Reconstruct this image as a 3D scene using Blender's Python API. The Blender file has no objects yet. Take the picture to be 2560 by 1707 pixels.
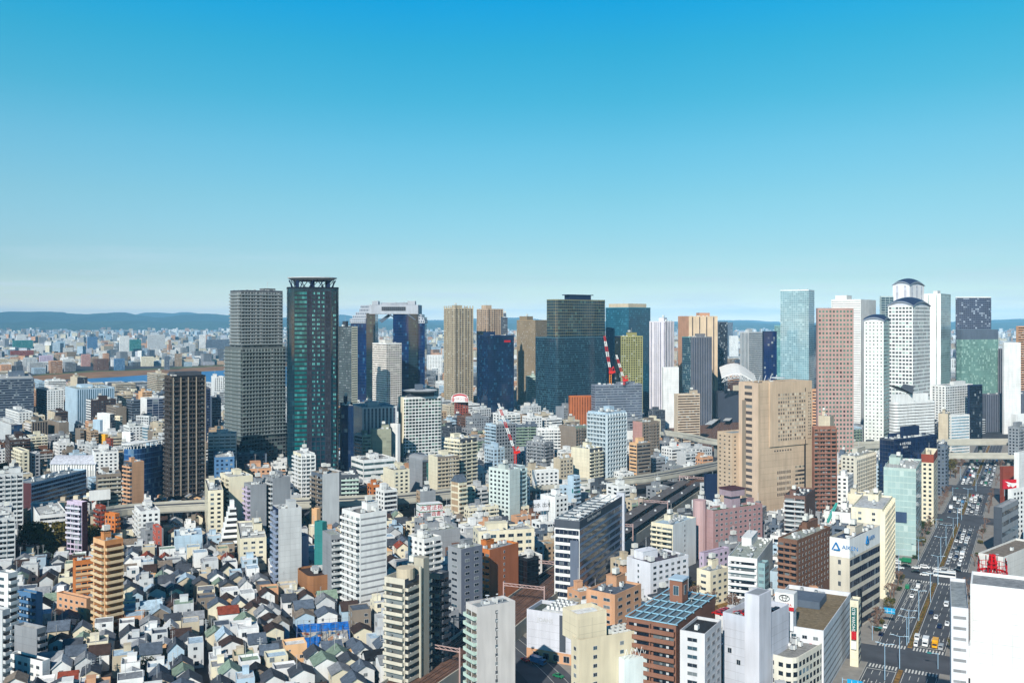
import bpy, math, random
from math import sin, cos, radians, pi, sqrt, atan2, atan, hypot
random.seed(7)
S = bpy.context.scene
COL = S.collection
# ---------------------------------------------------------------- camera, sky, sun, exposure
F, HY, H = 2400.0, 800.0, 130.0            # focal length and horizon in photo pixels (2560 wide), eye height in metres
cam_d = bpy.data.cameras.new("camera"); cam = bpy.data.objects.new("camera", cam_d); COL.objects.link(cam)
cam.location = (0, 0, H); cam.rotation_euler = (radians(90), 0, 0)
cam_d.sensor_width = 36; cam_d.lens = 36*F/2560; cam_d.shift_y = (HY-853.5)/2560
cam_d.clip_start = 1; cam_d.clip_end = 60000
S.camera = cam
SUN_EL, SUN_AZ = radians(34), radians(199)   # azimuth clockwise from +Y: behind and left of the camera
W = bpy.data.worlds.new("World"); S.world = W; W.use_nodes = True
nt = W.node_tree; bg = nt.nodes["Background"]
sky = nt.nodes.new("ShaderNodeTexSky"); sky.sky_type = 'NISHITA'; sky.sun_disc = False
sky.sun_elevation = SUN_EL; sky.sun_rotation = SUN_AZ; sky.air_density = 1.0; sky.dust_density = 0.6; sky.ozone_density = 3.0; sky.altitude = 100
tc = nt.nodes.new("ShaderNodeTexCoord"); sx = nt.nodes.new("ShaderNodeSeparateXYZ"); nt.links.new(tc.outputs['Generated'], sx.inputs[0])
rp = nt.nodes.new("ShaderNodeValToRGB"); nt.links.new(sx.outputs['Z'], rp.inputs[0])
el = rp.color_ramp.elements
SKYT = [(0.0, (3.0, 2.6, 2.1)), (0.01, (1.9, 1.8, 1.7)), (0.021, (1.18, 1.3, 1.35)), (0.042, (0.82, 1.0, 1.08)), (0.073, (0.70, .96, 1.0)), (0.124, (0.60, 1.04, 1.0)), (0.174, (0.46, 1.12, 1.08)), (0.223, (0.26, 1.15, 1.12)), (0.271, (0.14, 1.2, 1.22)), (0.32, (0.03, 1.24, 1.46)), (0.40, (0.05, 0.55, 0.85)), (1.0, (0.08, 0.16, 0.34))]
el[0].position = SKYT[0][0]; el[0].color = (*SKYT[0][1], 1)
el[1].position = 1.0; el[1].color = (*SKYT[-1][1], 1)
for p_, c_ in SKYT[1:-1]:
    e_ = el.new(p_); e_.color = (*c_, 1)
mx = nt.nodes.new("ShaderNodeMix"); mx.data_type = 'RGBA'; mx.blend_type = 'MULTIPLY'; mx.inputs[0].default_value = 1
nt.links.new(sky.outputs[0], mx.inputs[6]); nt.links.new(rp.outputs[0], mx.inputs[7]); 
cn = nt.nodes.new("ShaderNodeTexNoise"); cn.inputs['Scale'].default_value = 3.2; cn.inputs['Detail'].default_value = 7; cn.inputs['Roughness'].default_value = .6
cm = nt.nodes.new("ShaderNodeMapping"); cm.inputs['Scale'].default_value = (2.2, 2.2, 22); nt.links.new(tc.outputs['Generated'], cm.inputs[0]); nt.links.new(cm.outputs[0], cn.inputs['Vector'])
c1 = nt.nodes.new("ShaderNodeMapRange"); c1.inputs[1].default_value = .48; c1.inputs[2].default_value = .80; nt.links.new(cn.outputs[0], c1.inputs[0])
c2 = nt.nodes.new("ShaderNodeMapRange"); c2.inputs[1].default_value = .085; c2.inputs[2].default_value = .015; c2.inputs[3].default_value = 0; c2.inputs[4].default_value = .75; nt.links.new(sx.outputs['Z'], c2.inputs[0])
c3 = nt.nodes.new("ShaderNodeMath"); c3.operation = 'MULTIPLY'; nt.links.new(c1.outputs[0], c3.inputs[0]); nt.links.new(c2.outputs[0], c3.inputs[1])
c4 = nt.nodes.new("ShaderNodeMix"); c4.data_type = 'RGBA'; c4.inputs[7].default_value = (6.6, 7.6, 8.6, 1); nt.links.new(c3.outputs[0], c4.inputs[0]); nt.links.new(mx.outputs[2], c4.inputs[6]); 
a1 = nt.nodes.new("ShaderNodeMapRange"); a1.inputs[1].default_value = -.5; a1.inputs[2].default_value = .1; a1.inputs[3].default_value = 1.0; a1.inputs[4].default_value = 0.0; nt.links.new(sx.outputs['X'], a1.inputs[0])
a2 = nt.nodes.new("ShaderNodeMix"); a2.data_type = 'RGBA'; a2.blend_type = 'MULTIPLY'; a2.inputs[7].default_value = (1.16, 1.12, 1.15, 1); nt.links.new(a1.outputs[0], a2.inputs[0]); nt.links.new(c4.outputs[2], a2.inputs[6]); 
b0 = nt.nodes.new("ShaderNodeMath"); b0.operation = 'ABSOLUTE'; nt.links.new(sx.outputs['X'], b0.inputs[0])
b1 = nt.nodes.new("ShaderNodeMapRange"); b1.inputs[1].default_value = .12; b1.inputs[2].default_value = .5; nt.links.new(b0.outputs[0], b1.inputs[0])
b3 = nt.nodes.new("ShaderNodeMapRange"); b3.inputs[1].default_value = .05; b3.inputs[2].default_value = .3; nt.links.new(sx.outputs['Z'], b3.inputs[0])
b4 = nt.nodes.new("ShaderNodeMath"); b4.operation = 'MULTIPLY'; nt.links.new(b1.outputs[0], b4.inputs[0]); nt.links.new(b3.outputs[0], b4.inputs[1])
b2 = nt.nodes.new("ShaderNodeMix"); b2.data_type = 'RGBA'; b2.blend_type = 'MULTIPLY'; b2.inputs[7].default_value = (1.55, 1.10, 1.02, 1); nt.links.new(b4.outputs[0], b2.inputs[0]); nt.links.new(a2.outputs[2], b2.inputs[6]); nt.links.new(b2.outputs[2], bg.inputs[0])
bg.inputs[1].default_value = 0.10
sl = bpy.data.lights.new("sun", 'SUN'); sun = bpy.data.objects.new("sun", sl); COL.objects.link(sun)
sl.energy = 5.0; sl.angle = radians(0.5); sl.color = (1, 0.94, 0.84)
sun.rotation_euler = (pi/2 - SUN_EL, 0, pi - SUN_AZ); sun.location = (-400, -400, 600)
S.view_settings.view_transform = 'Standard'; S.view_settings.look = 'None'; S.view_settings.exposure = 0.0
cy = S.cycles
cy.max_bounces = 5; cy.diffuse_bounces = 1; cy.glossy_bounces = 2; cy.transmission_bounces = 2; cy.volume_bounces = 0
cy.caustics_reflective = False; cy.caustics_refractive = False
# ---------------------------------------------------------------- basics
def L1(v):
    v /= 255.0
    return v/12.92 if v <= 0.04045 else ((v+0.055)/1.055)**2.4
def lin(c): return tuple(min(0.86, L1(v)*0.93) for v in c[:3])
PAL = dict(white=(240,241,240), cream=(238,229,203), beige=(208,194,170), tan=(184,158,130), palegrey=(205,208,210), grey=(150,154,160),
           darkgrey=(78,84,94), black=(34,38,46), brown=(118,84,66), darkbrown=(74,58,54), orange=(206,122,62), salmon=(216,166,130),
           redbrown=(150,72,54), pink=(196,150,142), mauve=(208,192,216), paleblue=(184,208,226), blue=(84,126,168), navy=(26,44,78),
           teal=(52,132,132), greygreen=(142,164,146), yellow=(238,176,52), lavender=(206,210,222), taupe=(140,128,116), peach=(232,186,140),
           palegreen=(196,218,206), red=(190,36,34), maroon=(88,54,60), slate=(96,108,124), olive=(150,146,112), green=(70,112,62))
WORD = dict(palegrey='light grey', darkgrey='dark grey', darkbrown='dark brown', redbrown='red brown', paleblue='pale blue', greygreen='grey green', palegreen='pale green')
def cw(k): return WORD.get(k, k)
def C(k): return lin(PAL[k]) if isinstance(k, str) else lin(k)
def P(x, y, z=0.0):
    """point at height z seen at photo pixel (x, y)"""
    D = (H-z)*F/(y-HY); return ((x-1280)*D/F, D, z)
def PX(X, Y, Z): return (1280+X*F/Y, HY+(H-Z)*F/Y)

def newmat(name):
    m = bpy.data.materials.new(name); m.use_nodes = True
    return m, m.node_tree, m.node_tree.nodes["Principled BSDF"]
def N(t, typ, **kw):
    n = t.nodes.new(typ)
    for k, v in kw.items(): setattr(n, k, v)
    return n
def MATH(t, op, a, b=None, c=None):
    n = t.nodes.new("ShaderNodeMath"); n.operation = op
    for i, v in enumerate((a, b, c)):
        if v is None: continue
        if isinstance(v, (int, float)): n.inputs[i].default_value = v
        else: t.links.new(v, n.inputs[i])
    return n.outputs[0]
def MIX(t, f, a, b, mode='MIX'):
    n = t.nodes.new("ShaderNodeMix"); n.data_type = 'RGBA'; n.blend_type = mode
    for i, v in ((0, f), (6, a), (7, b)):
        if isinstance(v, (int, float)): n.inputs[i].default_value = v
        elif isinstance(v, tuple): n.inputs[i].default_value = (*v, 1)
        else: t.links.new(v, n.inputs[i])
    return n.outputs[2]
def basecol(t, attr=False):
    """object colour (or the face colour of a merged mesh) with weathering that stays put"""
    if attr:
        a = N(t, "ShaderNodeAttribute", attribute_name='col'); src = a.outputs['Color']
    else:
        o = N(t, "ShaderNodeObjectInfo"); src = o.outputs['Color']
    g = N(t, "ShaderNodeNewGeometry")
    mp = N(t, "ShaderNodeMapping"); mp.inputs['Scale'].default_value = (0.5, 0.5, 0.06); t.links.new(g.outputs['Position'], mp.inputs[0])
    n = N(t, "ShaderNodeTexNoise"); n.inputs['Scale'].default_value = 1.0; n.inputs['Detail'].default_value = 4; t.links.new(mp.outputs[0], n.inputs['Vector'])
    n2 = N(t, "ShaderNodeTexNoise"); n2.inputs['Scale'].default_value = 0.09; n2.inputs['Detail'].default_value = 2; t.links.new(g.outputs['Position'], n2.inputs['Vector'])
    f = MATH(t, 'MULTIPLY_ADD', n.outputs[0], 0.46, 0.60)
    f = MATH(t, 'MULTIPLY_ADD', n2.outputs[0], 0.34, MATH(t, 'ADD', f, 0.0))
    cmb = N(t, "ShaderNodeCombineColor")
    for i in range(3): t.links.new(f, cmb.inputs[i])
    return MIX(t, 1.0, src, cmb.outputs[0], 'MULTIPLY')
def plain_mat(name, rough=0.8, attr=False):
    m, t, b = newmat(name); t.links.new(basecol(t, attr), b.inputs['Base Color']); b.inputs['Roughness'].default_value = rough
    b.inputs['Specular IOR Level'].default_value = 0.25
    return m
def solid(name, col, rough=0.7, metal=0.0, noise=0.0, scale=0.3):
    m, t, b = newmat(name); c = C(col)
    b.inputs['Roughness'].default_value = rough; b.inputs['Metallic'].default_value = metal; b.inputs['Specular IOR Level'].default_value = 0.3
    if noise:
        g = N(t, "ShaderNodeNewGeometry"); n = N(t, "ShaderNodeTexNoise"); n.inputs['Scale'].default_value = scale; n.inputs['Detail'].default_value = 5
        t.links.new(g.outputs['Position'], n.inputs['Vector'])
        r = N(t, "ShaderNodeMapRange"); r.inputs[1].default_value = 0.3; r.inputs[2].default_value = 0.7; t.links.new(n.outputs[0], r.inputs[0])
        t.links.new(MIX(t, r.outputs[0], tuple(v*(1-noise) for v in c), tuple(min(.9, v*(1+noise)) for v in c)), b.inputs['Base Color'])
    else: b.inputs['Base Color'].default_value = (*c, 1)
    return m
_pats = {}
def pat(fw, fh, g1=(22,30,42), g2=(150,160,165), pr=0.25, attr=False, rough=0.12, wo=0.5, line=None, gv=0.5, colv=0):
    """wall face: one window per UV cell (fw x fh of the cell), panes vary; the rest is wall"""
    key = (fw, fh, g1, g2, pr, attr, rough, wo, gv, colv)
    if key in _pats: return _pats[key]
    m, t, b = newmat('window_wall')
    uv = N(t, "ShaderNodeUVMap"); s = N(t, "ShaderNodeSeparateXYZ"); t.links.new(uv.outputs[0], s.inputs[0])
    u, v = s.outputs[0], s.outputs[1]
    fu, fv = MATH(t, 'FRACT', u), MATH(t, 'FRACT', v)
    mu = MATH(t, 'LESS_THAN', MATH(t, 'ABSOLUTE', MATH(t, 'SUBTRACT', fu, 0.5)), fw/2) if fw < 1 else None
    mv = MATH(t, 'LESS_THAN', MATH(t, 'ABSOLUTE', MATH(t, 'SUBTRACT', fv, wo)), fh/2) if fh < 1 else None
    mask = MATH(t, 'MULTIPLY', mu, mv) if mu and mv else (mu or mv)
    cv = N(t, "ShaderNodeCombineXYZ")
    t.links.new(MATH(t, 'FLOOR', MATH(t, 'MULTIPLY', u, 1.0 if fw < 1 else 1.7)), cv.inputs[0]); t.links.new(MATH(t, 'FLOOR', v), cv.inputs[1])
    oi = N(t, "ShaderNodeObjectInfo"); t.links.new(MATH(t, 'MULTIPLY', oi.outputs['Random'], 97.0), cv.inputs[2])
    wn = N(t, "ShaderNodeTexWhiteNoise"); t.links.new(cv.outputs[0], wn.inputs['Vector'])
    lit = MATH(t, 'LESS_THAN', wn.outputs['Value'], pr)
    if colv:
        w1 = N(t, "ShaderNodeTexWhiteNoise", noise_dimensions='1D'); t.links.new(MATH(t, 'FLOOR', MATH(t, 'MULTIPLY', u, 1.0/colv)), w1.inputs['W'])
        lit = MATH(t, 'LESS_THAN', wn.outputs['Value'], MATH(t, 'MULTIPLY', MATH(t, 'GREATER_THAN', w1.outputs['Value'], .55), pr))
    sc = N(t, "ShaderNodeSeparateColor"); t.links.new(wn.outputs['Color'], sc.inputs[0])
    bn = N(t, "ShaderNodeTexNoise"); bn.inputs['Scale'].default_value = .13; bn.inputs['Detail'].default_value = 2; bn.inputs['Distortion'].default_value = .6; cv2 = N(t, "ShaderNodeCombineXYZ"); t.links.new(u, cv2.inputs[0]); t.links.new(v, cv2.inputs[1]); t.links.new(cv2.outputs[0], bn.inputs['Vector'])  # broad soft noise: reflection-like patches painted into the glass colour
    br = N(t, "ShaderNodeMapRange"); br.inputs[1].default_value = .35; br.inputs[2].default_value = .65; t.links.new(bn.outputs[0], br.inputs[0])
    ga = MIX(t, MATH(t, 'MULTIPLY_ADD', sc.outputs[1], .38, MATH(t, 'MULTIPLY', br.outputs[0], .62)), tuple(x*(1-gv) for x in lin(g1)), tuple(x*(1+gv) for x in lin(g1)))
    gcol = MIX(t, MATH(t, 'MULTIPLY', lit, sc.outputs[2]), ga, lin(g2))
    bc = basecol(t, attr)
    if mask is None: out = gcol
    else: out = MIX(t, mask, bc, gcol)
    t.links.new(out, b.inputs['Base Color'])
    if mask is not None: t.links.new(MATH(t, 'MULTIPLY_ADD', mask, rough-0.75, 0.75), b.inputs['Roughness'])
    else: b.inputs['Roughness'].default_value = rough
    b.inputs['Specular IOR Level'].default_value = 0.5
    _pats[key] = m; return m
M_WALL = plain_mat('painted_wall')
M_ROOF = plain_mat('roofing', 0.9)
_t = M_ROOF.node_tree; _b = _t.nodes["Principled BSDF"]; _src = _b.inputs['Base Color'].links[0].from_socket
_g = N(_t, "ShaderNodeNewGeometry"); _n = N(_t, "ShaderNodeTexNoise"); _n.inputs['Scale'].default_value = .7; _n.inputs['Detail'].default_value = 6; _n.inputs['Roughness'].default_value = .7; _t.links.new(_g.outputs['Position'], _n.inputs['Vector'])
_r = N(_t, "ShaderNodeMapRange"); _r.inputs[1].default_value = .35; _r.inputs[2].default_value = .62; _r.inputs[3].default_value = .62; _r.inputs[4].default_value = 1.06; _t.links.new(_n.outputs[0], _r.inputs[0])
_c = N(_t, "ShaderNodeCombineColor")
for _i in range(3): _t.links.new(_r.outputs[0], _c.inputs[_i])
_t.links.new(MIX(_t, 1.0, _src, _c.outputs[0], 'MULTIPLY'), _b.inputs['Base Color'])
M_METAL = plain_mat('painted_metal', 0.45)
M_CAR = plain_mat('car_paint', 0.25)
M_GLASS = solid('window_glass', (36,46,58), 0.08)
M_GLASS2 = solid('window_glass_curtain', (120,128,132), 0.2)
M_GLASS3 = solid('window_glass_blue', (58,84,98), 0.08)
M_TYRE = solid('tyre_rubber', (26,26,28), 0.8)
M_FRAME = solid('window_frame', (196,198,200), 0.5)
M_DARK = solid('dark_recess', (40,42,48), 0.8)
def joint_mat(attr=True):
    m, t, b = newmat('jointed_wall'); uv = N(t, "ShaderNodeUVMap"); s = N(t, "ShaderNodeSeparateXYZ"); t.links.new(uv.outputs[0], s.inputs[0])
    l1 = MATH(t, 'LESS_THAN', MATH(t, 'FRACT', s.outputs[0]), .035); l2 = MATH(t, 'LESS_THAN', MATH(t, 'FRACT', s.outputs[1]), .06)
    cv = N(t, "ShaderNodeCombineXYZ"); t.links.new(MATH(t, 'FLOOR', s.outputs[0]), cv.inputs[0]); t.links.new(MATH(t, 'FLOOR', s.outputs[1]), cv.inputs[1])
    wn = N(t, "ShaderNodeTexWhiteNoise"); t.links.new(cv.outputs[0], wn.inputs['Vector'])
    f = MATH(t, 'MULTIPLY_ADD', wn.outputs['Value'], .05, .95); f = MATH(t, 'SUBTRACT', f, MATH(t, 'MULTIPLY', MATH(t, 'MAXIMUM', l1, l2), .2))
    c = N(t, "ShaderNodeCombineColor")
    for i in range(3): t.links.new(f, c.inputs[i])
    t.links.new(MIX(t, 1.0, basecol(t, attr), c.outputs[0], 'MULTIPLY'), b.inputs['Base Color']); b.inputs['Roughness'].default_value = .8; b.inputs['Specular IOR Level'].default_value = .25
    return m
M_JOINT = joint_mat()
M_WALLA = plain_mat('painted_wall_block', 0.85, True)

class MB:
    """collects faces with material slots and metre-based UVs, builds one mesh object"""
    def __init__(s): s.v=[]; s.f=[]; s.m=[]; s.uv=[]; s.mats=[]; s.c=[]
    def slot(s, m):
        if m not in s.mats: s.mats.append(m)
        return s.mats.index(m)
    def face(s, pts, m, uv=None, col=None):
        i=len(s.v); s.v += [tuple(p) for p in pts]; s.f.append(tuple(range(i, i+len(pts)))); s.m.append(s.slot(m))
        s.uv += uv if uv else [(0.02,0.02)]*len(pts)
        s.c.append(col)
    def box(s, x0,x1,y0,y1,z0,z1, m, col=None, top=None, bottom=False, tcol=None, bay=None):
        if bay: s.prism([(x0,y0),(x1,y0),(x1,y1),(x0,y1)],z0,z1,m,bay,3.6,top,col,tcol); return
        A=[(x0,y0),(x1,y0),(x1,y1),(x0,y1)]
        for k in range(4):
            a,b=A[k],A[(k+1)%4]
            s.face([(a[0],a[1],z0),(b[0],b[1],z0),(b[0],b[1],z1),(a[0],a[1],z1)], m, None, col)
        s.face([(x0,y0,z1),(x1,y0,z1),(x1,y1,z1),(x0,y1,z1)], top or m, None, tcol or col)
        if bottom: s.face([(x0,y1,z0),(x1,y1,z0),(x1,y0,z0),(x0,y0,z0)], m, None, col)
    def wallq(s, a, b, z0, z1, m, nu, nv, col=None, z0b=None):
        s.face([(a[0],a[1],z0),(b[0],b[1],z0),(b[0],b[1],z1),(a[0],a[1],z1)], m, [(0,0),(nu,0),(nu,nv),(0,nv)], col)
    def prism(s, pts, z0, z1, m, bay=None, fl=3.2, cap=None, col=None, capcol=None):
        """pts counter-clockwise; m one material"""
        nv = max(1, round((z1-z0)/fl)); u=0; n=len(pts)
        per = sum(hypot(pts[(k+1)%n][0]-pts[k][0], pts[(k+1)%n][1]-pts[k][1]) for k in range(n))
        for k in range(n):
            a,b=pts[k],pts[(k+1)%n]; w=hypot(b[0]-a[0], b[1]-a[1])
            if bay:
                if n <= 8: uu0, uu1 = 0, max(1, round(w/bay))
                else: uu0, uu1 = u/bay, (u+w)/bay
            else: uu0=uu1=0.02
            u += w
            vv = nv if bay else 0.02
            s.face([(a[0],a[1],z0),(b[0],b[1],z0),(b[0],b[1],z1),(a[0],a[1],z1)], m, [(uu0,0),(uu1,0),(uu1,vv),(uu0,vv)], col)
        s.face([(x,y,z1) for x,y in pts], cap or m, None, capcol or col)
    def cyl(s, x,y,r,z0,z1,m,n=10,r2=None,col=None):
        r2 = r if r2 is None else r2
        a=[(x+r*cos(2*pi*k/n), y+r*sin(2*pi*k/n), z0) for k in range(n)]; b=[(x+r2*cos(2*pi*k/n), y+r2*sin(2*pi*k/n), z1) for k in range(n)]
        for k in range(n): s.face([a[k],a[(k+1)%n],b[(k+1)%n],b[k]], m, None, col)
        s.face(b, m, None, col)
    def bar(s, p, q, w, m, col=None):
        """square bar between two points"""
        dx,dy,dz=q[0]-p[0],q[1]-p[1],q[2]-p[2]; l=sqrt(dx*dx+dy*dy+dz*dz) or 1
        d=(dx/l,dy/l,dz/l); a=(0,0,1) if abs(d[2])<0.9 else (1,0,0)
        u=(d[1]*a[2]-d[2]*a[1], d[2]*a[0]-d[0]*a[2], d[0]*a[1]-d[1]*a[0]); ul=sqrt(sum(k*k for k in u)); u=tuple(k/ul*w/2 for k in u)
        v=(d[1]*u[2]-d[2]*u[1], d[2]*u[0]-d[0]*u[2], d[0]*u[1]-d[1]*u[0])
        o=[(1,1),(-1,1),(-1,-1),(1,-1)]
        A=[tuple(p[i]+su*u[i]+sv*v[i] for i in range(3)) for su,sv in o]; B_=[tuple(q[i]+su*u[i]+sv*v[i] for i in range(3)) for su,sv in o]
        for k in range(4): s.face([A[k],A[(k+1)%4],B_[(k+1)%4],B_[k]], m, None, col)
        s.face(A[::-1], m, None, col); s.face(B_, m, None, col)
    def mesh(s, name):
        me=bpy.data.meshes.new(name); me.from_pydata(s.v, [], s.f)
        for m in s.mats: me.materials.append(m)
        me.polygons.foreach_set('material_index', s.m)
        uvl=me.uv_layers.new(name='UVMap'); flat=[k for p in s.uv for k in p]; uvl.data.foreach_set('uv', flat)
        if any(c is not None for c in s.c):
            ca=me.color_attributes.new('col','FLOAT_COLOR','CORNER'); fl=[]
            for f,c in zip(s.f, s.c):
                c=c or (.5,.5,.5); fl += [c[0],c[1],c[2],1.0]*len(f)
            ca.data.foreach_set('color', fl)
        return me
    def build(s, name, parent=None, color=None, loc=(0,0,0), rot=0.0):
        return ob(name, s.mesh(name), parent, color, loc, rot)
def ob(name, me, parent=None, color=None, loc=(0,0,0), rot=0.0):
    o=bpy.data.objects.new(name, me); COL.objects.link(o)
    if parent is not None: o.parent=parent
    o.location=loc; o.rotation_euler=(0,0,rot)
    if color is not None: o.color=(*color,1)
    return o
def tag(o, label=None, cat=None, group=None, kind=None):
    if label: o['label']=label
    if cat: o['category']=cat
    if group: o['group']=group
    if kind: o['kind']=kind
    return o
def text(s, size, parent, loc, rot, col, name='lettering', ext=0.03, sx=1.0, align='CENTER'):
    c=bpy.data.curves.new(name,'FONT'); c.body=s; c.size=size; c.extrude=ext; c.align_x=align; c.align_y='CENTER'; c.resolution_u=2
    c.materials.append(col); t=bpy.data.objects.new('t',c); COL.objects.link(t); dg=bpy.context.evaluated_depsgraph_get(); me=bpy.data.meshes.new_from_object(t.evaluated_get(dg)); bpy.data.objects.remove(t)
    o=bpy.data.objects.new(name,me); COL.objects.link(o); o.parent=parent; o.location=loc; o.rotation_euler=rot; o.scale=(sx,1,1)
    return o
# ---------------------------------------------------------------- auto labels: look + nearest landmark
REFS=[]      # (text, x, y)
AUTO=[]      # (object, description, x, y)
ORD=['','second','third','fourth','fifth','sixth','seventh','eighth','ninth','tenth','eleventh','twelfth','thirteenth','fourteenth','fifteenth','sixteenth','seventeenth','eighteenth','nineteenth','twentieth']
def auto(o, desc, x, y): AUTO.append((o, desc, x, y))
def finish_labels():
    groups={}
    for o,d,x,y in AUTO:
        best=sorted(((rx-x)**2+((ry-y)*1.5)**2, r, rx, ry) for r,rx,ry in REFS)[:3]
        dd,r,rx,ry=best[0]
        dx,dy=x-rx, y-ry
        rel=('left of' if dx<0 else 'right of') if abs(dx)>abs(dy)*1.3 else ('behind' if dy<0 else 'in front of')
        groups.setdefault((d,rel,r),[]).append((dd,len(groups),o))
    for (d,rel,r),l in groups.items():
        l.sort(key=lambda k:k[0])
        for i,(dd,_,o) in enumerate(l):
            if len(l)==1: o['label']=f'{d} {rel} the {r}'
            elif i==0: o['label']=f'first {d} {rel} the {r}'
            else: o['label']=f'{ORD[i] if i<20 else "far"} {d} {rel} the {r}'
OCC=[]       # hero occlusion limits: (xl, xr, ytop, yvis, D)
FOOT=[]      # footprints: (cx, cy, radius, poly)
_mc={}
def cached(key, fn):
    if key not in _mc: _mc[key]=fn()
    return _mc[key]
def q1(v, s=0.25): return round(v/s)*s
def window_mesh(w,h,kind):
    w,h=q1(w),q1(h)
    def mk():
        b=MB(); d=0.08
        b.box(-w/2,w/2,-d,0.0,0,h,M_FRAME if kind!=3 else M_WALL)
        g=(M_GLASS,M_GLASS2,M_GLASS3,M_GLASS)[kind]; e=0.09
        for x0,x1 in ((-w/2+e,-0.03),(0.03,w/2-e)): b.face([(x0,-d-.01,e),(x1,-d-.01,e),(x1,-d-.01,h-e),(x0,-d-.01,h-e)],g)
        return b.mesh('window')
    return cached(('win',w,h,kind),mk)
def balcony_mesh(L,dep,par,bay,glass=False,solid_div=True,fh=3.1):
    L=round(L,1)
    def mk():
        b=MB(); m=M_WALL
        b.box(0,L,-dep,0,-0.12,0.06,m,bottom=True)
        b.box(0,L,-dep-0.004,-dep+0.1,0.062,par,m)
        b.box(-0.003,0.1,-dep+0.103,-0.003,0.062,par,m); b.box(L-0.1,L+0.003,-dep+0.103,-0.003,0.062,par,m)
        n=max(1,round(L/bay))
        if solid_div:
            for k in range(1,n): b.box(k*L/n-0.06,k*L/n+0.06,-dep+0.12,-0.002,0.063,fh-0.2,m)
        q=random.Random(int(L*10)+int(bay*7))
        for k in range(max(1,int(L/2.2))):
            x=.5+k*2.2
            if x>L-1.5: break
            r_=q.random()
            if r_<.28: b.box(x,x+.9,-dep+.35,-dep+.42,par+.05,par+.8,(M_FRAME,M_GLASS2,M_FRAME)[q.randrange(3)],bottom=True)
            elif r_<.5: b.box(x,x+.8,-.5,-.1,.062,.8,M_FRAME)
        return b.mesh('balcony')
    return cached(('bal',L,dep,par,bay,solid_div,round(fh,2)),mk)
def unit_mesh(kind):
    def mk():
        b=MB()
        if kind=='ac':
            b.box(0,1.8,0,1.1,0.25,1.7,M_METAL); b.cyl(.9,.55,.4,1.702,1.78,M_DARK,10); b.box(.1,.3,.1,1,0,.25,M_DARK); b.box(1.5,1.7,.1,1,0,.25,M_DARK)
        elif kind=='tank':
            b.box(0,2.6,0,2.0,.8,2.8,M_METAL)
            for x in (0.1,2.3):
                for y in (0.1,1.7): b.box(x,x+.2,y,y+.2,0,.8,M_DARK)
            b.box(.9,1.7,.6,1.3,2.803,2.95,M_METAL)
        elif kind=='duct':
            b.box(0,4.5,0,.8,.3,1.0,M_METAL); b.box(3.7,4.5,.803,2.6,.3,1.0,M_METAL); b.box(1,1.2,.2,.6,0,.3,M_DARK)
        elif kind=='mast':
            b.cyl(0,0,.09,0,5.5,M_METAL,6)
            for z in (4.2,4.8,5.3): b.box(-.9,.9,-.03,.03,z,z+.06,M_METAL)
        elif kind=='dish':
            b.cyl(0,0,.08,0,1.0,M_METAL,6); b.cyl(0,-.1,.15,.8,1.2,M_METAL,12,.75)
        return b.mesh(kind)
    return cached(('unit',kind),mk)
UN=dict(ac='air_conditioner',tank='water_tank',duct='roof_duct',mast='aerial_mast',dish='satellite_dish')
def pmat(code, D, o, attr=True):
    g=o.get('g',(24,32,44)); g2=o.get('g2',(150,160,164)); pr=o.get('pr',.22)
    near=D<1000
    gv=o.get('gv',.45)
    if code=='w': return pat(o.get('fw',.5),o.get('fh',.5),g,g2,pr,attr), 3.2
    if code=='W': return pat(o.get('fw',.64),o.get('fh',.58),g,g2,pr,attr), 2.7
    if code=='s': return pat(1,o.get('fh',.42),g,g2,pr,attr,wo=.5), 3
    if code=='S': return pat(1,o.get('fh',.56),g,g2,pr*.5,attr,wo=.5), 3
    if code=='g': return pat(.93,.84,g,g2,pr,attr,rough=.06,gv=gv,colv=o.get('colv',0)), 1.9
    if code=='G': return pat(.95,.93,g,g2,pr*.4,attr,rough=.05,gv=gv), 2.2
    if code=='v': return pat(o.get('fw',.5),1,g,g2,0,attr), 2.4
    if code=='V': return pat(o.get('fw',.5),.96,g,g2,0,attr), 2.4
    if code=='l': return pat(1,.28,(150,152,156),g2,0,attr,rough=.7), 3
    if code in 'bB': return (pat(.82,.66,g,g2,.4,attr,wo=.36), 3.0) if near else (pat(1,.5,g,g2,.25,attr,wo=.6), 3)
    if code in 'dD': return (pat(.82,.66,g,g2,.4,attr,wo=.36), 3.0) if near else (pat(.84,.6,g,g2,.2,attr), 3.4)
    if code=='p' and D<1500: return M_JOINT, o.get('jb',4.5)
    return M_WALLA, None
def solve(X0,Y0,dx,dy,xt,lo=3,hi=110,dflt=14):
    k=(xt-1280)/F; den=dx-k*dy
    if abs(den)<1e-6: return dflt
    t=(k*Y0-X0)/den
    if t<=0: return dflt
    return max(lo,min(hi,t))
def view_phi(x): return -math.degrees(atan((x-1280)/F))
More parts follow.
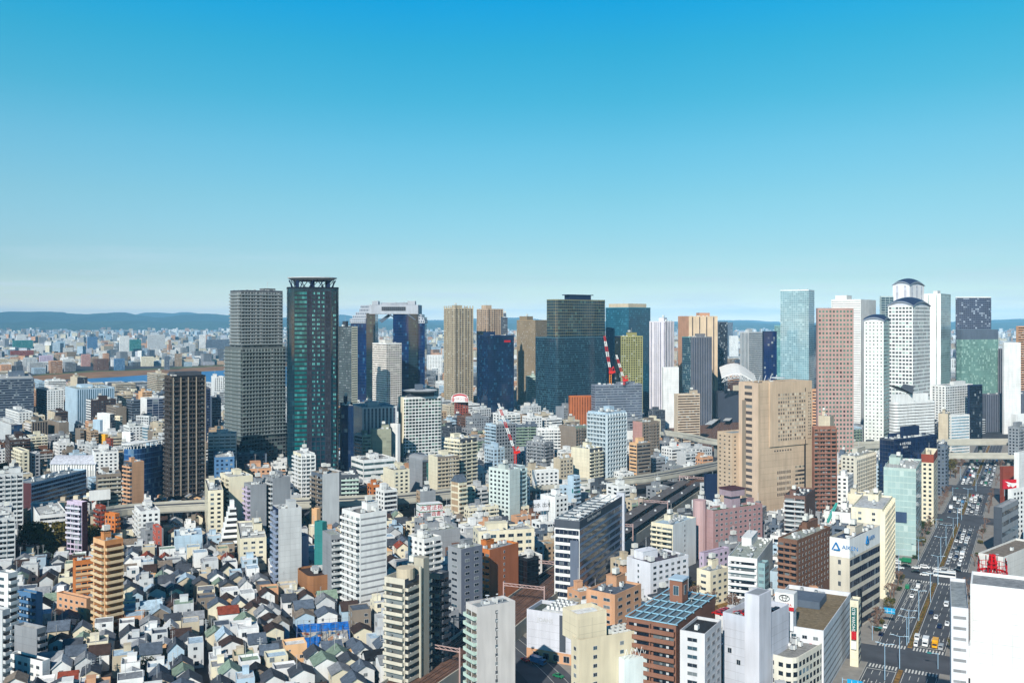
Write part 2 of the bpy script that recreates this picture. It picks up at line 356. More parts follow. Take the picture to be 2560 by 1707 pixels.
def B(label,name,xl,xc,xr,yt,yv,yb,phi,LS,RS,wall,ref=None,cat=None,group=None,**o):
    """xl/xc/xr: left end, near corner, right end of the two visible faces; yt roof, yv lowest visible, yb ground (photo pixels)"""
    X0,Y0,_=P(xc,yb)
    if phi is None: phi=view_phi(xc)
    a_=radians(phi); dR=(cos(a_),sin(a_)); dL=(-sin(a_),cos(a_))
    dd=o.get('dep',min(22,max(9,(xr-xl)*Y0/F*.7)))
    if abs(xr-xc)<2: a,b=dd,solve(X0,Y0,*dL,xl)
    elif abs(xl-xc)<2: a,b=solve(X0,Y0,*dR,xr),dd
    else: a,b=solve(X0,Y0,*dR,xr),solve(X0,Y0,*dL,xl)
    if 'a' in o: a=o['a']
    if 'b' in o: b=o['b']
    h=H-(yt-HY)*Y0/F
    poly=[(0,0),(a,0),(a,b),(0,b)]
    if o.get('round'):
        n=20; poly=[(a/2+a/2*cos(2*pi*(k+.5)/n), b/2+b/2*sin(2*pi*(k+.5)/n)) for k in range(n)]
    elif 'cut' in o:
        c=min(o['cut'],a*.3,b*.3); poly=[]
        for (cx,cy,sx_,sy_) in ((0,0,1,1),(a,0,-1,1),(a,b,-1,-1),(0,b,1,-1)):
            pts=[(cx+sx_*c*(1-sin(t)),cy+sy_*c*(1-cos(t))) for t in (0,pi/8,pi/4,3*pi/8,pi/2)]
            # t=0: (c,0) .. t=pi/2: (0,c)
            pts=[(cx+sx_*c*(1-sin(t)),cy+sy_*c*(1-cos(t))) for t in [pi/2*k/4 for k in range(5)]]
            if (sx_*sy_)>0: pts=pts[::-1]
            poly+=pts
    root=bpy.data.objects.new(name,None); COL.objects.link(root); root.location=(X0,Y0,0); root.rotation_euler=(0,0,a_)
    root.empty_display_size=1
    tag(root,label,cat or name.replace('_',' '),group)
    build_body(root,poly,a,b,h,Y0,LS,RS,wall,o,(xl,xr,yt,yv))
    OCC.append((xl,xr,yt,yv,Y0,ref))
    w=lambda x,y:(X0+x*dR[0]+y*dL[0], Y0+x*dR[1]+y*dL[1])
    FOOT.append([w(x,y) for x,y in ((0,0),(a,0),(a,b),(0,b))])
    if ref: REFS.append((ref,(xl+xr)/2,(yt+yv)/2))
    root['_a']=a; root['_b']=b; root['_h']=h
    return root,a,b,h
def build_body(root,poly,a,b,h,D,LS,RS,wall,o,img):
    rnd=random.Random(int(a*1000+b*77+h*13))
    fl=o.get('fl',2.75); hp=o.get('parapet',0.9); hb=max(2.5,h-max(hp,o.get('tb',0))-0.3)
    nfl=max(1,round(hb/fl)); fl=hb/nfl
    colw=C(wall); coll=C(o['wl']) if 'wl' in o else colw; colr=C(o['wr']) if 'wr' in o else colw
    near_win=D<o.get('nw',540)
    m=MB(); n=len(poly); u=0
    for k in range(n):
        p,q=poly[k],poly[(k+1)%n]; wlen=hypot(q[0]-p[0],q[1]-p[1])
        nx,ny=(q[1]-p[1])/wlen,-(q[0]-p[0])/wlen
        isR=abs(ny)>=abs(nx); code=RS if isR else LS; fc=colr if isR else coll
        if n>4 and o.get('round'): code=RS; fc=colr
        vis=(n>4) or (k in (0,3))
        mat,bay=pmat(code,D,o)
        if code in 'wWn' and near_win and n==4 and k in (0,3): mat,bay=M_WALLA,None
        if code=='n': mat,bay=M_WALLA,None
        mg=o.get('m',0.5) if (n==4 and bay and code not in 'gGbd') else 0
        if n>4: mg=0
        def at(t): return (p[0]+(q[0]-p[0])*t/wlen, p[1]+(q[1]-p[1])*t/wlen)
        if bay:
            bay=o.get('bay',bay); nb=max(1,round((wlen-2*mg)/bay))
            uu=(0,nb)
            if n>4: uu=(u/bay,(u+wlen)/bay)
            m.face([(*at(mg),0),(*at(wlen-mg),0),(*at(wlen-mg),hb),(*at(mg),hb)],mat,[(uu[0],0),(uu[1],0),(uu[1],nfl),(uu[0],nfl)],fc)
            if mg:
                for s0,s1 in ((0,mg),(wlen-mg,wlen)): m.face([(*at(s0),0),(*at(s1),0),(*at(s1),hb),(*at(s0),hb)],M_WALLA,None,fc)
        else: m.face([(*p,0),(*q,0),(*q,hb),(*p,hb)],mat,None,fc)
        m.face([(*p,hb),(*q,hb),(*q,h),(*p,h)],M_WALLA,None,C(o['tc']) if 'tc' in o else fc)
        u+=wlen
    cxx=sum(p[0] for p in poly)/n; cyy=sum(p[1] for p in poly)/n
    t=0.35
    inner=[]
    for (x,y) in poly:
        d=hypot(x-cxx,y-cyy) or 1; e=t*1.41; inner.append((x+(cxx-x)*e/d,y+(cyy-y)*e/d))
    for k in range(n):
        p,q,pi_,qi=poly[k],poly[(k+1)%n],inner[k],inner[(k+1)%n]
        m.face([(*p,h),(*q,h),(*qi,h),(*pi_,h)],M_WALLA,None,colw)
        m.face([(*qi,h-hp),(*pi_,h-hp),(*pi_,h),(*qi,h)],M_WALLA,None,colw)
    if 'piers' in o:
        for q_ in range(o['piers']+1):
            for (x,y) in ((a*q_/o['piers'],0),(0,b*q_/o['piers'])): m.box(x-.45,x+.45,y-.6,y+.6,0,h+o.get('pierh',0),M_WALLA,C(o.get('prc',wall)))
    m.build('wall',root)
    rc=C(o.get('rc',rnd.choice([(176,180,184),(150,154,158),(196,198,196),(160,170,176),(140,140,138),(170,178,170)])))
    r=MB(); r.face([(x,y,h-hp+0.02) for x,y in inner],M_ROOF); r.build('roof',root,rc)
    # windows as parts, nearest buildings only
    if near_win and n==4:
        cnt=0
        for k,code,fc in ((0,RS,colr),(3,LS,coll)):
            if code not in 'wWn': continue
            wlen=a if k==0 else b
            if wlen<2.5: continue
            bay=o.get('bay',3.2 if code=='w' else 2.7); mg=o.get('m',0.8); nb=max(1,int((wlen-2*mg)/bay)) if code!='n' else 1
            step=(wlen-2*mg)/nb; ww=min(step*.8,o.get('ww',step*(.5 if code!='W' else .64))); wh=fl*.46
            if code=='n': ww=1.0
            vis_fl=nfl
            zmin=H-(img[3]+12-HY)*D/F
            for j in range(nfl-1,-1,-1):
                z=j*fl+fl*.3
                if z+wh<zmin or cnt>=98: break
                for i in range(nb):
                    tpos=mg+step*(i+.5)
                    if k==0: loc=(tpos,0,z); rot=0
                    else: loc=(0,wlen-tpos,z); rot=-pi/2
                    kd=rnd.choices([0,1,2],[.62,.22,.16])[0]
                    if cnt<98: ob('window',window_mesh(ww,wh,kd),root,(.8,.8,.8),loc,rot); cnt+=1
    if D<640:
        for k,code in ((0,RS),(3,LS)):
            if code not in 'sS' or n!=4: continue
            wlen=a if k==0 else b; wh=fl*(.42 if code=='s' else .56)
            me=cached(('band',round(wlen,1),round(wh,1)),lambda:band_mesh(wlen,wh,pat(.9,.999,o.get('g',(30,40,52)),(140,150,156),.12)))
            for j in range(nfl):
                z=j*fl+fl*.5-wh/2
                if z+wh < H-(img[3]+12-HY)*D/F: continue
                ob('window_band',me,root,(.2,.2,.22),(0,0,z) if k==0 else (0,wlen,z),0 if k==0 else -pi/2)
    # balconies, one part per storey and face
    if D<1000:
        pc=C(o.get('pc',wall)); cnt=0
        for k,code in ((0,RS),(3,LS)):
            if code not in 'bdBD' or n!=4: continue
            wlen=(a if k==0 else b)
            if wlen<3: continue
            dep=o.get('bd',1.25); par=o.get('par',1.05)
            me=balcony_mesh(wlen-0.5,dep,par,o.get('bay',6.0 if code=='b' else 3.4),solid_div=True,fh=fl)
            zmin=H-(img[3]+14-HY)*D/F
            for j in range(1,nfl):
                z=j*fl
                if z+2<zmin: continue
                ob('balcony',me,root,pc,(0.25,0,z) if k==0 else (0,wlen-.25,z),0 if k==0 else -pi/2)
            if code in 'dD':
                nb=max(1,round(wlen/o.get('bay',3.4)))
                for i in range(nb+1):
                    pm=cached(('pier',round(hb)),lambda:pier_mesh(round(hb),dep))
                    tp=i*wlen/nb
                    ob('pier',pm,root,pc,(tp,0,0) if k==0 else (0,tp,0),0 if k==0 else -pi/2)
    # roof furniture
    A=min(a,b)
    if o.get('ph',True) and A>7 and h>7:
        pw,pd=a*rnd.uniform(.25,.42),b*rnd.uniform(.25,.42); px,py=a*rnd.uniform(.12,.85)-0,b*rnd.uniform(.3,.75)
        px=min(px,a-pw-1); py=min(py,b-pd-1); phh=rnd.uniform(2.6,4.2) if h<60 else rnd.uniform(4,7)
        if n>4: px,py=a*.32,b*.32
        z=h-hp+.03
        mm=MB(); mm.box(0,pw,0,pd,0,phh,M_WALL); mm.box(-.15,pw+.15,-.15,pd+.15,phh,phh+.2,M_WALL,bottom=True)
        mm.build('penthouse',root,(lambda f_: tuple(min(.85,c*f_) for c in C(o.get('phc',wall))))(rnd.uniform(.8,1.08)),(px,py,z))
        if D<1500:
            if rnd.random()<.6: ob('aerial_mast',unit_mesh('mast'),root,(.6,.6,.6),(px+pw/2,py+pd/2,z+phh+.2),rnd.random())
            if rnd.random()<.5: ob('water_tank',unit_mesh('tank'),root,(.7,.7,.66),(px+.3,py+.3,z+phh+.2))
    if A>6 and D<1300:
        k=o.get('nu',int(min(16,3+a*b/38)) if D<800 else int(min(7,2+a*b/110)))
        for i in range(k):
            kd=rnd.choices(['ac','tank','duct','dish'],[.6,.1,.2,.1])[0]
            x=rnd.uniform(1,max(1.1,a-3.4)); y=rnd.uniform(1,max(1.1,b-3.2))
            if n>4: x=a*.3+x*.4; y=b*.3+y*.4
            ob(UN[kd],unit_mesh(kd),root,(.72,.73,.72) if rnd.random()<.7 else (.4,.42,.44),(x,y,h-hp+.03),0)
def band_mesh(L,h,mat):
    b=MB(); b.box(.4,L-.4,-.06,0,0,h,M_DARK); b.face([(.4,-.065,0),(L-.4,-.065,0),(L-.4,-.065,h),(.4,-.065,h)],mat,[(0,0),(L/2.2,0),(L/2.2,1),(0,1)]); return b.mesh('window_band')
def pier_mesh(h,dep):
    b=MB(); b.box(-.18,.18,-dep-.12,0,0,h,M_WALL); return b.mesh('pier')
AB,OB='apartment_building','office_building'
def T(*rows):
    for r in rows:
        o=r[-1] if isinstance(r[-1],dict) else {}
        a=r[:-1] if isinstance(r[-1],dict) else r
        B(*a,**o)
# ---- left third, beyond the black tower
T(
('wide dark blue apartment block with long balcony rows at the picture edge',AB,-30,-28,85,948,1040,1085,29,'p','b','slate','wide dark apartments',dict(dep=16,g=(24,34,52),pc=(92,112,138))),
('white stepped apartments with many small balconies behind the dark blue block',AB,90,118,160,975,1032,1075,40,'b','w','white','white stepped apartments'),
('pale blue grey office with plain left half and vertical window stripes',OB,163,192,286,972,1048,1085,38,'p','v','paleblue','pale blue striped office',dict(g=(70,104,130))),
('two tone tower with beige end wall and dark front before the river',AB,176,193,219,943,976,1020,42,'p','S','beige','two tone riverside tower',dict(wr='darkgrey')),
('pair of beige apartment towers standing in front of the river water',AB,368,392,419,935,970,1020,35,'b','b','beige','beige river pair'),
('brown apartment block with white balcony end behind the small houses',AB,215,227,290,1000,1050,1092,42,'b','W','darkbrown','brown white ended block',dict(wl='white',g=(60,66,80))),
('brown concrete block with blank front next to curved grey balconies',AB,266,290,316,1018,1062,1100,38,'w','p','taupe'),
('grey apartment building with curved balcony stack',AB,316,330,351,1000,1068,1100,40,'b','b','slate'),
('white office with black framed side and wide blue gridded glass front',OB,351,367,411,996,1046,1085,38,'p','g','white','white blue gridded office',dict(wr=(170,176,190),g=(26,42,70),bay=6)),
('orange beige apartment block with balconies left of the black tower',AB,346,356,381,979,1010,1050,38,'p','b','peach'),
('small dark slab beside the black tower',AB,513,516,526,972,1060,1110,20,'p','S','navy'),
('grey blue apartment block with pale balcony grid right of black tower',AB,525,531,553,993,1052,1100,25,'p','b','slate',None,dict(pc='palegrey')),
('white gridded office directly above the small river boats quay',OB,528,535,562,942,985,1030,25,'p','W','white'),
('white hospital like block with small square windows',OB,1,46,82,1030,1062,1095,40,'w','w','white','white left edge clinic'),
('block with beige end wall and brown window bands',OB,119,137,170,1030,1058,1098,40,'p','s','darkbrown',None,dict(wl='beige')),
('white slim tower with blank face and dark right side of bay windows',AB,243,275,287,1035,1078,1112,52,'p','b','white','white slim blank tower',dict(wr='darkgrey')),
('cream low apartment behind the round glass tower',AB,286,300,304,1040,1070,1105,60,'w','b','cream'),
('grey beige office with cluttered roof and a plain front',OB,340,372,378,1040,1070,1110,62,'W','p','palegrey'),
('white balconied block with beige end and near black front',AB,62,79,120,1054,1096,1130,43,'b','V','taupe',None,dict(wl='beige',g=(26,30,40),pc='white')),
('taupe office half covered by a slanting shadow',OB,119,148,172,1056,1092,1128,40,'p','p','taupe'),
('pale two storey annexe with dark blue glass wing at the left edge',OB,-20,28,56,1062,1106,1150,40,'p','G','palegrey',None,dict(wr='navy',g=(30,60,92))),
('small white and blue gabled office',OB,232,250,257,1050,1086,1120,55,'p','p','paleblue'),
('brown narrow apartment block with stacked bays',AB,188,200,210,1073,1112,1140,42,'p','b','taupe'),
('beige brown narrow apartment block beside the yellow building',AB,209,226,246,1077,1116,1142,40,'w','b','tan'),
('bright yellow orange box building with blank walls',OB,234,263,267,1086,1110,1140,60,'p','p','yellow','bright yellow box'),
('dark red brick apartment block with white sills',AB,264,276,280,1096,1126,1150,60,'w','w','redbrown'),
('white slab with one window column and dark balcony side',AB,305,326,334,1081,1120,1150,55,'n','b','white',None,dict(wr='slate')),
('cylindrical glass office with pale blue bands',OB,351,364,377,1065,1108,1135,40,'S','S','palegrey','round glass office',dict(round=True,g=(90,130,150))),
('beige apartment block with brown stair side left of black tower',AB,369,382,411,1078,1112,1150,40,'p','W','beige',None,dict(wl='taupe')),
('white saw toothed balcony tower touching the black tower',AB,396,404,412,1083,1160,1195,40,'b','b','palegrey'),
# black tower
('black gridded apartment tower with pale vertical pilasters',AB,411,430,514,940,1240,1262,37,'b','b','black','black gridded tower',dict(wl=(84,74,66),pc=(78,74,74),bay=5.0,g=(16,20,26),g2=(90,96,100),ph=False,fl=3.3,m=0)),
# blue-grey two stage tower
('grey green balconied tower, lower and wider stage under the set back crown',AB,562,606,714,868,1072,1205,40,'b','b',(104,112,114),'grey green setback tower',dict(pc=(132,144,146),g=(18,26,32),g2=(110,130,126),ph=False,bay=2.6,fl=3.1,nu=0,par=.75)),
# below black tower and left rows
('grey curved front apartment block with blank tan end',AB,512,520,590,1085,1200,1232,14,'p','b','palegrey',None,dict(pc='palegrey',g=(80,80,84),bay=4)),
('tan complex with flat roof behind the curved apartment block',OB,518,522,602,1073,1120,1170,16,'p','p','tan'),
('dark grey office block beside the black hipped hall',OB,592,598,636,1072,1128,1180,18,'p','s','darkgrey'),
('blue grey midrise in the shade of the tall towers',AB,528,536,586,1143,1232,1258,18,'p','w','blue','shaded blue midrise',dict(g=(20,40,70))),  # the towers' shade is put into the blue wall and glass colours
('blue grey office in tower shade with square windows',OB,586,592,667,1136,1182,1215,18,'p','w','slate',None,dict(g=(24,40,66),bay=4)),  # tower shade painted in as slate walls and bluish panes
('peach apartment building with flat roof under the hipped hall',AB,610,614,678,1172,1212,1240,18,'p','w','salmon'),
('small white and orange banded balcony block',AB,680,684,714,1165,1198,1226,18,'p','b','white',None,dict(pc='salmon')),
('slim white apartment tower with sawtooth left side and glass balconies',AB,733,753,787,1134,1234,1268,32,'b','d','white','slim white sawtooth tower',dict(g=(60,84,92),pc='white',wl='cream')),
('dark green grey podium block of the teal tower',OB,765,768,839,1110,1182,1222,12,'p','l','darkgrey','dark podium block',dict(g2=(50,60,66))),
('tall dark blue mirrored office slab right of the teal tower',OB,850,853,884,1014,1182,1225,12,'p','G','navy','dark blue mirror slab',dict(g=(22,48,84))),
('white office with tall vertical fins and solid crown band',OB,880,906,992,1018,1088,1190,22,'V','V','palegrey','white finned office',dict(g=(60,70,92),g2=(90,100,120),fw=.5,bay=3.2)),
('grey stepped office with long green window strips',OB,886,906,928,1087,1148,1205,35,'S','S','greygreen',None,dict(g=(40,74,76),wl='palegrey')),
('sage beige windowless office wall with thin joints',OB,926,929,978,1073,1143,1200,14,'p','g',(160,164,146),'sage blank wall',dict(g=(158,162,144),g2=(150,156,140),bay=4,rough=.6)),
('plain white slab attached to the balconied white tower',AB,976,994,999,1060,1146,1195,50,'p','n','white'),
('white balconied high rise with helipad roof and dark green bays',AB,994,1009,1106,993,1150,1182,28,'p','b','white','helipad high rise',dict(wl='cream',pc=(206,212,212),g=(22,44,46),g2=(120,150,140),cut=2.2,ph=False)),
('white terraced office with three long strip windows',OB,878,908,988,1150,1208,1240,32,'s','s','white','white terraced office',dict(g=(70,96,100),fl=4.6)),
('dark grey arch topped showroom with green glass bay',OB,1022,1056,1088,1150,1226,1252,35,'p','G','slate','arch topped showroom',dict(wl='grey')),
('cream apartment block with rounded balcony edge',AB,550,572,632,1192,1290,1330,32,'b','n','cream','cream round edged block'),
('cream white tall house with irregular windows beside the viaduct',AB,512,520,558,1226,1326,1356,20,'w','w','cream'),
('grey concrete slab tower with one dark window column, left twin',AB,610,626,666,1212,1342,1372,34,'b','n','grey','left grey slab twin',dict(pc='mauve')),
('taller grey concrete slab tower with balcony edge, right twin',AB,655,682,726,1195,1340,1366,38,'b','n','grey','right grey slab twin',dict(pc='palegrey',g=(60,64,72))),
('narrow grey tower with black cornered balconies and blue right edge',AB,778,806,848,1185,1302,1338,38,'b','n','taupe','black cornered grey tower',dict(wr='palegrey',wl='slate')),
('dark balcony block with alternating white and glass railings',AB,848,852,897,1187,1248,1285,14,'p','b','darkgrey',None,dict(pc='palegreen')),
('white small office with sharp black windows above the viaduct',OB,939,960,993,1225,1280,1310,35,'w','S','white','white viaduct office',dict(g=(40,44,54))),
('cream pink apartment building with a stepped roof',AB,958,984,1024,1175,1246,1276,32,'p','w','cream'),
('orange brick narrow building with fire stair by the viaduct',AB,918,930,962,1212,1246,1280,30,'w','w','orange'),
('blue white slab tower with dark balconies on its left edge',AB,681,696,754,1272,1450,1478,28,'b','p','palegrey','blue white slab tower',dict(wl='navy',pc=(150,164,190))),
('mauve apartment block with grey balcony side and small window pairs',AB,690,717,772,1345,1436,1466,35,'b','w','mauve','mauve apartment block',dict(wl='grey',pc='palegrey',bay=5.5,ww=1.4)),
('narrow teal tiled tower beside the white louvred hotel',AB,786,806,812,1305,1432,1470,55,'p','p','teal','narrow teal tower'),
('grey balcony apartment block with laundry filled bays',AB,806,828,856,1338,1482,1512,30,'p','b','grey',None,dict(pc='palegrey')),
('tall white louvred hotel with black square windows and stair bays',AB,855,900,967,1284,1512,1545,40,'b','l','white','white louvred hotel',dict(bay=4.2)),
('low cream building with blue grey flat roof behind the pyramid terraces',OB,592,600,666,1346,1402,1428,18,'p','w','cream'),
('small peach house with a rounded gable beneath the viaduct',AB,774,792,798,1272,1310,1340,55,'p','n','peach'),
)
# left column near the picture edge and rows in front
T(
('grey white apartments with hanging laundry at the left edge',AB,-20,-18,57,1186,1300,1340,28,'p','d','palegrey','laundry apartments',dict(dep=14,g=(60,66,80))),
('lower grey apartments at the left edge in front of the laundry block',AB,-25,-23,37,1297,1400,1432,29,'p','d','palegrey',None,dict(dep=12)),
('brown apartment building with dark balconies left of the cream one',AB,13,24,76,1100,1160,1196,32,'w','b','darkbrown'),
('cream apartment building with dark stair slot',AB,32,56,73,1126,1180,1212,42,'b','w','cream'),
('grey small apartment with grid windows beside the white vaulted hall',AB,73,76,100,1134,1176,1208,30,'p','W','grey'),
('long blue striped office receding from the camera with white sill bands',OB,57,78,216,1207,1268,1300,80,'p','S','paleblue','blue striped long office',dict(g=(24,34,66),fh=.58,b=14,wl='maroon',ph=False)),  # shade on the long face is put into its blue colours
('white school wing with dark windows behind the vaulted hall',OB,230,236,296,1130,1192,1222,28,'p','w','white'),
('taupe balcony apartment block in front of the glass arc',AB,240,243,303,1186,1266,1298,26,'p','b','taupe','taupe balcony block',dict(pc=(188,182,166),g=(60,58,62))),
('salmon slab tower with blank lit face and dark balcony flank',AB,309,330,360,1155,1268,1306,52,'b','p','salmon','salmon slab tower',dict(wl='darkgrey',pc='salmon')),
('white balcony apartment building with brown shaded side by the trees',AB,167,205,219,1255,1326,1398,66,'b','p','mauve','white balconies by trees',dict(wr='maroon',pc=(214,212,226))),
('narrow building with red top band and blue balconies',AB,238,252,263,1265,1320,1352,45,'b','b','redbrown','red topped narrow building'),
('bright orange small apartment block behind the houses',AB,261,288,297,1284,1320,1356,60,'w','b','orange','bright orange block'),
('long low white factory shed with ribbon windows beside the trees',OB,77,98,168,1288,1322,1352,32,'p','s','white','long white factory',dict(ph=False)),
('white and dark grey twin tone house block below the viaduct',AB,336,352,400,1278,1324,1368,30,'b','w','white'),
('orange tiled low wing with white pilasters',AB,182,188,234,1402,1490,1528,33,'p','b','orange','orange low wing',dict(pc='peach',rc='grey',ph=False,bd=.3)),
('tall orange brown apartment tower with zigzag white stair balconies',AB,233,262,308,1352,1560,1592,48,'b','b',(206,140,88),'tall orange tower',dict(wl='peach',pc=(226,200,162),bay=9,g=(120,76,46),g2=(170,120,76))),
('white apartment block with shaded balcony side at the left edge',AB,-10,20,44,1433,1600,1650,65,'w','b','white','white left edge block'),
('grey white apartment tip at the bottom left edge',AB,-30,6,26,1525,1700,1740,65,'w','b','palegrey'),
('pinkish box house with flat slanting roof and square windows',OB,142,216,224,1496,1542,1568,60,'w','p','salmon','pinkish box house',dict(ph=False,rc='taupe')),
('white box house with slit windows at the bottom left',OB,24,106,110,1652,1702,1722,62,'w','p','white','white slit window house',dict(ph=False,rc='darkgrey')),
('grey church like house with a green topped turret',OB,36,92,115,1572,1642,1672,64,'p','b','grey','grey turret house',dict(ph=False)),
('blue house wall with green flat roof in deep shade',OB,42,90,106,1484,1570,1612,62,'b','p','blue'),
)
# centre middle distance
T(
('cream and brown apartment block with rounded balcony bays',AB,1071,1094,1147,1142,1232,1258,33,'p','b','cream','cream brown apartments',dict(wr='taupe',pc='beige',bay=2.6)),
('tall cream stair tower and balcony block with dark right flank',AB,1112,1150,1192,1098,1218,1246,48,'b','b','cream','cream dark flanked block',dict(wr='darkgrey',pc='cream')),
('pale blue balcony block with big grey panels',AB,1214,1240,1290,1061,1104,1200,38,'b','W','paleblue',None,dict(wr='grey')),
('long dark green balcony block with grey frame',AB,1284,1288,1343,1061,1105,1150,12,'p','b','slate','dark green balcony block',dict(pc='greygreen')),
('white gridded apartment block with shallow balconies behind the crane',AB,1340,1344,1404,1071,1102,1160,8,'p','d','white'),
('taupe windowless ended block with green balcony bays',AB,1398,1438,1471,1066,1128,1165,42,'p','d','taupe',None,dict(wr='greygreen',g=(40,50,44))),
('white pale blue gridded residential tower with rooftop mast',AB,1470,1516,1564,1031,1186,1212,44,'d','d','paleblue','pale blue gridded tower',dict(pc=(206,220,228),g=(40,54,66),fl=3.3)),
('grey balcony apartments with stair tower left of the cream sawtooth',AB,1318,1362,1384,1106,1176,1205,50,'d','b','grey','grey balcony apartments'),
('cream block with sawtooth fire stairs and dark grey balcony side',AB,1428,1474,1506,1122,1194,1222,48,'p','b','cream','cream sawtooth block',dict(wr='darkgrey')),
('beige small office with square windows',OB,1384,1400,1433,1146,1206,1232,35,'p','w','beige'),
('pale green white hospital block with rows of tiny windows',OB,1222,1274,1300,1174,1286,1318,48,'w','p',(214,226,222),'pale green hospital',dict(bay=3.4,rc='palegrey')),
('white office with red brown roof box and dark square windows',OB,1330,1338,1397,1177,1222,1256,22,'p','w','white'),
('pale blue slender tower with green sign and stair slots',OB,1419,1434,1450,1190,1262,1300,45,'p','b','paleblue','pale blue slender tower'),
('pale blue lower wing of the slender tower',OB,1393,1396,1420,1214,1256,1290,20,'p','w','paleblue'),
('white office block below the slender blue tower',OB,1351,1388,1420,1242,1302,1330,40,'p','w','white','white block below blue tower'),
('grey office with oval window and sign box',OB,1041,1050,1089,1228,1268,1305,24,'w','p','grey','grey oval window office',dict(wl='tan')),
('cream tower with brown panels and blue gabled top',AB,1127,1147,1167,1206,1286,1312,42,'p','b','cream','blue gabled tower',dict(ph=False,nu=0,g=(120,90,60))),
('cream small balcony block next to the gabled tower',AB,1166,1170,1188,1216,1262,1295,20,'p','b','cream'),
('long white low apartment slab with two balcony rows',AB,1160,1172,1246,1270,1300,1328,28,'w','b','cream'),
('charcoal blue hotel with white edged balcony stripes',AB,1386,1449,1556,1302,1482,1520,67,'s','S','white','striped charcoal hotel',dict(g=(40,50,70),fh=.62,wr=(150,162,184),fl=3.4,ph=False,nu=14,rc='darkgrey',tc='darkgrey',parapet=3.5)),  # right face: white bands given a darker blue grey as painted shade
('cream school building with large window grid',OB,1183,1196,1336,1328,1376,1440,14,'w','W','cream','cream school building',dict(fl=3.8,bay=4.2,nw=700)),
('grey low workshop with flat roof and small round vents',OB,1040,1066,1150,1328,1366,1412,24,'p','p','grey','grey workshop'),
('dark grey tiled apartment building with square windows',AB,1120,1153,1206,1372,1530,1560,42,'w','w','grey','grey tiled apartments',dict(wr=(112,118,134),bay=4.5)),
('white apartment building with balcony column and small windows',AB,1020,1060,1103,1347,1470,1500,44,'w','b','white','white balcony column block'),
('rust orange curved balcony apartment building',AB,1188,1224,1296,1374,1492,1520,48,'b','n','orange','rust orange apartments',dict(wr=(170,104,70))),
('black glass cube building behind the railway',OB,1295,1318,1347,1396,1472,1500,42,'G','G','black','black cube building',dict(g=(14,16,22),ph=False)),
('light grey slab tower with glass balconies, nearest to the railway',AB,1165,1193,1288,1518,1760,1810,32,'b','n',(212,208,206),'nearest grey slab tower',dict(pc='palegreen',g=(120,110,100),ph=False,nu=4)),
('white windowless sports club box with dark flat roof',OB,1317,1433,1467,1538,1622,1664,64,'p','p',(214,216,226),'white sports club box',dict(wr='slate',ph=False,rc=(86,96,92),nu=0,parapet=1.5)),
('orange tiled building with small paired windows and flat roof',OB,1466,1537,1603,1486,1590,1640,52,'w','w','salmon','orange tiled building',dict(rc='slate',bay=5)),
('cream tiled office with turquoise roof terrace and rows of coolers',OB,1428,1448,1656,1600,1740,1840,28,'w','w',(226,214,186),'cream cooler roof office',dict(rc=(60,140,126),ph=False,nu=0,bay=9,ww=1.6,parapet=1.6)),
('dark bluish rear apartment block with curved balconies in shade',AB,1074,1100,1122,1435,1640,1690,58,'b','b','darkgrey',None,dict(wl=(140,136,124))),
('beige curved balcony apartment tower with tall concrete column',AB,961,1012,1074,1448,1696,1745,60,'b','b',(214,208,192),'beige curved balcony tower',dict(g=(80,80,78),wr='darkgrey',bay=10)),
('brown round fronted building with cluttered roof',OB,739,772,838,1442,1486,1512,30,'p','p',(160,112,76),'brown round fronted building',dict(cut=6,ph=False,rc='darkbrown')),
)
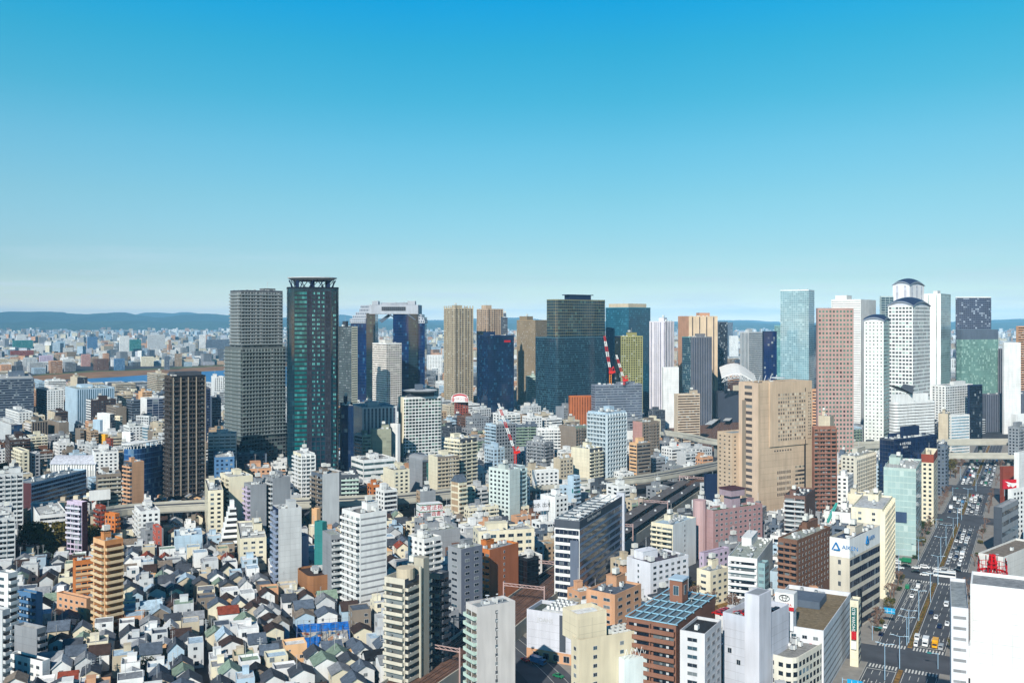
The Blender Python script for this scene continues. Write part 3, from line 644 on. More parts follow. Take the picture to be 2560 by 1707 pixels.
# station side and right half
T(
('round fronted salmon office with dark window bands',OB,1573,1592,1627,1108,1182,1212,35,'s','s','peach','salmon banded office',dict(wr='taupe')),
('taupe balcony apartments with pale green roof beside construction',AB,1582,1606,1646,1055,1150,1176,35,'p','d','taupe','taupe apartments by construction',dict(rc='palegreen',wl='pink')),
('dark shaded block under the end of the viaduct',OB,1760,1764,1806,1186,1245,1276,10,'p','p','navy'),  # shade is put into the navy wall colour
('pink brown hotel with paired window columns and roof hat',OB,1753,1783,1906,1276,1350,1398,32,'p','w',(176,138,138),'pink brown hotel',dict(wl=(190,156,158),bay=3.4,rc=(84,120,92),nw=700)),
('brown white checkered balcony building with dark roof',AB,1961,2013,2038,1240,1320,1352,62,'b','p',(124,94,84),'brown checkered building',dict(pc='palegrey',bay=5,rc='darkgrey')),
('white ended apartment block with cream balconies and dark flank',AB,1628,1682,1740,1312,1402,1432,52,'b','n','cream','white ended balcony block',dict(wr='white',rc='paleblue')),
('white office with even rows of framed windows',OB,1567,1626,1721,1407,1492,1530,38,'n','w',(228,230,238),'white framed window office',dict(rc=(90,84,96),bay=3.6)),
('white apartment building with slanting balconies beside scaffold',AB,1820,1893,1932,1396,1502,1530,66,'b','p','white','white slanted balconies',dict(bay=12)),
('small white house with curved grey roof by bare trees',OB,1742,1776,1822,1428,1492,1516,40,'w','w','cream','small white curved roof house'),
('brown balcony apartment tower with small window columns',AB,1945,1993,2075,1350,1488,1520,50,'b','w',(128,94,76),'brown balcony tower',dict(pc=(150,112,92),ww=1.2,bay=3.4)),
('brown block with pale blue sheet roof and open balcony strips',AB,1567,1690,1788,1562,1745,1830,59,'b','p',(140,98,80),'blue roofed brown block',dict(rc=(112,128,138),par=1.3,ph=False,nu=2,bay=8,pc=(140,98,80),parapet=.3)),
('light grey tiled apartment building with black flat roof',AB,1700,1762,1803,1584,1745,1850,60,'w','w',(216,216,220),'light grey tiled apartments',dict(rc=(50,52,56),bay=4,ph=False,nu=1)),
('dark brown restaurant building with small rooftop sign',OB,1800,1840,1860,1622,1700,1760,60,'b','b',(110,56,56)),
('large pale lavender car park building with rooftop cars',OB,1807,1896,1972,1548,1740,1800,49,'p','p','lavender','lavender car park',dict(ph=False,nu=0,rc=(150,140,126),parapet=2.2)),
('white car dealer building with long panelled side',OB,1970,2059,2127,1576,1700,1742,61,'w','l',(226,228,234),'white dealer building',dict(ph=False,nu=4,rc=(140,124,98),b=24,wr=(214,220,226),parapet=1.6)),
('cream round cornered building with dark roof plates',OB,1900,1985,2064,1648,1740,1790,48,'w','W',(232,228,214),'cream round cornered building',dict(cut=7,ph=False,rc=(150,150,148))),
('beige office with blue logo band and navy window strips',OB,2074,2124,2200,1348,1480,1585,50,'w','S',(216,206,188),'beige logo band office',dict(g=(24,34,60),rc=(60,80,110),fl=4.3,ww=1.3,bay=4.5,tc='white',tb=7.5,parapet=1.2)),
('cream hotel with pale roof and lattice balcony side to the avenue',AB,2128,2206,2231,1273,1470,1497,62,'w','d','cream','cream lattice hotel',dict(rc='palegrey',bay=4.6,ww=1.5,nu=3)),
('olive beige office with dark glass slot',OB,2229,2268,2282,1257,1336,1378,62,'v','s','olive',None,dict(fw=.2,bay=9)),
('pale green glass office with equipment roof by the avenue',OB,2209,2290,2304,1172,1332,1392,63,'g','g',(186,206,200),'pale green glass office',dict(g=(172,198,196),g2=(200,218,214),bay=2.2,gv=.12,fl=3.4)),
('white low block below the brown gridded tower',OB,2080,2126,2140,1282,1320,1352,62,'p','p','white'),
('cream apartment slab with blank end and deep balcony grid',AB,2103,2138,2186,1140,1228,1260,50,'w','d',(214,210,196),'deep grid apartment slab',dict(g=(46,44,46))),
('white narrow block left of the deep balcony slab',AB,2090,2120,2134,1190,1242,1275,58,'w','w','white'),
('navy glass office with white logo under the viaduct line',OB,2199,2234,2342,1098,1226,1262,34,'G','G','navy','navy logo office',dict(g=(18,38,74),g2=(30,60,110),wl='darkgrey')),
('cream tower with red brown top block and small windows',OB,2303,2334,2344,1136,1278,1312,62,'w','w',(232,222,196),'cream red topped tower',dict(tc='redbrown',parapet=5)),
('red brown block behind the pale green glass office',OB,2279,2304,2310,1124,1170,1230,62,'p','p','redbrown'),
('grey narrow office with round bay windows',OB,2341,2364,2368,1110,1206,1240,62,'w','b','slate'),
('brown and green gridded residential tower right of the beige hotel',AB,2030,2034,2090,1066,1258,1290,4,'p','d',(150,106,90),'brown green gridded tower',dict(g=(40,56,52),dep=16)),
('salmon banded office behind the beige hotel tower',OB,2030,2084,2110,974,1112,1160,58,'s','s','salmon','rear salmon office',dict(g=(40,30,40))),
('cream low tower with antenna plate in front of the salmon offices',OB,2046,2075,2086,1040,1070,1170,60,'p','p','beige'),
('white department store with black slot windows and curved front',OB,2219,2240,2340,1006,1110,1150,26,'s','s','white','white slot window store',dict(g=(70,66,66),fh=.26,cut=8,ph=False)),
('white grid window hotel with grey glass top',OB,2329,2364,2432,964,1036,1100,36,'w','W','white','white grid hotel',dict(bay=3.4)),
('narrow pale stair tower between store and striped white office',OB,2346,2370,2376,1034,1104,1138,60,'p','p','beige'),
('small white office with pale blue balcony stripes',OB,2370,2378,2424,1038,1105,1135,25,'w','s','white',None,dict(g=(130,170,190))),
('dark blue slab beside the white grid hotel',OB,2420,2424,2456,962,1052,1100,20,'p','G','navy'),
('grey ribbed department store with red base strip',OB,2454,2466,2600,985,1048,1080,12,'v','v',(110,114,126),'grey ribbed store',dict(fw=.45,g=(60,64,80))),
('grey slab with three window columns at the right edge',AB,2520,2548,2600,1068,1122,1165,35,'w','b','grey'),
('white roof topped store under the department store',OB,2528,2540,2600,1036,1066,1110,20,'p','p','white'),
('white tall blank advertising tower at the right edge',OB,2535,2548,2600,1132,1242,1290,40,'p','p','white','white edge tower'),
('brick red wall building with white bay windows beside the avenue',AB,2505,2508,2536,1167,1225,1262,16,'p','p','redbrown','brick red building'),
('grey office with dark ribbed left wall beside the avenue',OB,2484,2505,2546,1268,1364,1402,48,'p','s','grey','grey avenue office',dict(wl='darkgrey',fl=6,fh=.3)),
('white office strip behind the grey avenue office',OB,2520,2532,2600,1224,1330,1360,30,'p','w','white'),
('white broadcasting office with plain walls under the red ring aerial',OB,2446,2508,2600,1392,1457,1530,42,'p','p',(228,226,222),'white aerial office',dict(ph=False,nu=2,rc='taupe')),
('huge blank white building filling the lower right corner',OB,2423,2426,2640,1458,1900,2050,-27,'p','p',(244,246,250),'huge blank white building',dict(dep=14,ph=False,nu=0)),
('lower white wing with faint horizontal bands by the avenue',OB,2375,2378,2421,1516,1900,2060,-24,'p','l',(232,234,240),None,dict(dep=16,ph=False,nu=3,g=(220,222,230))),
('low dark restaurant with orange frame by the avenue crossing',OB,2118,2150,2184,1476,1545,1572,60,'p','p','black','dark orange framed restaurant',dict(ph=False,rc='black')),
('narrow cream office carrying a tall vertical sign',OB,2126,2146,2152,1502,1640,1668,62,'p','s','cream','cream vertical sign office'),
)
# skyline
T(
('slim green grey apartment slab right behind the teal tower',AB,846,879,894,816,1010,1080,56,'b','s',(60,66,74),'slim striped skyline slab',dict(wr='cream',fh=.4,g=(90,104,104))),
('white high rise apartments in front of the arch towers',AB,931,966,1004,858,995,1060,42,'b','d',(246,240,232),'white skyline apartments',dict(pc=(246,240,232),g=(120,112,104),g2=(200,190,180),tc='white')),
('golden beige ornate residential tower with stepped piers',AB,1111,1140,1182,770,985,1050,36,'d','d',(192,178,152),'golden residential tower',dict(g=(44,50,66),bay=3,pr=.15,piers=6,pierh=3,fw=.8)),
('second golden apartment tower with dark winged crown',AB,1193,1222,1257,772,870,1040,36,'d','d',(196,172,148),'second golden tower',dict(g=(50,52,64),bay=3,piers=6,fw=.8)),
('thin grey blue tower edge behind the second golden tower',AB,1252,1255,1269,793,842,1045,12,'p','b','slate'),
('dark blue glass office with small red logo',OB,1193,1219,1285,838,1003,1062,30,'G','G',(28,52,88),'dark blue logo office',dict(g=(16,38,70),g2=(40,90,120),pr=.3)),
('tan office tower with fine window grid and beige band',OB,1292,1338,1378,800,925,1035,48,'W','W',(160,140,112),'tan skyline office',dict(g=(110,106,94),bay=1.6,fh=.6)),
('wide dark teal glass tower, lower stage with reflections',OB,1336,1392,1520,843,1020,1064,36,'g','g',(70,104,120),'dark teal glass tower',dict(g=(20,44,60),g2=(60,100,116),bay=1.4,pr=.2,ph=False,cut=3)),
('greenish blue glass tower behind the dark teal tower',OB,1514,1572,1626,768,935,1046,44,'g','g',(60,130,150),'greenish blue rear tower',dict(g=(24,78,104),g2=(56,120,144),pr=.15,gv=.25)),
('dark blue glass flank tower left of the pinstripe tower',OB,1622,1626,1660,852,935,1050,10,'p','G','navy',None,dict(g=(26,56,100))),
('yellow green gridded hotel tower with dark side',OB,1537,1552,1607,840,1005,1068,24,'G','W',(176,172,112),'yellow green gridded tower',dict(wl='navy',g=(44,50,40),fw=.66,fh=.6,bay=3.4)),
('white and grey pinstripe tower',OB,1625,1664,1684,803,920,1062,58,'V','V',(226,222,228),'white pinstripe tower',dict(g=(90,96,130),fw=.4,piers=5)),
('salmon and cream panelled station tower',OB,1695,1722,1794,790,1003,1046,12,'p','v',(226,170,136),'salmon station tower',dict(wr=(226,200,168),g=(70,64,72),fw=.14,bay=11)),
('green glass edged grey office in front of the salmon tower',OB,1705,1727,1780,842,1006,1064,22,'g','v',(128,128,134),'green edged grey office',dict(wl=(90,150,150),g=(52,66,90))),
('thin blue glass tower behind the salmon tower',OB,1792,1796,1819,804,900,1032,10,'p','g','slate'),
('wide low station department store with white fins',OB,1607,1614,1696,945,1000,1040,12,'p','v',(176,178,168),'finned station store',dict(fw=.4,g=(96,104,100),rc='green')),
('white blank block behind the finned station store',OB,1655,1658,1697,918,946,1070,10,'p','p','white'),
('grey clad tower under construction carrying two red cranes',OB,1478,1488,1606,962,1040,1090,18,'s','s',(128,136,150),'unfinished crane tower',dict(g=(74,84,100),nu=12)),
('white and glass office with dark glass top',OB,1850,1872,1908,830,900,1030,42,'v','s','palegrey','white glass office east',dict(g=(90,110,124))),
('navy glass block beside the pale green glass tower',OB,1906,1910,1942,828,905,1070,8,'p','G','navy',None,dict(g=(16,40,90))),
('maroon long station mall with stepped roof',OB,1892,1900,2002,907,956,1022,12,'p','l','maroon','maroon station mall'),
('beige office strip beside the maroon mall',OB,1996,2000,2042,880,955,1030,8,'p','s','beige'),
('pale green glass tower, tall set back upper stage',OB,1951,2022,2036,724,905,1060,62,'g','g',(190,212,218),'pale green glass tower',dict(g=(122,160,172),g2=(160,194,202),bay=2.6,tc='white',ph=False,gv=.2)),
('wide green glass lower stage of the pale glass tower',OB,1936,2022,2044,813,905,1052,64,'g','g',(120,176,180),None,dict(g=(80,136,146),g2=(130,180,184),gv=.3,bay=2.4,ph=False)),
('pink granite tower with square punched windows',OB,2040,2044,2134,770,1140,1164,2,'p','W',(188,154,146),'pink granite tower',dict(g=(84,124,112),g2=(30,30,36),bay=3.2,fl=3.9,dep=22,fw=.56,fh=.5)),
('white department tower with faint joints behind the pink tower',OB,2078,2152,2190,748,912,1075,54,'l','v',(240,240,236),'white joined tower',dict(fw=.12,g=(200,196,190),bay=6)),
('dark glass gridded tower between the white towers',OB,2199,2203,2234,740,812,1080,8,'p','g',(190,206,206),None,dict(g=(56,84,100),bay=5)),
('tall white ridged tower with glass corner',OB,2310,2352,2377,734,960,1070,52,'v','g',(248,248,246),'tall white ridged tower',dict(wr=(150,176,180),fw=.12,bay=9,g=(150,170,170))),
('pale green glass office with mirrored rows near the right edge',OB,2391,2404,2496,824,965,1062,18,'g','g',(120,156,150),'mirrored green office',dict(g=(112,150,142),g2=(170,204,194),pr=.3,tc='slate',gv=.2,parapet=12)),
('dark grey striped office at the right edge of the skyline',OB,2495,2534,2600,872,962,1062,40,'v','l',(120,120,128),'striped skyline office',dict(fw=.5,g=(50,52,64))),
('tall orange beige thin tower at the far right edge',AB,2540,2546,2600,815,870,1075,15,'p','b','salmon'),
('white boxes with penthouse behind the striped office',OB,2506,2510,2552,856,870,1085,8,'p','p','white'),
('small tan office tower with green low wing beside the dark blue office',OB,1193,1196,1220,930,985,1040,10,'p','v','olive'),
('green glass low pavilion under the tan skyline office',OB,1314,1318,1340,940,985,1040,10,'p','s','palegreen'),
('tan office block with thin white window lines by the railway yard',OB,1685,1694,1750,985,1076,1110,18,'p','s',(216,196,172),'tan railway office',dict(g=(90,70,60),fh=.5)),
)

T(('low building with a vivid yellow flat roof among white houses',OB,1866,1876,1906,1358,1392,1412,50,'w','w','white','vivid yellow roof',dict(rc=(226,222,20),ph=False,nu=0,parapet=.2)),
('pale blue windowless box warehouse behind the gabled houses',OB,428,436,506,1340,1372,1396,20,'p','p','paleblue','pale blue warehouse',dict(ph=False,rc='paleblue',b=18)),
('small coral red narrow house with stepped terraces',AB,382,390,404,1318,1362,1392,30,'w','w',(196,100,84),None,dict(ph=False)),
('grey gabled house with dark steep roof and white dormers',OB,1752,1760,1822,1382,1425,1448,40,'w','w','mauve',None,dict(rc=(66,48,62),ph=False)),
('translucent blue sheeted scaffold slab attached to the slanted balcony block',OB,1896,1912,1922,1408,1500,1528,60,'s','s',(150,184,190),None,dict(ph=False,g=(120,150,160))),
)
def find(word):
    for o in S.objects:
        if o.get('label') and word in o['label']: return o
    raise KeyError(word)
def stage(root,x,y,w,d,z,h,LS,RS,wall,part='upper_stage',**o):
    e=bpy.data.objects.new(part,None); COL.objects.link(e); e.parent=root; e.location=(x,y,z)
    D=root.location.y
    if o.get('cut'):
        c=o['cut']; poly=[]
        for (cx,cy,sx_,sy_) in ((0,0,1,1),(w,0,-1,1),(w,d,-1,-1),(0,d,1,-1)):
            pts=[(cx+sx_*c*(1-sin(pi/2*k/4)),cy+sy_*c*(1-cos(pi/2*k/4))) for k in range(5)]
            if sx_*sy_>0: pts=pts[::-1]
            poly+=pts
    else: poly=[(0,0),(w,0),(w,d),(0,d)]
    build_body(e,poly,w,d,h,D,LS,RS,wall,o,(0,0,0,5000))
    return e
def sill_mesh():
    m=MB(); m.box(0,.7,-.1,0,0,.3,M_WALL); return m.mesh("sill")
def hz(y,D): return H-(y-HY)*D/F
def px2m(px,D): return px*D/F
# crown of the grey green tower
r=find('grey green balconied tower'); D=r.location.y; a,b,h=r['_a'],r['_b'],r['_h']
stage(r,0.6,px2m(22,D)*0.5,a-1.5,b*0.62,h-.9,hz(722,D)-h,'b','b',(112,118,122),pc=(144,154,158),g=(50,58,62),bay=2.6,cut=0,ph=True,tc='darkgrey',rc='darkgrey')
# teal tower
r,a,b,h=B('tall teal glass apartment tower with round helipad on struts',AB,716,718,848,717,1182,1240,view_phi(718)+1,'G','G',(24,34,48),'tall teal tower',
  g=(14,50,64),g2=(30,80,92),pr=.2,bay=1.6,fl=3.3,cut=5,dep=36,ph=False,nu=0,rc='darkgrey',gv=.5)
D=r.location.y
m=MB()
for x in (0.2,.5,.8):
    for y in (.2,.5,.8): m.box(a*x-1.2,a*x+1.2,b*y-1.2,b*y+1.2,h-.8,h+5,M_WALL)
for k in range(14):
    t=2*pi*k/14; m.bar((a/2+a*.40*cos(t),b/2+b*.40*sin(t),h-.8),(a/2+a*.46*cos(t+.25),b/2+b*.46*sin(t+.25),h+5.4),.5,M_WALL)
    m.bar((a/2+a*.40*cos(t+.3),b/2+b*.40*sin(t+.3),h-.8),(a/2+a*.46*cos(t-.05),b/2+b*.46*sin(t-.05),h+5.4),.4,M_WALL)
m.build('crown_frame',r,C('navy'))
m=MB(); R0=17.4
m.cyl(a/2,b/2,R0*.82,h+5,h+7,M_WALL,28,R0*1.06); m.cyl(a/2,b/2,R0*1.06,h+7,h+7.6,M_WALL,28,R0*1.06)
m.build('helipad',r,C('palegrey'))
for k in range(26):
    rr=random.Random(k); 
# low round plinth of balcony columns: proud dark fins up the tower
m=MB()
nf=round(h/3.3)
for t in (.385,.46,.55,.64,.73,.83): m.box(a*t-.3,a*t+.3,-.5,0,0,h-2,M_WALL)
for k in range(nf): m.box(a*.385,a*.83,-.3,0,k*h/nf,k*h/nf+.5,M_WALL)
m.build('facade_grid',r,C((52,56,72)))
def gcol(t0,t1,nb,mt,name,z0=4.0):
    m=MB(); m.wallq((a*t0,-.12),(a*t1,-.12),z0,h-3,mt,nb,round((h-3-z0)/3.3),C((24,34,48))); m.build(name,r)
gcol(.14,.375,5,pat(.96,.60,(18,96,98),(70,146,146),.4,True,rough=.1,gv=.6),'bright_window_bay')
for t0 in (.475,.565,.655): gcol(t0,t0+.06,2,pat(.84,.52,(16,66,76),(96,172,172),.62,True,rough=.1,gv=.5),'window_column',h*.28)
gcol(.88,.94,2,pat(.84,.52,(16,66,76),(96,172,172),.55,True,rough=.1,gv=.5),'window_column')
gcol(.39,.455,2,pat(.8,.6,(30,30,44),(60,60,70),.4,True,rough=.4),'balcony_recess'); gcol(.74,.82,2,pat(.8,.6,(28,30,42),(60,64,74),.4,True,rough=.4),'balcony_recess')
# helipad on the white balconied high rise
r=find('white balconied high rise with helipad'); a,b,h=r['_a'],r['_b'],r['_h']
stage(r,a*.2,b*.2,a*.62,b*.6,h-.9,4.5,'p','p','darkgrey','penthouse',ph=False,nu=0)
m=MB(); m.cyl(a*.5,b*.5,a*.36,h+3.8,h+5.2,M_WALL,24,a*.42); m.build('helipad',r,C('palegrey'))
m=MB(); m.box(a*.5-3,a*.5+3,b*.5,b*.5+5,h+5.3,h+10,M_WALL); m.build('penthouse',r,C('slate'))
# dark teal tower upper stage
r=find('wide dark teal glass tower'); D=r.location.y; a,b,h=r['_a'],r['_b'],r['_h']
e=stage(r,0.4,2,a-1.0,min(b*.5,22),h-.9,hz(748,D)-h+.9,'g','g',(124,122,92),g=(26,52,66),g2=(70,104,104),pr=.1,bay=3.0,fl=3.6,cut=5,ph=False,rc='darkgrey',gv=.6)
m=MB(); m.box(a*.3,a*.72,6,16,hz(748,D)-1,hz(737,D),M_WALL); m.box(a*.26,a*.76,5,17,hz(737,D),hz(735,D),M_WALL,bottom=True); m.build('roof_canopy',r,C('navy'))
# teal rear tower crown
r=find('greenish blue glass tower'); a,b,h=r['_a'],r['_b'],r['_h']
m=MB(); m.box(3,a-5,3,b-3,h,h+5,M_WALL); m.build('penthouse',r,C('beige'))
# arch towers: two glass blocks joined by a roof garden ring
def arch_building():
    X0,D,_=P(871,1046); s=D/F
    root=bpy.data.objects.new('twin_tower_building',None); COL.objects.link(root); root.location=(X0,D,0)
    tag(root,'twin dark glass towers joined at the top by a grey bridging floor',"tower building"); REFS.append(('twin arch towers',965,880))
    FOOT.append([(X0,D),(X0+192*s,D),(X0+192*s,D+60),(X0,D+60)]); OCC.append((871,1062,757,965,D,'twin arch towers'))
    gl=pat(.94,.9,(14,40,84),(60,110,150),.12,True,rough=.05); gd=pat(.94,.9,(20,44,50),(60,90,80),.1,True,rough=.06); sm=pat(.45,.45,(40,60,90),(90,110,130),0,True)
    navy=C((24,44,76)); lg=C((178,184,194))
    def tower(name,x0,xm,x1,ztop,step):
        e=bpy.data.objects.new(name,None); COL.objects.link(e); e.parent=root
        xa,xb,xc_=[(x-871)*s for x in (x0,xm,x1)]
        z=hz(ztop,D)
        m=MB(); m.prism([(xa,18),(xb,0),(xc_,0),(xc_,28),(xa,44)],0,z,gl,2.2,4.0,M_WALLA,navy,lg); m.build('glass_wall',e)
        return e,z
    e,z=tower('tower',871,922,938,796,0)
    m=MB(); m.box((916-871)*s,(938.5-871)*s,-1.2,26,0,hz(783,D),gd,navy,bay=2.2); m.build('glass_shaft',e)
    m=MB()
    for x0,x1,y0,y1 in ((869,925,808,796),(876,925,796,788),(884,925,788,780),(893,925,780,771),(896,925,771,763)):
        m.prism([((x0-871)*s,17),((x1-871)*s,-.6),((x1-871)*s,44),((x0-871)*s,44)],hz(y0,D),hz(y1,D),sm,3.5,4,M_WALLA,lg,lg)
    m.build('stepped_crown',e)
    e,z=tower('tower',983,1021,1062,808,0)
    m=MB(); m.box((983-871)*s,(1022-871)*s,-2,2,0,hz(784,D),gl,navy,bay=2.2); m.box((1022-871)*s,(1045-871)*s,-2.5,30,0,hz(784,D),gd,navy,bay=2.2); m.build('glass_shaft',e)
    m=MB()
    for x0,x1,y0,y1 in ((1045,1062,808,800),(1045,1060,800,793),(1045,1054,793,786)): m.prism([((x0-871)*s,-.6),((x1-871)*s,-.6),((x1-871)*s,44),((x0-871)*s,44)],hz(y0,D),hz(y1,D),sm,3.5,4,M_WALLA,lg,lg)
    m.build('stepped_crown',e)
    m=MB(); zb,zt=hz(785,D),hz(762,D); xa,xb=(924-871)*s,(1046-871)*s
    m.box(xa,xb,-4,50,zb,zt,M_WALLA,lg,bottom=True)
    m.box(xa+4,xa+12,-4.3,10,zt,zt+5,M_WALLA,lg); m.box(xb-14,xb-4,-4.3,10,zt,zt+5,M_WALLA,lg)
    m.build('bridging_floor',root)
    m=MB(); dk=pat(.6,.6,(24,30,40),(60,70,80),.1,True)
    m.face([((955-871)*s,-4.3,hz(777,D)),((1015-871)*s,-4.3,hz(777,D)),((1015-871)*s,-4.3,hz(767,D)),((955-871)*s,-4.3,hz(767,D))],dk,[(0,0),(12,0),(12,2),(0,2)],C('darkgrey')); m.build('window_band',root)
    m=MB()
    for k in range(26):
        x=xa+14+k*(xb-xa-30)/25; m.box(x-.4,x+.4,0,1,zt,zt+random.Random(k).uniform(1,4),M_WALLA,lg)
    m.cyl((xa+xb)/2,22,20,zt,zt+3,M_WALLA,26,20,lg)
    m.build('roof_garden_ring',root)
    m=MB()
    for x0,y0,x1,y1 in ((948,803,972,786),(983+2,786,1000,786),(952,806,976,787)): m.bar(((x0-871)*s,4,hz(y0,D)),((x1-871)*s,4,hz(y1,D)),2.0,M_WALL)
    for x0,y0,x1,y1 in ((1040,800,1020,786),(983,792,975,786)): m.bar(((x0-871)*s,-3,hz(y0,D)),((x1-871)*s,-3,hz(y1,D)),1.6,M_WALL)
    m.build('brace',root,C('slate'))
arch_building()
# vault-roofed white towers
def vaulted(label,ref,xl,xc,xr,yt,yd,yv,yb,phi,LS,RS,wall,dome=(48,62,92),**o):
    r,a,b,h=B(label,OB,xl,xc,xr,yt,yv,yb,phi,LS,RS,wall,ref,ph=False,nu=0,parapet=.3,**o)
    D=r.location.y; hd=hz(yd,D)-h; n=14; ov=1.0
    m=MB(); f=lambda u,v: h+hd*(1-(u*u+v*v)/2)
    q=[[((.5+u/2)*(a+2*ov)-ov,(.5+v/2)*(b+2*ov)-ov,f(u,v)) for v in [-1+2*j/n for j in range(n+1)]] for u in [-1+2*i/n for i in range(n+1)]]
    for i in range(n):
        for j in range(n): m.face([q[i][j],q[i+1][j],q[i+1][j+1],q[i][j+1]],M_METAL)
    m.build('vaulted_roof',r,C(dome))
    m=MB()
    for i in range(n):
        for pa,pb in ((q[i][0],q[i+1][0]),(q[i+1][n],q[i][n]),(q[0][i+1],q[0][i]),(q[n][i],q[n][i+1])):
            m.face([(pa[0],pa[1],pa[2]-1.1),(pb[0],pb[1],pb[2]-1.1),(pb[0],pb[1],pb[2]+.05),(pa[0],pa[1],pa[2]+.05)],M_METAL)
    m.build('roof_edge',r,C((150,160,176)))
    m=MB()
    for i in range(n):
        for (pa,pb,ox,oy) in ((q[i][0],q[i+1][0],0,ov+.4),(q[0][i+1],q[0][i],ov+.4,0),(q[n][i],q[n][i+1],-ov-.4,0),(q[i+1][n],q[i][n],0,-ov-.4)):
            m.face([(pa[0]+ox,pa[1]+oy,h-.3),(pb[0]+ox,pb[1]+oy,h-.3),(pb[0]+ox,pb[1]+oy,pb[2]-.2),(pa[0]+ox,pa[1]+oy,pa[2]-.2)],M_WALL)
    m.build('gable_wall',r,C('lavender'))
    return r,a,b,h
vaulted('white panelled tower with vaulted roof, farthest of the three vaulted towers','far vaulted tower',2232,2274,2310,712,694,770,1075,45,'v','v',(240,240,242),g=(180,182,194),fw=.3,bay=12)
vaulted('widest vaulted white tower with deep rows of shaded balcony openings','wide vaulted tower',2220,2282,2325,764,741,985,1112,48,'W','W',(240,242,240),g=(70,74,80),g2=(190,214,206),pr=.3,fw=.7,fh=.52,bay=3.6,fl=3.9)
vaulted('slimmer pale vaulted tower with tiny black square windows','slim vaulted tower',2160,2209,2224,801,785,1065,1128,55,'w','s',(238,242,238),g=(60,66,70),g2=(180,210,196),pr=.45,fw=.36,fh=.36,bay=3.6,fl=3.6,wr=(190,214,206))
# dark round apartment tower
B('dark round apartment tower with white vertical balcony edges and crown ring',AB,2387,2390,2480,742,822,1046,0,'d','d',(92,104,128),'dark round tower',round=True,dep=40,g=(26,38,62),g2=(170,184,200),pr=.3,bay=2.6,tc='white')
# black V crown
r=find('white department store with black slot'); a,b,h=r['_a'],r['_b'],r['_h']; D=r.location.y
m=MB(); x0=a*.22; w=px2m(55,D)
for s0,s1 in ((0,.5),(1,.5)):
    A=[(x0+w*s0,8,hz(968,D)),(x0+w*s1,0,hz(986,D)),(x0+w*s1,16,hz(978,D)),(x0+w*s0,20,hz(965,D))]
    m.face(A,M_METAL); m.face([(p[0],p[1],p[2]-1) for p in A][::-1],M_METAL)
m.build('winged_roof',r,C('darkgrey'))
m=MB(); m.box(2,a-6,4,b-2,h-.8,h+7,M_WALL); m.build('penthouse',r,C('white'))
# beige hotel tower complex
r,a,b,h=B('very tall beige hotel tower with square window grid and stepped wings','hotel_tower',1847,1895,2030,957,1240,1300,31,'w','p',(206,182,156),'beige hotel tower',cat='hotel tower',ph=False,nu=3,rc=(120,112,104),m=1.2,nw=0,fw=.45,bay=30,g=(90,84,84),fl=4.2,wl=(216,190,166))
D=r.location.y
m=MB(); wm=pat(.62,.6,(96,84,76),(226,216,196),.75,True,rough=.5); zt,zb=hz(972,D),hz(1112,D)
m.wallq((a*.34,-.9),(a*.86,-.9),hz(1108,D),hz(985,D),wm,12,13,C((206,182,156)))
m.build('window_grid',r)
# big lit upper block standing proud of the base
m=MB(); c=C((208,184,158))
m.box(a*.20,a*.90,-.8,6,hz(1120,D),h+.3,M_WALLA,c); m.box(a*.905,a*.985,-.4,6,hz(1105,D),h-1.5,M_WALLA,c); m.build('upper_block',r)
wm2=pat(.55,.55,(80,72,68),(190,186,174),.4,True)
for nm,u0,u1,y0,y1,nx,ny,mt_,yy in (('slit_windows',.915,.975,1100,985,2,15,wm2,-.45),('square_windows',.34,.60,1250,1180,7,5,wm2,-.05),('square_windows',.28,.62,1135,1128,7,1,wm2,-.05),('recessed_balconies',.68,.86,1225,1172,4,5,pat(1,.5,(70,66,66),(200,190,170),.3,True),-.05)):
    m=MB(); m.wallq((a*u0,yy),(a*u1,yy),hz(y0,D),hz(y1,D),mt_,nx,ny,c); m.build(nm,r)
m=MB(); m.box(-.4,.0,b*.62,b*.80,0,h-12,M_WALL); m.build('stair_bay',r,C((150,136,120)))
m=MB(); m.box(a*.85,a*.862,-.85,0,hz(1240,D),hz(975,D),M_DARK); m.build('shadow_joint',r)  # dark strip painted in for the shade of a recess line
stage(r,-6,b,18,14,0,hz(1088,D),'w','w',(206,182,156),'side_wing',ph=False,bay=4,fw=.35,fh=.35,g=(70,62,60),nu=0)
m=MB()
for k in range(5): m.bar((a*.1*k+4,b*.5,h-.5),(a*.1*k+6,b*.5,h+4),.3,M_METAL)
m.cyl(a*.5,b*.4,5,h+2,h+2.5,M_METAL,16); m.build('roof_equipment',r,C('palegrey'))
# pink hotel roof hat and tower
r=find('pink brown hotel with paired'); D=r.location.y; a,b,h=r['_a'],r['_b'],r['_h']
m=MB(); X=a*.42; m.box(X,X+6.5,2,8,h-.9,h+6,M_WALL); m.prism([(X-2,.5),(X+8.5,.5),(X+8.5,9.5),(X-2,9.5)],h+6,h+9.5,M_WALL); m.build('roof_hat',r,C((170,150,160)))
m=MB(); m.box(X-2.4,X+8.9,.1,9.9,h+9.52,h+10.2,M_WALL); m.build('hat_rim',r,C('maroon'))
m=MB(); m.cyl(-3,b*.8,3.6,0,h+5,M_WALL,14); m.build('stair_turret',r,C((200,168,168)))
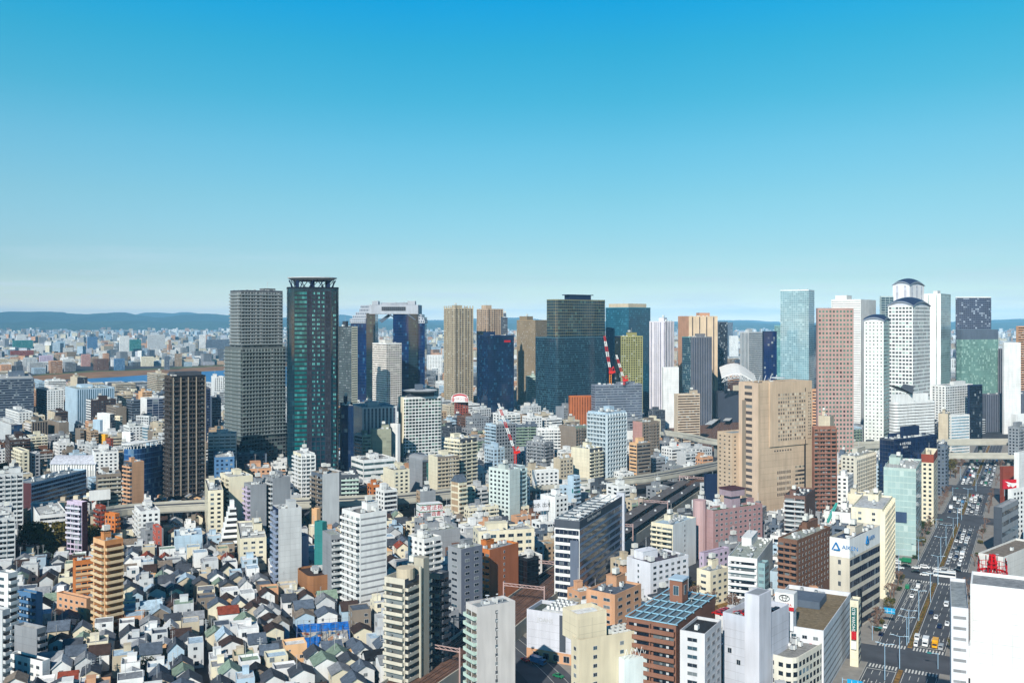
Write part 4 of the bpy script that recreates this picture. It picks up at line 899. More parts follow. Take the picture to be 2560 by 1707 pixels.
# striped hotel: roof frames, lettering
r=find('charcoal blue hotel'); D=r.location.y; a,b,h=r['_a'],r['_b'],r['_h']
m=MB()
for k in range(9): m.box(3+k*(a-8)/9,3.3+k*(a-8)/9,1,b-1,h-.3,h+.4,M_METAL)
for y in (1,b*.5,b-1): m.box(2,a-2,y,y+.3,h+.41,h+.7,M_METAL)
m.build('roof_frame',r,C('palegrey'))
text('Daiwa Roynet Hotel',2.4,r,(a*.16,-.12,h-1.7),(pi/2,0,0),M_FRAME,align='LEFT')
m=MB(); m.box(-.5,-.02,b*.02,b*.36,0,h-9,M_WALL); m.build('stair_shaft',r,C((104,114,132)))
m=MB(); m.box(a-.6,a+.6,-1.2,3,0,h+1.5,M_WALL); m.build('end_slab',r,C('lavender'))
# arch topped showroom glass bay; oval window
r=find('dark grey arch topped'); a,b,h=r['_a'],r['_b'],r['_h']
m=MB(); n=10; pts=[(0,0,h)]+[(a*(.5-.5*cos(pi*k/n)),0,h+2.5*sin(pi*k/n)) for k in range(1,n)]+[(a,0,h)]
m.face(pts,M_WALL); 
for k in range(len(pts)-1): p,q=pts[k],pts[k+1]; m.face([p,q,(q[0],b,q[2]),(p[0],b,p[2])][::-1],M_WALL)
m.build('arched_roof',r,C('grey'))
m=MB(); m.face([(a*.3,-.3,3),(a*.8,-.3,3),(a*.8,-.3,h-2),(a*.3,-.3,h-2)],pat(.9,.9,(30,90,90),(120,190,180),.3),[(0,0),(4,0),(4,6),(0,6)]); m.build('glass_bay',r,C('slate'))
# blue gabled top of the cream tower, brown panels
r=find('cream tower with brown panels'); a,b,h=r['_a'],r['_b'],r['_h']
m=MB(); rz=h+4.5
m.face([(-.3,-.3,h),(a+.3,-.3,h),(a+.3,b/2,rz),(-.3,b/2,rz)],M_ROOF); m.face([(a+.3,b+.3,h),(-.3,b+.3,h),(-.3,b/2,rz),(a+.3,b/2,rz)],M_ROOF)
m.face([(-.3,b+.3,h),(-.3,-.3,h),(-.3,b/2,rz)],M_ROOF); m.face([(a+.3,-.3,h),(a+.3,b+.3,h),(a+.3,b/2,rz)],M_ROOF); m.build('gabled_roof',r,C('slate'))
m=MB()
for k in range(6): m.box(-.12,0,.8,b-.8,4+k*4.2,7+k*4.2,M_WALL)
m.build('brown_panels',r,C('tan'))
# pale green hospital: white panel, right wing
r=find('pale green white hospital'); D=r.location.y; a,b,h=r['_a'],r['_b'],r['_h']
stage(r,a-1,3,px2m(36,D)/cos(radians(20)),12,0,h+.5,'p','d',(196,210,214),'side_wing',pc=(190,212,214),bay=4,ph=False,nu=2)
# blue roof grid and cupola on the brown block
r=find('brown block with pale blue'); D=r.location.y; a,b,h=r['_a'],r['_b'],r['_h']
m=MB()
for k in range(6): m.box(a*k/5-.2,a*k/5+.2,-.5,b+.5,h+.02,h+.3,M_METAL)
for k in range(7): m.box(-.5,a+.5,b*k/6-.2,b*k/6+.2,h+.305,h+.5,M_METAL)
m.build('roof_frame',r,C((160,206,228)))
m=MB(); X,Y=a*.62,b*.40; m.box(X,X+5.5,Y,Y+4.5,h+.05,h+7.5,M_WALL); m.build('cupola',r,C((150,104,84)))
m=MB(); m.box(X-.3,X+5.8,Y-.3,Y+4.8,h+7.5,h+8.1,M_WALL); m.build('cupola_roof',r,C('paleblue'))
for lx,ly,rt in ((X+2.7,Y,0),(X,Y+2.2,-pi/2)): ob('window',window_mesh(2.0,3.2,2),r,(.8,.8,.8),(lx,ly,h+2.5),rt)
# coolers on cream office, white screen box, tower piece
r=find('cream tiled office with turquoise'); D=r.location.y; a,b,h=r['_a'],r['_b'],r['_h']
fan=unit_mesh('ac')
for i in range(14):
    for j in range(3): ob('air_conditioner',fan,r,(.8,.8,.76),(a*.42+i*2.0,b*.18+j*2.6,h-1.4))
stage(r,a*.02,b*.45,11,9,h-1.6,hz(1560,D)-h+4,'p','p',(230,218,190),'stair_tower',ph=False,nu=1,rc='white',parapet=1.4)
m=MB(); m.box(a*.46,a*.46+17,-3.4,-.1,0,h-7.5,M_WALL); m.build('white_annexe',r,C((232,244,244)))
m=MB()
for k in range(9): m.bar((a*.46+k*2,-3,h-7.4),(a*.46+k*2+1,-3,h-4.4),.12,M_METAL); m.bar((a*.46+k*2+1,-3,h-4.4),(a*.46+k*2+2,-3,h-7.4),.12,M_METAL)
m.build('roof_truss',r,C('white'))
# club box: coolers, glass strip, name, base
r=find('white windowless sports club'); D=r.location.y; a,b,h=r['_a'],r['_b'],r['_h']
for i in range(4):
    for j in range(4): ob('air_conditioner',fan,r,(.78,.8,.78),(6+i*3.2,b*.35+j*1.9,h-1.4))
m=MB(); m.box(4.5,20,b*.3,b*.3+9,h-1.4,h-.9,M_WALL); m.build('plant_deck',r,C('palegrey'))
text('JOANS',2.2,r,(-.1,b*.60,h-3.4),(pi/2,0,-pi/2),M_FRAME)
m=MB(); m.box(-.14,0,b*.16,b*.29,4.6,h-.6,M_WALL); m.build('glass_strip',r,C('darkgrey'))
m=MB(); m.box(-.2,0,0,b,0,4.2,M_WALL); m.build('shop_front',r,C('salmon'))
for k in range(4): ob('window',window_mesh(2.6,2.6,0),r,(.8,.8,.8),(-.2,b-4-k*4.2,.8),-pi/2)
# nearest slab: dish, open roof edges
r=find('light grey slab tower with glass'); a,b,h=r['_a'],r['_b'],r['_h']
for (x,y) in ((6,5),(9,9),(12,4)): ob('satellite_dish',unit_mesh('dish'),r,(.85,.85,.85),(x,y,h-.8))
m=MB(); m.box(a*.5,a*.5+.3,-.05,0,2,h-2,M_DARK); m.build('stair_slot',r)
for k in range(14): ob('sill',cached('sill',lambda:sill_mesh()),r,(.8,.8,.8),(a*.5-.2,-.08,3+k*2.9))

r=find('black gridded apartment tower'); a,b,h=r['_a'],r['_b'],r['_h']
for t in (.02,.24,.46,.70,.97):
    m=MB(); m.box(a*t-.35,a*t+.35,-1.75,-1.3,0,h-1,M_WALL); m.build('pilaster',r,C((168,156,140)))
m=MB(); m.box(a*.1,a*.9,b*.1,b*.9,h-.8,h+2.5,M_WALL); m.build('penthouse',r,C('darkgrey'))
# beige curved tower column
r=find('beige curved balcony apartment'); a,b,h=r['_a'],r['_b'],r['_h']; D=r.location.y
m=MB(); m.box(a-6,a-2.5,-1.6,2.5,0,hz(1408,D),M_WALL); m.build('concrete_column',r,C((186,180,164)))
m=MB(); m.box(a*.45,a*.5,-1.9,-1.3,0,hz(1425,D),M_WALL); m.build('concrete_mullion',r,C((200,196,180)))
m=MB(); m.cyl(4,b*.3,3.2,h-.8,h+3,M_WALL,16); m.build('round_penthouse',r,C('beige'))
# lavender car park: lift tower
r=find('large pale lavender car park'); a,b,h=r['_a'],r['_b'],r['_h']; D=r.location.y
m=MB(); m.box(-.6,8,-.6,4.6,0,hz(1487,D),M_WALL); m.build('lift_tower',r,C((214,216,226)))
m=MB(); m.box(0,7.4,0,4.0,hz(1487,D)+.005,hz(1487,D)+.05,M_WALL); m.build('tower_roof',r,C('grey'))
for k,(t,z) in enumerate(((.3,.55),(.55,.5),(.8,.6))): ob('window',window_mesh(1.4,1.8,0),r,(.8,.8,.8),(0,b*t,h*z),-pi/2)
PARK=(r,a,b,h)
# dealer: sign tower on the roof, banner strips
r=find('white car dealer building'); a,b,h=r['_a'],r['_b'],r['_h']; D=r.location.y
M_RED=solid('sign_red',(196,30,40),.5); M_WHITE=solid('sign_white',(240,240,240),.5); M_BLUE=solid('sign_blue',(22,140,204),.5); M_GREEN=solid('sign_green',(24,110,80),.5); M_BLK=solid('sign_black',(24,26,30),.5); M_TEALS=solid('sign_teal',(16,96,92),.5)
sx0,sy0=-1,b*.42
m=MB(); m.box(sx0,sx0+4.6,sy0,sy0+6,h-1.5,h+5.5,M_WALL); m.build('sign_plinth',r,C((226,228,234)))
m=MB(); m.box(sx0-.3,sx0+4.9,sy0-.3,sy0+6.3,h+5.6,h+11.5,M_WALL); m.build('sign_box',r,C('white'))
m=MB(); m.box(sx0-.4,sx0-.31,sy0-.3,sy0+6.3,h+5.6,h+6.9,M_RED); m.build('sign_red_band',r)
text('TOYOTA',1.25,r,(sx0-.42,sy0+3,h+7.6),(pi/2,0,-pi/2),M_RED,sx=1.0)
m=MB()
def ell(m,cx,cz,rx,rz,w,mat,X,n=20):
    for k in range(n):
        t0,t1=2*pi*k/n,2*pi*(k+1)/n
        m.face([(X,cx-rx*cos(t0),cz+rz*sin(t0)),(X,cx-rx*cos(t1),cz+rz*sin(t1)),(X,cx-(rx-w)*cos(t1),cz+(rz-w)*sin(t1)),(X,cx-(rx-w)*cos(t0),cz+(rz-w)*sin(t0))],mat)
ell(m,sy0+3,h+9.8,1.9,1.2,.22,M_BLK,sx0-.36); ell(m,sy0+3,h+9.8,.75,1.15,.2,M_BLK,sx0-.37); ell(m,sy0+3,h+10.3,1.3,.55,.2,M_BLK,sx0-.38); m.build('sign_emblem',r)
m=MB(); m.box(-.15,0,b*.06,b*.2,4,h-5,M_WHITE); m.box(-.2,-.16,b*.16,b*.2,4,h-5,M_RED); m.build('side_banner',r)
m=MB(); m.box(a*.55,a*.8,b*.3,b*.8,h-1.5,h+1.2,M_WALL); m.build('roof_screen',r,C('slate'))
# logo band office
r=find('beige office with blue logo'); a,b,h=r['_a'],r['_b'],r['_h']
M_LOGO=solid('logo_blue',(0,120,190),.5)
def tri_logo(r,x,y,z,rot,s=1.0):
    c=MB()
    for p,q in (((0,0,0),(1.6,0,3)),((1.6,0,3),(3.2,0,0)),((3.2,0,0),(.6,0,0))): c.bar(tuple(k*s for k in p),tuple(k*s for k in q),.45*s,M_LOGO)
    c.build('logo_triangle',r,None,(x,y,z),rot)
tri_logo(r,a*.5,-.35,h-5,0,1.0); text('AIKEN',2.4,r,(a*.5+7.5,-.2,h-3.6),(pi/2,0,0),M_LOGO)
tri_logo(r,-.35,b*.85,h-5,-pi/2,1.0); text('AIKEN',2.4,r,(-.2,b*.85-7.5,h-3.6),(pi/2,0,-pi/2),M_LOGO)
r=find('navy glass office with white logo'); a,b,h=r['_a'],r['_b'],r['_h']
text('✦ 大阪不動産',2.2,r,(a*.26,-.2,h-4),(pi/2,0,0),M_WHITE); text('関西支社',1.5,r,(a*.26,-.2,h-6.5),(pi/2,0,0),M_WHITE)
stage(r,a*.35,b*.35,a*.35,b*.3,h-.9,8,'p','p','navy','penthouse',ph=False,nu=2)
r=find('pale green glass office with equipment'); a,b,h=r['_a'],r['_b'],r['_h']
m=MB(); m.box(-.5,-.25,b*.28,b*.62,h*.38,h*.50,M_WALL); m.build('billboard',r,C((60,80,110)))
m=MB()
for k in range(8): m.bar((.3,b*k/8+1,h),(.3,b*k/8+1,h+2.2),.15,M_METAL)
m.build('roof_railing',r,C('palegrey'))
r=find('narrow cream office carrying'); a,b,h=r['_a'],r['_b'],r['_h']; D=r.location.y
zt,zb=hz(1518,D),hz(1575,D); wS=px2m(14,D)
m=MB(); m.box(-1.0,-.4,b*.15,b*.85,zb,zt,M_TEALS); m.build('vertical_sign',r)
text('SHOWA BLD.',1.7,r,(-1.06,b*.5,(zt+zb)/2),(pi/2,-pi/2,-pi/2),M_WHITE,sx=.9)
for k,cc in enumerate((M_RED,M_WHITE)):
    m=MB(); m.box(-1.0,-.4,b*.2,b*.8,zb-3.4-k*3.6,zb-.4-k*3.6,cc); m.build('shop_sign',r)
# red stacked signs on the dark restaurant
r=find('low dark restaurant'); a,b,h=r['_a'],r['_b'],r['_h']
for k in range(3):
    m=MB(); m.box(-.6,-.2,b*.2,b*.2+2.6,2+k*3,4.4+k*3,M_RED if k!=1 else M_BLK); m.build('shop_sign',r); 
m=MB(); m.box(a*.9,a*1.02,-.5,b,h*.2,h+1,M_WALL); m.build('orange_frame',r,C('orange'))
# red logo on dark blue office, sign on showroom
r=find('dark blue glass office with small red'); a,b,h=r['_a'],r['_b'],r['_h']
m=MB(); m.box(a*.62,a*.62+9,-.5,-.2,h-9,h-6.5,M_RED); m.build('red_logo',r)
# freestanding rooftop billboards (things of their own)
def billboard(label,xl,xr,yt,yb_,ybase,phi,face,back,txt=None,tcol=None,sz=2,legs=None,depth=1.0,name='billboard',sx=1):
    """board spanning the given photo rectangle at the distance of ground row ybase"""
    X,D,_=P(xl,ybase); w=solve(X,D,cos(radians(phi)),sin(radians(phi)),xr); z0,z1=hz(yb_,D),hz(yt,D)
    root=bpy.data.objects.new(name,None); COL.objects.link(root); root.location=(X,D,0); root.rotation_euler=(0,0,radians(phi)); tag(root,label,'billboard')
    m=MB(); m.box(0,w,0,depth,z0,z1,M_WALL,bottom=True); m.build('panel',root,face)
    lz=hz(legs,D) if legs else z0-5
    m=MB()
    for t in (.1,.5,.9): m.box(w*t-.2,w*t+.2,depth*.3,depth*.3+.4,lz,z0-.01,M_METAL)
    m.build('support_frame',root,back)
    for (s_,fz,size,mc) in (txt or []): text(s_,size,root,(w/2,-.06,z0+(z1-z0)*fz),(pi/2,0,0),mc,sx=sx)
    return root,w,z0,z1
g_=C('grey')
r,w,z0,z1=billboard('white box sign with green stripes and red kanji lines',1050,1107,1262,1297,1340,22,C('white'),g_,[('大覚法務',.74,3.6,M_RED),('大覚行政書士',.28,3.0,M_RED)],depth=8,legs=1312)
m=MB()
for t in (.02,.48,.96): m.box(-.05,w+.05,-.08,8.05,z0+(z1-z0)*t-.2,z0+(z1-z0)*t+.3,M_GREEN)
m.build('green_stripes',r)
billboard('white wire framed rooftop sign with two kanji pairs',1335,1372,1250,1278,1330,20,C((232,232,236)),g_,[('出水 出水',.5,3.2,M_BLK)],legs=1300)
billboard('blank white double rooftop billboard behind the narrow red building',224,276,1228,1252,1305,30,C('white'),g_,None,legs=1275,depth=3)
billboard('blue and white billboard with grey brush writing beside construction',1566,1604,1076,1098,1168,12,C('white'),g_,[('♫',.5,6,M_BLK)],legs=1120)
r,w,z0,z1=billboard('red board with white arrow emblem above the avenue',2508,2551,1199,1222,1290,8,C((206,24,40)),g_,None,legs=1240)
m=MB()
m.face([(w*.1,-.1,z1-1),(w*.5,-.1,z0+(z1-z0)*.62),(w*.95,-.1,z0+(z1-z0)*.62),(w*.55,-.1,z0+1.0)],M_WHITE); m.face([(w*.3,-.1,z0+1.2),(w*.5,-.1,z0+(z1-z0)*.4),(w*.42,-.1,z0+(z1-z0)*.5),(w*.2,-.1,z0+3)],M_WHITE); m.build('arrow_emblem',r)
billboard('tall pink and blue advertising board left of the beige hotel wing',1798,1814,1125,1178,1215,15,C((236,222,226)),g_,[('SPIS',.8,3,M_RED)],legs=1200)

billboard('white sign board with teal symbol on the cream red topped tower',2310,2332,1224,1240,1300,12,C((226,236,236)),g_,[('◆',.5,3,M_LOGO)],legs=1255)
r,w,z0,z1=billboard('white green sign panel on the small slender tower roof',1432,1450,1222,1232,1300,30,C('teal'),g_,None,legs=1240)
# dome sign
def domesign():
    D0=P(1149,1090)[1]; X=P(1128,1090)[0]; s=D0/F
    r,a,b,h=B('red brown office below the arched red sign',OB,1128,1136,1171,1006,1046,1090,20,'w','w','redbrown','red brown sign office',wl='beige',ph=False)
    root=bpy.data.objects.new('arched_sign',None); COL.objects.link(root); root.location=(X,D0-1,hz(1005,D0)); tag(root,'arched white rooftop sign with red stripes and red lettering','rooftop sign')
    w=43*s; hh=22*s; n=16
    m=MB(); pts=[(w/2-w/2*cos(pi*k/n),0,hh*(.45+.55*sin(pi*k/n))) for k in range(n+1)]; base=[(w,0,0),(0,0,0)]
    poly=pts+base; m.face(poly[::-1],M_WHITE); m.face([(x,3,z) for x,y,z in poly],M_WHITE)
    for k in range(len(poly)): p,q=poly[k],poly[(k+1)%len(poly)]; m.face([p,q,(q[0],3,q[2]),(p[0],3,p[2])],M_RED)
    m.build('panel',root)
    m=MB()
    for x in (.06,.14,.86,.94): m.box(w*x-.5,w*x+.5,-.1,-.02,.6,hh*.5,M_RED)
    for k in range(3,n-3):
        p,q=pts[k],pts[k+1]; m.face([(p[0],-.06,p[2]-2.4),(q[0],-.06,q[2]-2.4),(q[0],-.06,q[2]-.6),(p[0],-.06,p[2]-.6)],M_RED)
    m.build('red_stripes',root)
    text('パチンコ',w*.17,root,(w/2,-.1,hh*.35),(pi/2,0,0),M_RED)
domesign()
# cranes -----------------------------------------------------------
def crane(label,bx,by,tx,ty,jx,jy,Dg,seg=8,w=2.2,mast=None,z_mast=None,cols=('white','red')):
    """lattice luffing crane: slewing cab at pixel (bx,by), boom tip at (tx,ty) at distance Dg"""
    X=(bx-1280)*Dg/F; Z=hz(by,Dg); root=bpy.data.objects.new('tower_crane',None); COL.objects.link(root); root.location=(X,Dg,0); tag(root,label,'crane')
    TX=(tx-1280)*Dg/F-X; TZ=hz(ty,Dg)
    m=[MB(),MB()]
    for k in range(seg):
        p=[TX*k/seg,0,Z+(TZ-Z)*k/seg]; q=[TX*(k+1)/seg,0,Z+(TZ-Z)*(k+1)/seg]; mm=m[k%2]
        ww=w*(.5+.5*sin(pi*(k+.6)/(seg+.3)))
        for ox,oy in ((-1,-1),(1,-1),(1,1),(-1,1)): mm.bar((p[0]+ox*ww/2,oy*ww/2,p[2]),(q[0]+ox*ww/2,oy*ww/2,q[2]),w*.22,M_METAL)
        for sgn in (-1,1):
            for t in range(3):
                f0,f1=t/3,(t+1)/3; L=lambda f:(p[0]+(q[0]-p[0])*f,p[2]+(q[2]-p[2])*f)
                A_,B_2=L(f0),L(f1); mm.bar((A_[0]-ww/2,sgn*ww/2,A_[1]),(B_2[0]+ww/2,sgn*ww/2,B_2[1]),w*.12,M_METAL); mm.bar((A_[0]+ww/2,sgn*ww/2,A_[1]),(B_2[0]-ww/2,sgn*ww/2,B_2[1]),w*.12,M_METAL)
    m[0].build('boom',root,C(cols[1])); m[1].build('boom_section',root,C(cols[0]))
    c=MB(); c.box(-w*.7,w*1.2,-w*.6,w*.6,Z-w*.7,Z+w*.5,M_METAL); c.box(w*1.0,w*2.2,-w*.5,w*.5,Z-w*.3,Z+w*.5,M_METAL); c.bar((w*.6,0,Z+w*.5),(w*1.4,0,Z+w*2.6),w*.25,M_METAL); c.bar((-w*.4,0,Z+w*.5),(w*1.4,0,Z+w*2.6),w*.18,M_METAL); c.bar((w*2.0,0,Z+w*.5),(w*1.4,0,Z+w*2.6),w*.18,M_METAL)
    c.build('slewing_cab',root,C((222,40,24)))
    c=MB(); zb=z_mast if z_mast is not None else 0; mw=w*.8
    nseg=max(2,int((Z-w-zb)/(w*1.2)))
    for ox,oy in ((-1,-1),(1,-1),(1,1),(-1,1)): c.box(ox*mw/2-.25,ox*mw/2+.25,oy*mw/2-.25,oy*mw/2+.25,zb,Z-w,M_METAL)
    for k in range(nseg):
        z0=zb+(Z-w-zb)*k/nseg; z1=zb+(Z-w-zb)*(k+1)/nseg
        c.bar((-mw/2,-mw/2,z0),(mw/2,-mw/2,z1),.3,M_METAL); c.bar((-mw/2,mw/2,z1),(-mw/2,-mw/2,z0),.3,M_METAL)
    c.build('mast',root,C(mast or (200,50,40)))
    cable=MB(); cable.bar((w*1.4,0,Z+w*2.6),(TX,0,TZ),.18,M_METAL); cable.bar((TX,0,TZ),(TX,0,TZ-(TZ-Z)*.5),.14,M_METAL); cable.build('hoist_cable',root,C('darkgrey'))
    return root
crane('large red and white crane left on the unfinished tower, boom nearly upright',1526,930,1511,840,0,0,P(1540,1085)[1],7,2.5,mast=(236,140,40),z_mast=hz(962,P(0,1085)[1]))
crane('smaller red and white crane right on the unfinished tower',1560,950,1541,887,0,0,P(1540,1088)[1],6,2.1,z_mast=hz(962,P(0,1088)[1]))
crane('red and white crane leaning left above the lattice scaffold tower',1288,1130,1246,1008,0,0,P(1288,1292)[1],8,1.5)
crane('small turquoise crane between the cream hotel and the brown tower',2066,1312,2092,1256,0,0,P(2066,1345)[1],6,1.3,cols=((80,190,180),(80,190,180)))
crane('slim dark crane at the construction site beside the taupe apartments',1672,1118,1654,1062,0,0,P(1672,1150)[1],6,1.0,cols=('darkgrey','slate'))
def lattice_tower():
    X,D,_=P(1262,1290); w=px2m(30,D); root=bpy.data.objects.new('scaffold_tower',None); COL.objects.link(root); root.location=(X-w/2,D,0); tag(root,'grey lattice scaffold tower wrapped in netting beside the leaning crane','scaffold')
    z1=hz(1118,D); m=MB()
    for x in (0,w/2,w):
        for y in (0,w/2,w): m.box(x-.15,x+.15,y-.15,y+.15,0,z1,M_METAL)
    z=0
    while z<z1:
        for y in (0,w): m.bar((0,y,z),(w,y,z),.2,M_METAL); m.bar((0,y,z),(w/2,y,z+2.6),.14,M_METAL); m.bar((w,y,z),(w/2,y,z+2.6),.14,M_METAL)
        for x in (0,w): m.bar((x,0,z),(x,w,z),.2,M_METAL); m.bar((x,0,z),(x,w,z+2.6),.14,M_METAL)
        z+=2.6
    m.build('frame',root,C((120,126,128))); REFS.append(('lattice scaffold tower',1262,1150))
lattice_tower()
# red ring aerial on the white office
def ring_aerial():
    X,D,_=P(2481,1545); root=bpy.data.objects.new('ring_aerial',None); COL.objects.link(root)
    z0=hz(1457,D); root.location=(X,D,z0); tag(root,'bright red ring shaped aerial mast on the white office roof','aerial'); s=D/F
    R_=33*s; m=MB()
    for k in range(4): t=pi/4+pi/2*k; m.bar((2.4*cos(t),2.4*sin(t),0),(1.8*cos(t),1.8*sin(t),30*s),.5,M_METAL); m.bar((2.4*cos(t),2.4*sin(t),0),(2.2*cos(t+pi/2),2.2*sin(t+pi/2),12*s),.3,M_METAL); m.bar((2.2*cos(t),2.2*sin(t),12*s),(1.9*cos(t+pi/2),1.9*sin(t+pi/2),24*s),.3,M_METAL)
    for k in range(4): t=pi/4+pi/2*k; m.bar((1.8*cos(t),1.8*sin(t),30*s),(.8*cos(t),.8*sin(t),72*s),.7,M_METAL)
    for z in (40,50,60,68): m.cyl(0,0,(2.2 if z<60 else 1.4),z*s,(z+2)*s,M_METAL,10)
    m.build('mast',root,C((210,18,24)))
    m=MB(); n=32
    for z,rr in ((20,.78),(28,1),(50,1.0)):
        for k in range(n): t0,t1=2*pi*k/n,2*pi*(k+1)/n; m.bar((R_*rr*cos(t0),R_*rr*sin(t0),z*s),(R_*rr*cos(t1),R_*rr*sin(t1),z*s),.2 if z!=28 else .7,M_METAL)
    for k in range(n):
        t=2*pi*k/n
        if k%2: continue
        m.bar((R_*cos(t),R_*sin(t),28*s),(R_*cos(t),R_*sin(t),50*s),.13,M_METAL); m.bar((R_*.78*cos(t),R_*.78*sin(t),20*s),(R_*cos(t),R_*sin(t),28*s),.16,M_METAL)
        if k%4==0: m.bar((0,0,26*s),(R_*cos(t),R_*sin(t),28*s),.25,M_METAL); m.bar((R_*cos(t),R_*sin(t),50*s),(R_*cos(t),R_*sin(t),62*s),.3,M_METAL); m.box(R_*cos(t)-.15,R_*cos(t)+.15,R_*sin(t)-.15,R_*sin(t)+.15,36*s,60*s,M_METAL)
    m.build('ring_platform',root,C((206,14,24)))
ring_aerial()
# black hipped hall
def hipped_hall():
    X,D,_=P(640,1165); s=D/F; root=bpy.data.objects.new('hipped_hall',None); COL.objects.link(root); root.location=(X,D,0); tag(root,'cream hall with a large black hipped roof left of the teal tower','hall'); REFS.append(('black hipped hall',680,1110))
    w=95*s; d=45; z=hz(1095,D); zr=hz(1062,D)
    FOOT.append([(X,D),(X+w,D),(X+w,D+d),(X,D+d)]); OCC.append((635,716,1060,1130,D,None))
    c=9; base=[(c,0),(w,0),(w,d),(0,d),(0,c)]
    m=MB(); m.prism(base,0,z,M_WALL); m.build('wall',root,C((232,224,196)))
    m=MB(); e=1.5; ob_=[(c-e/2,-e),(w+e,-e),(w+e,d+e),(-e,d+e),(-e,c-e/2)]; top=[(w*.35,d*.42),(w*.75,d*.42)]
    T0,T1=(*top[0],zr),(*top[1],zr); Pz=[(x,y,z-.2) for x,y in ob_]
    m.face([Pz[0],Pz[1],T1,T0],M_ROOF); m.face([Pz[1],Pz[2],T1],M_ROOF); m.face([Pz[2],Pz[3],T0,T1],M_ROOF); m.face([Pz[3],Pz[4],T0],M_ROOF); m.face([Pz[4],Pz[0],T0],M_ROOF)
    m.build('roof',root,C((48,46,54)))
    for k in range(6): ob('window',window_mesh(2.5,1.2,0),root,(.8,.8,.8),(w*(.2+.12*k),0,z*(.35 if k%2 else .7)))
hipped_hall()
# vaulted white hall and glass arc building
def vault_hall():
    X,D,_=P(128,1222); s=D/F; root=bpy.data.objects.new('vaulted_hall',None); COL.objects.link(root); root.location=(X,D,0); tag(root,'long white hall with a shallow vaulted roof and vertical wall fins','hall'); REFS.append(('white vaulted hall',180,1160))
    w=110*s; d=22; z=hz(1160,D); FOOT.append([(X,D),(X+w,D),(X+w,D+d),(X,D+d)]); OCC.append((110,238,1140,1200,D,None))
    m=MB(); m.box(0,w,0,d,0,z,M_WALL); m.build('wall',root,C('white'))
    m=MB()
    for k in range(18): m.box(w*k/17-.25,w*k/17+.25,-.7,0,0,z-.3,M_WALL)
    m.build('wall_fins',root,C('white'))
    m=MB()
    for k in range(17): m.box(w*k/17+1.2,w*(k+1)/17-1.0,-.06,0,z*.3,z*.75,M_DARK)
    m.build('window_slots',root)
    m=MB(); n=8
    for k in range(n):
        y0,y1=-1+(d+2)*k/n,-1+(d+2)*(k+1)/n; f=lambda y:z+.05+5.5*sin(pi*(y+1)/(d+2))
        m.face([(-1,y0,f(y0)),(w+1,y0,f(y0)),(w+1,y1,f(y1)),(-1,y1,f(y1))],M_ROOF)
    m.face([(w+1,-1+(d+2)*k/n,z+.05+5.5*sin(pi*k/n)) for k in range(n+1)],M_ROOF); m.build('vaulted_roof',root,C('lavender'))
vault_hall()
def glass_arc():
    X,D,_=P(310,1268); s=D/F; root=bpy.data.objects.new('arc_office',None); COL.objects.link(root); root.location=(X,D,0); tag(root,'curved blue glass office with a white flared roof beside the black tower','office building'); REFS.append(('curved glass office',340,1160))
    pts=[]; n=12
    for k in range(n+1):
        t=k/n; x=(78*t)*s; y=36*(t-.0)-26*sin(pi*t)*.6; pts.append((x,y))
    poly=pts+[(x,y+16) for x,y in pts[::-1]]
    z=hz(1122,D); m=MB(); m.prism(poly,0,z,pat(.94,.8,(40,80,130),(140,170,190),.2,False,rough=.08),2.0,3.6,M_ROOF); m.build('glass_wall',root,C('blue'))
    m=MB(); m.prism([(x+(-1),y-1.6) for x,y in pts]+[(x+1,y+17) for x,y in pts[::-1]],z+3.2,z+3.8,M_WALL); m.build('flared_roof',root,C('white'))
    m=MB()
    for (x,y) in pts+[(x,y+15) for x,y in pts]: m.box(x-.2,x+.2,y+.4,y+.8,z,z+3.2,M_METAL)
    m.build('roof_columns',root,C('white')); FOOT.append([(X,D),(X+78*s,D),(X+78*s,D+50),(X,D+50)]); OCC.append((315,390,1105,1240,D,None))
glass_arc()
# rust coloured hoarding block, construction site machines
B('rust orange clad cube beside the unfinished tower',OB,1420,1424,1482,990,1042,1086,10,'V','V',(190,106,56),'rust orange cube',g=(150,84,44),fw=.5,bay=3,ph=False,nu=0,cut=4)
def excavator(label,x,y,col,rot):
    X,Y,_=P(x,y); root=bpy.data.objects.new('excavator',None); COL.objects.link(root); root.location=(X,Y,0); root.rotation_euler=(0,0,rot); root.scale=(1.9,1.9,1.9); tag(root,label,'excavator')
    m=MB(); m.box(-1.6,1.6,-1.4,-.7,0,.9,M_METAL); m.box(-1.6,1.6,.7,1.4,0,.9,M_METAL); m.build('tracks',root,C('darkgrey'))
    m=MB(); m.box(-1.9,1.2,-1.3,1.3,1.0,2.3,M_METAL); m.build('body',root,C(col))
    m=MB(); m.box(.2,1.5,-1.3,-.2,2.31,3.6,M_METAL); m.build('cab',root,C('darkgrey'))
    m=MB(); m.bar((1.0,.3,2),(3.6,.3,5.2),.5,M_METAL); m.bar((3.6,.3,5.2),(5.6,.3,2.4),.4,M_METAL); m.build('boom',root,C(col))
    m=MB(); m.box(5.1,6.1,-.3,.9,1.2,2.3,M_METAL); m.build('bucket',root,C('grey'))
for k,(x,y,c,l) in enumerate(((1664,1122,(236,92,30),'leftmost orange red excavator on the station construction site'),(1680,1116,(240,100,34),'middle orange excavator on the station construction site'),(1697,1122,(236,84,30),'rightmost orange excavator on the station construction site'),(1668,1136,(240,170,40),'yellow excavator in front of the orange ones at the station site'))): excavator(l,x,y,c,k*1.3)
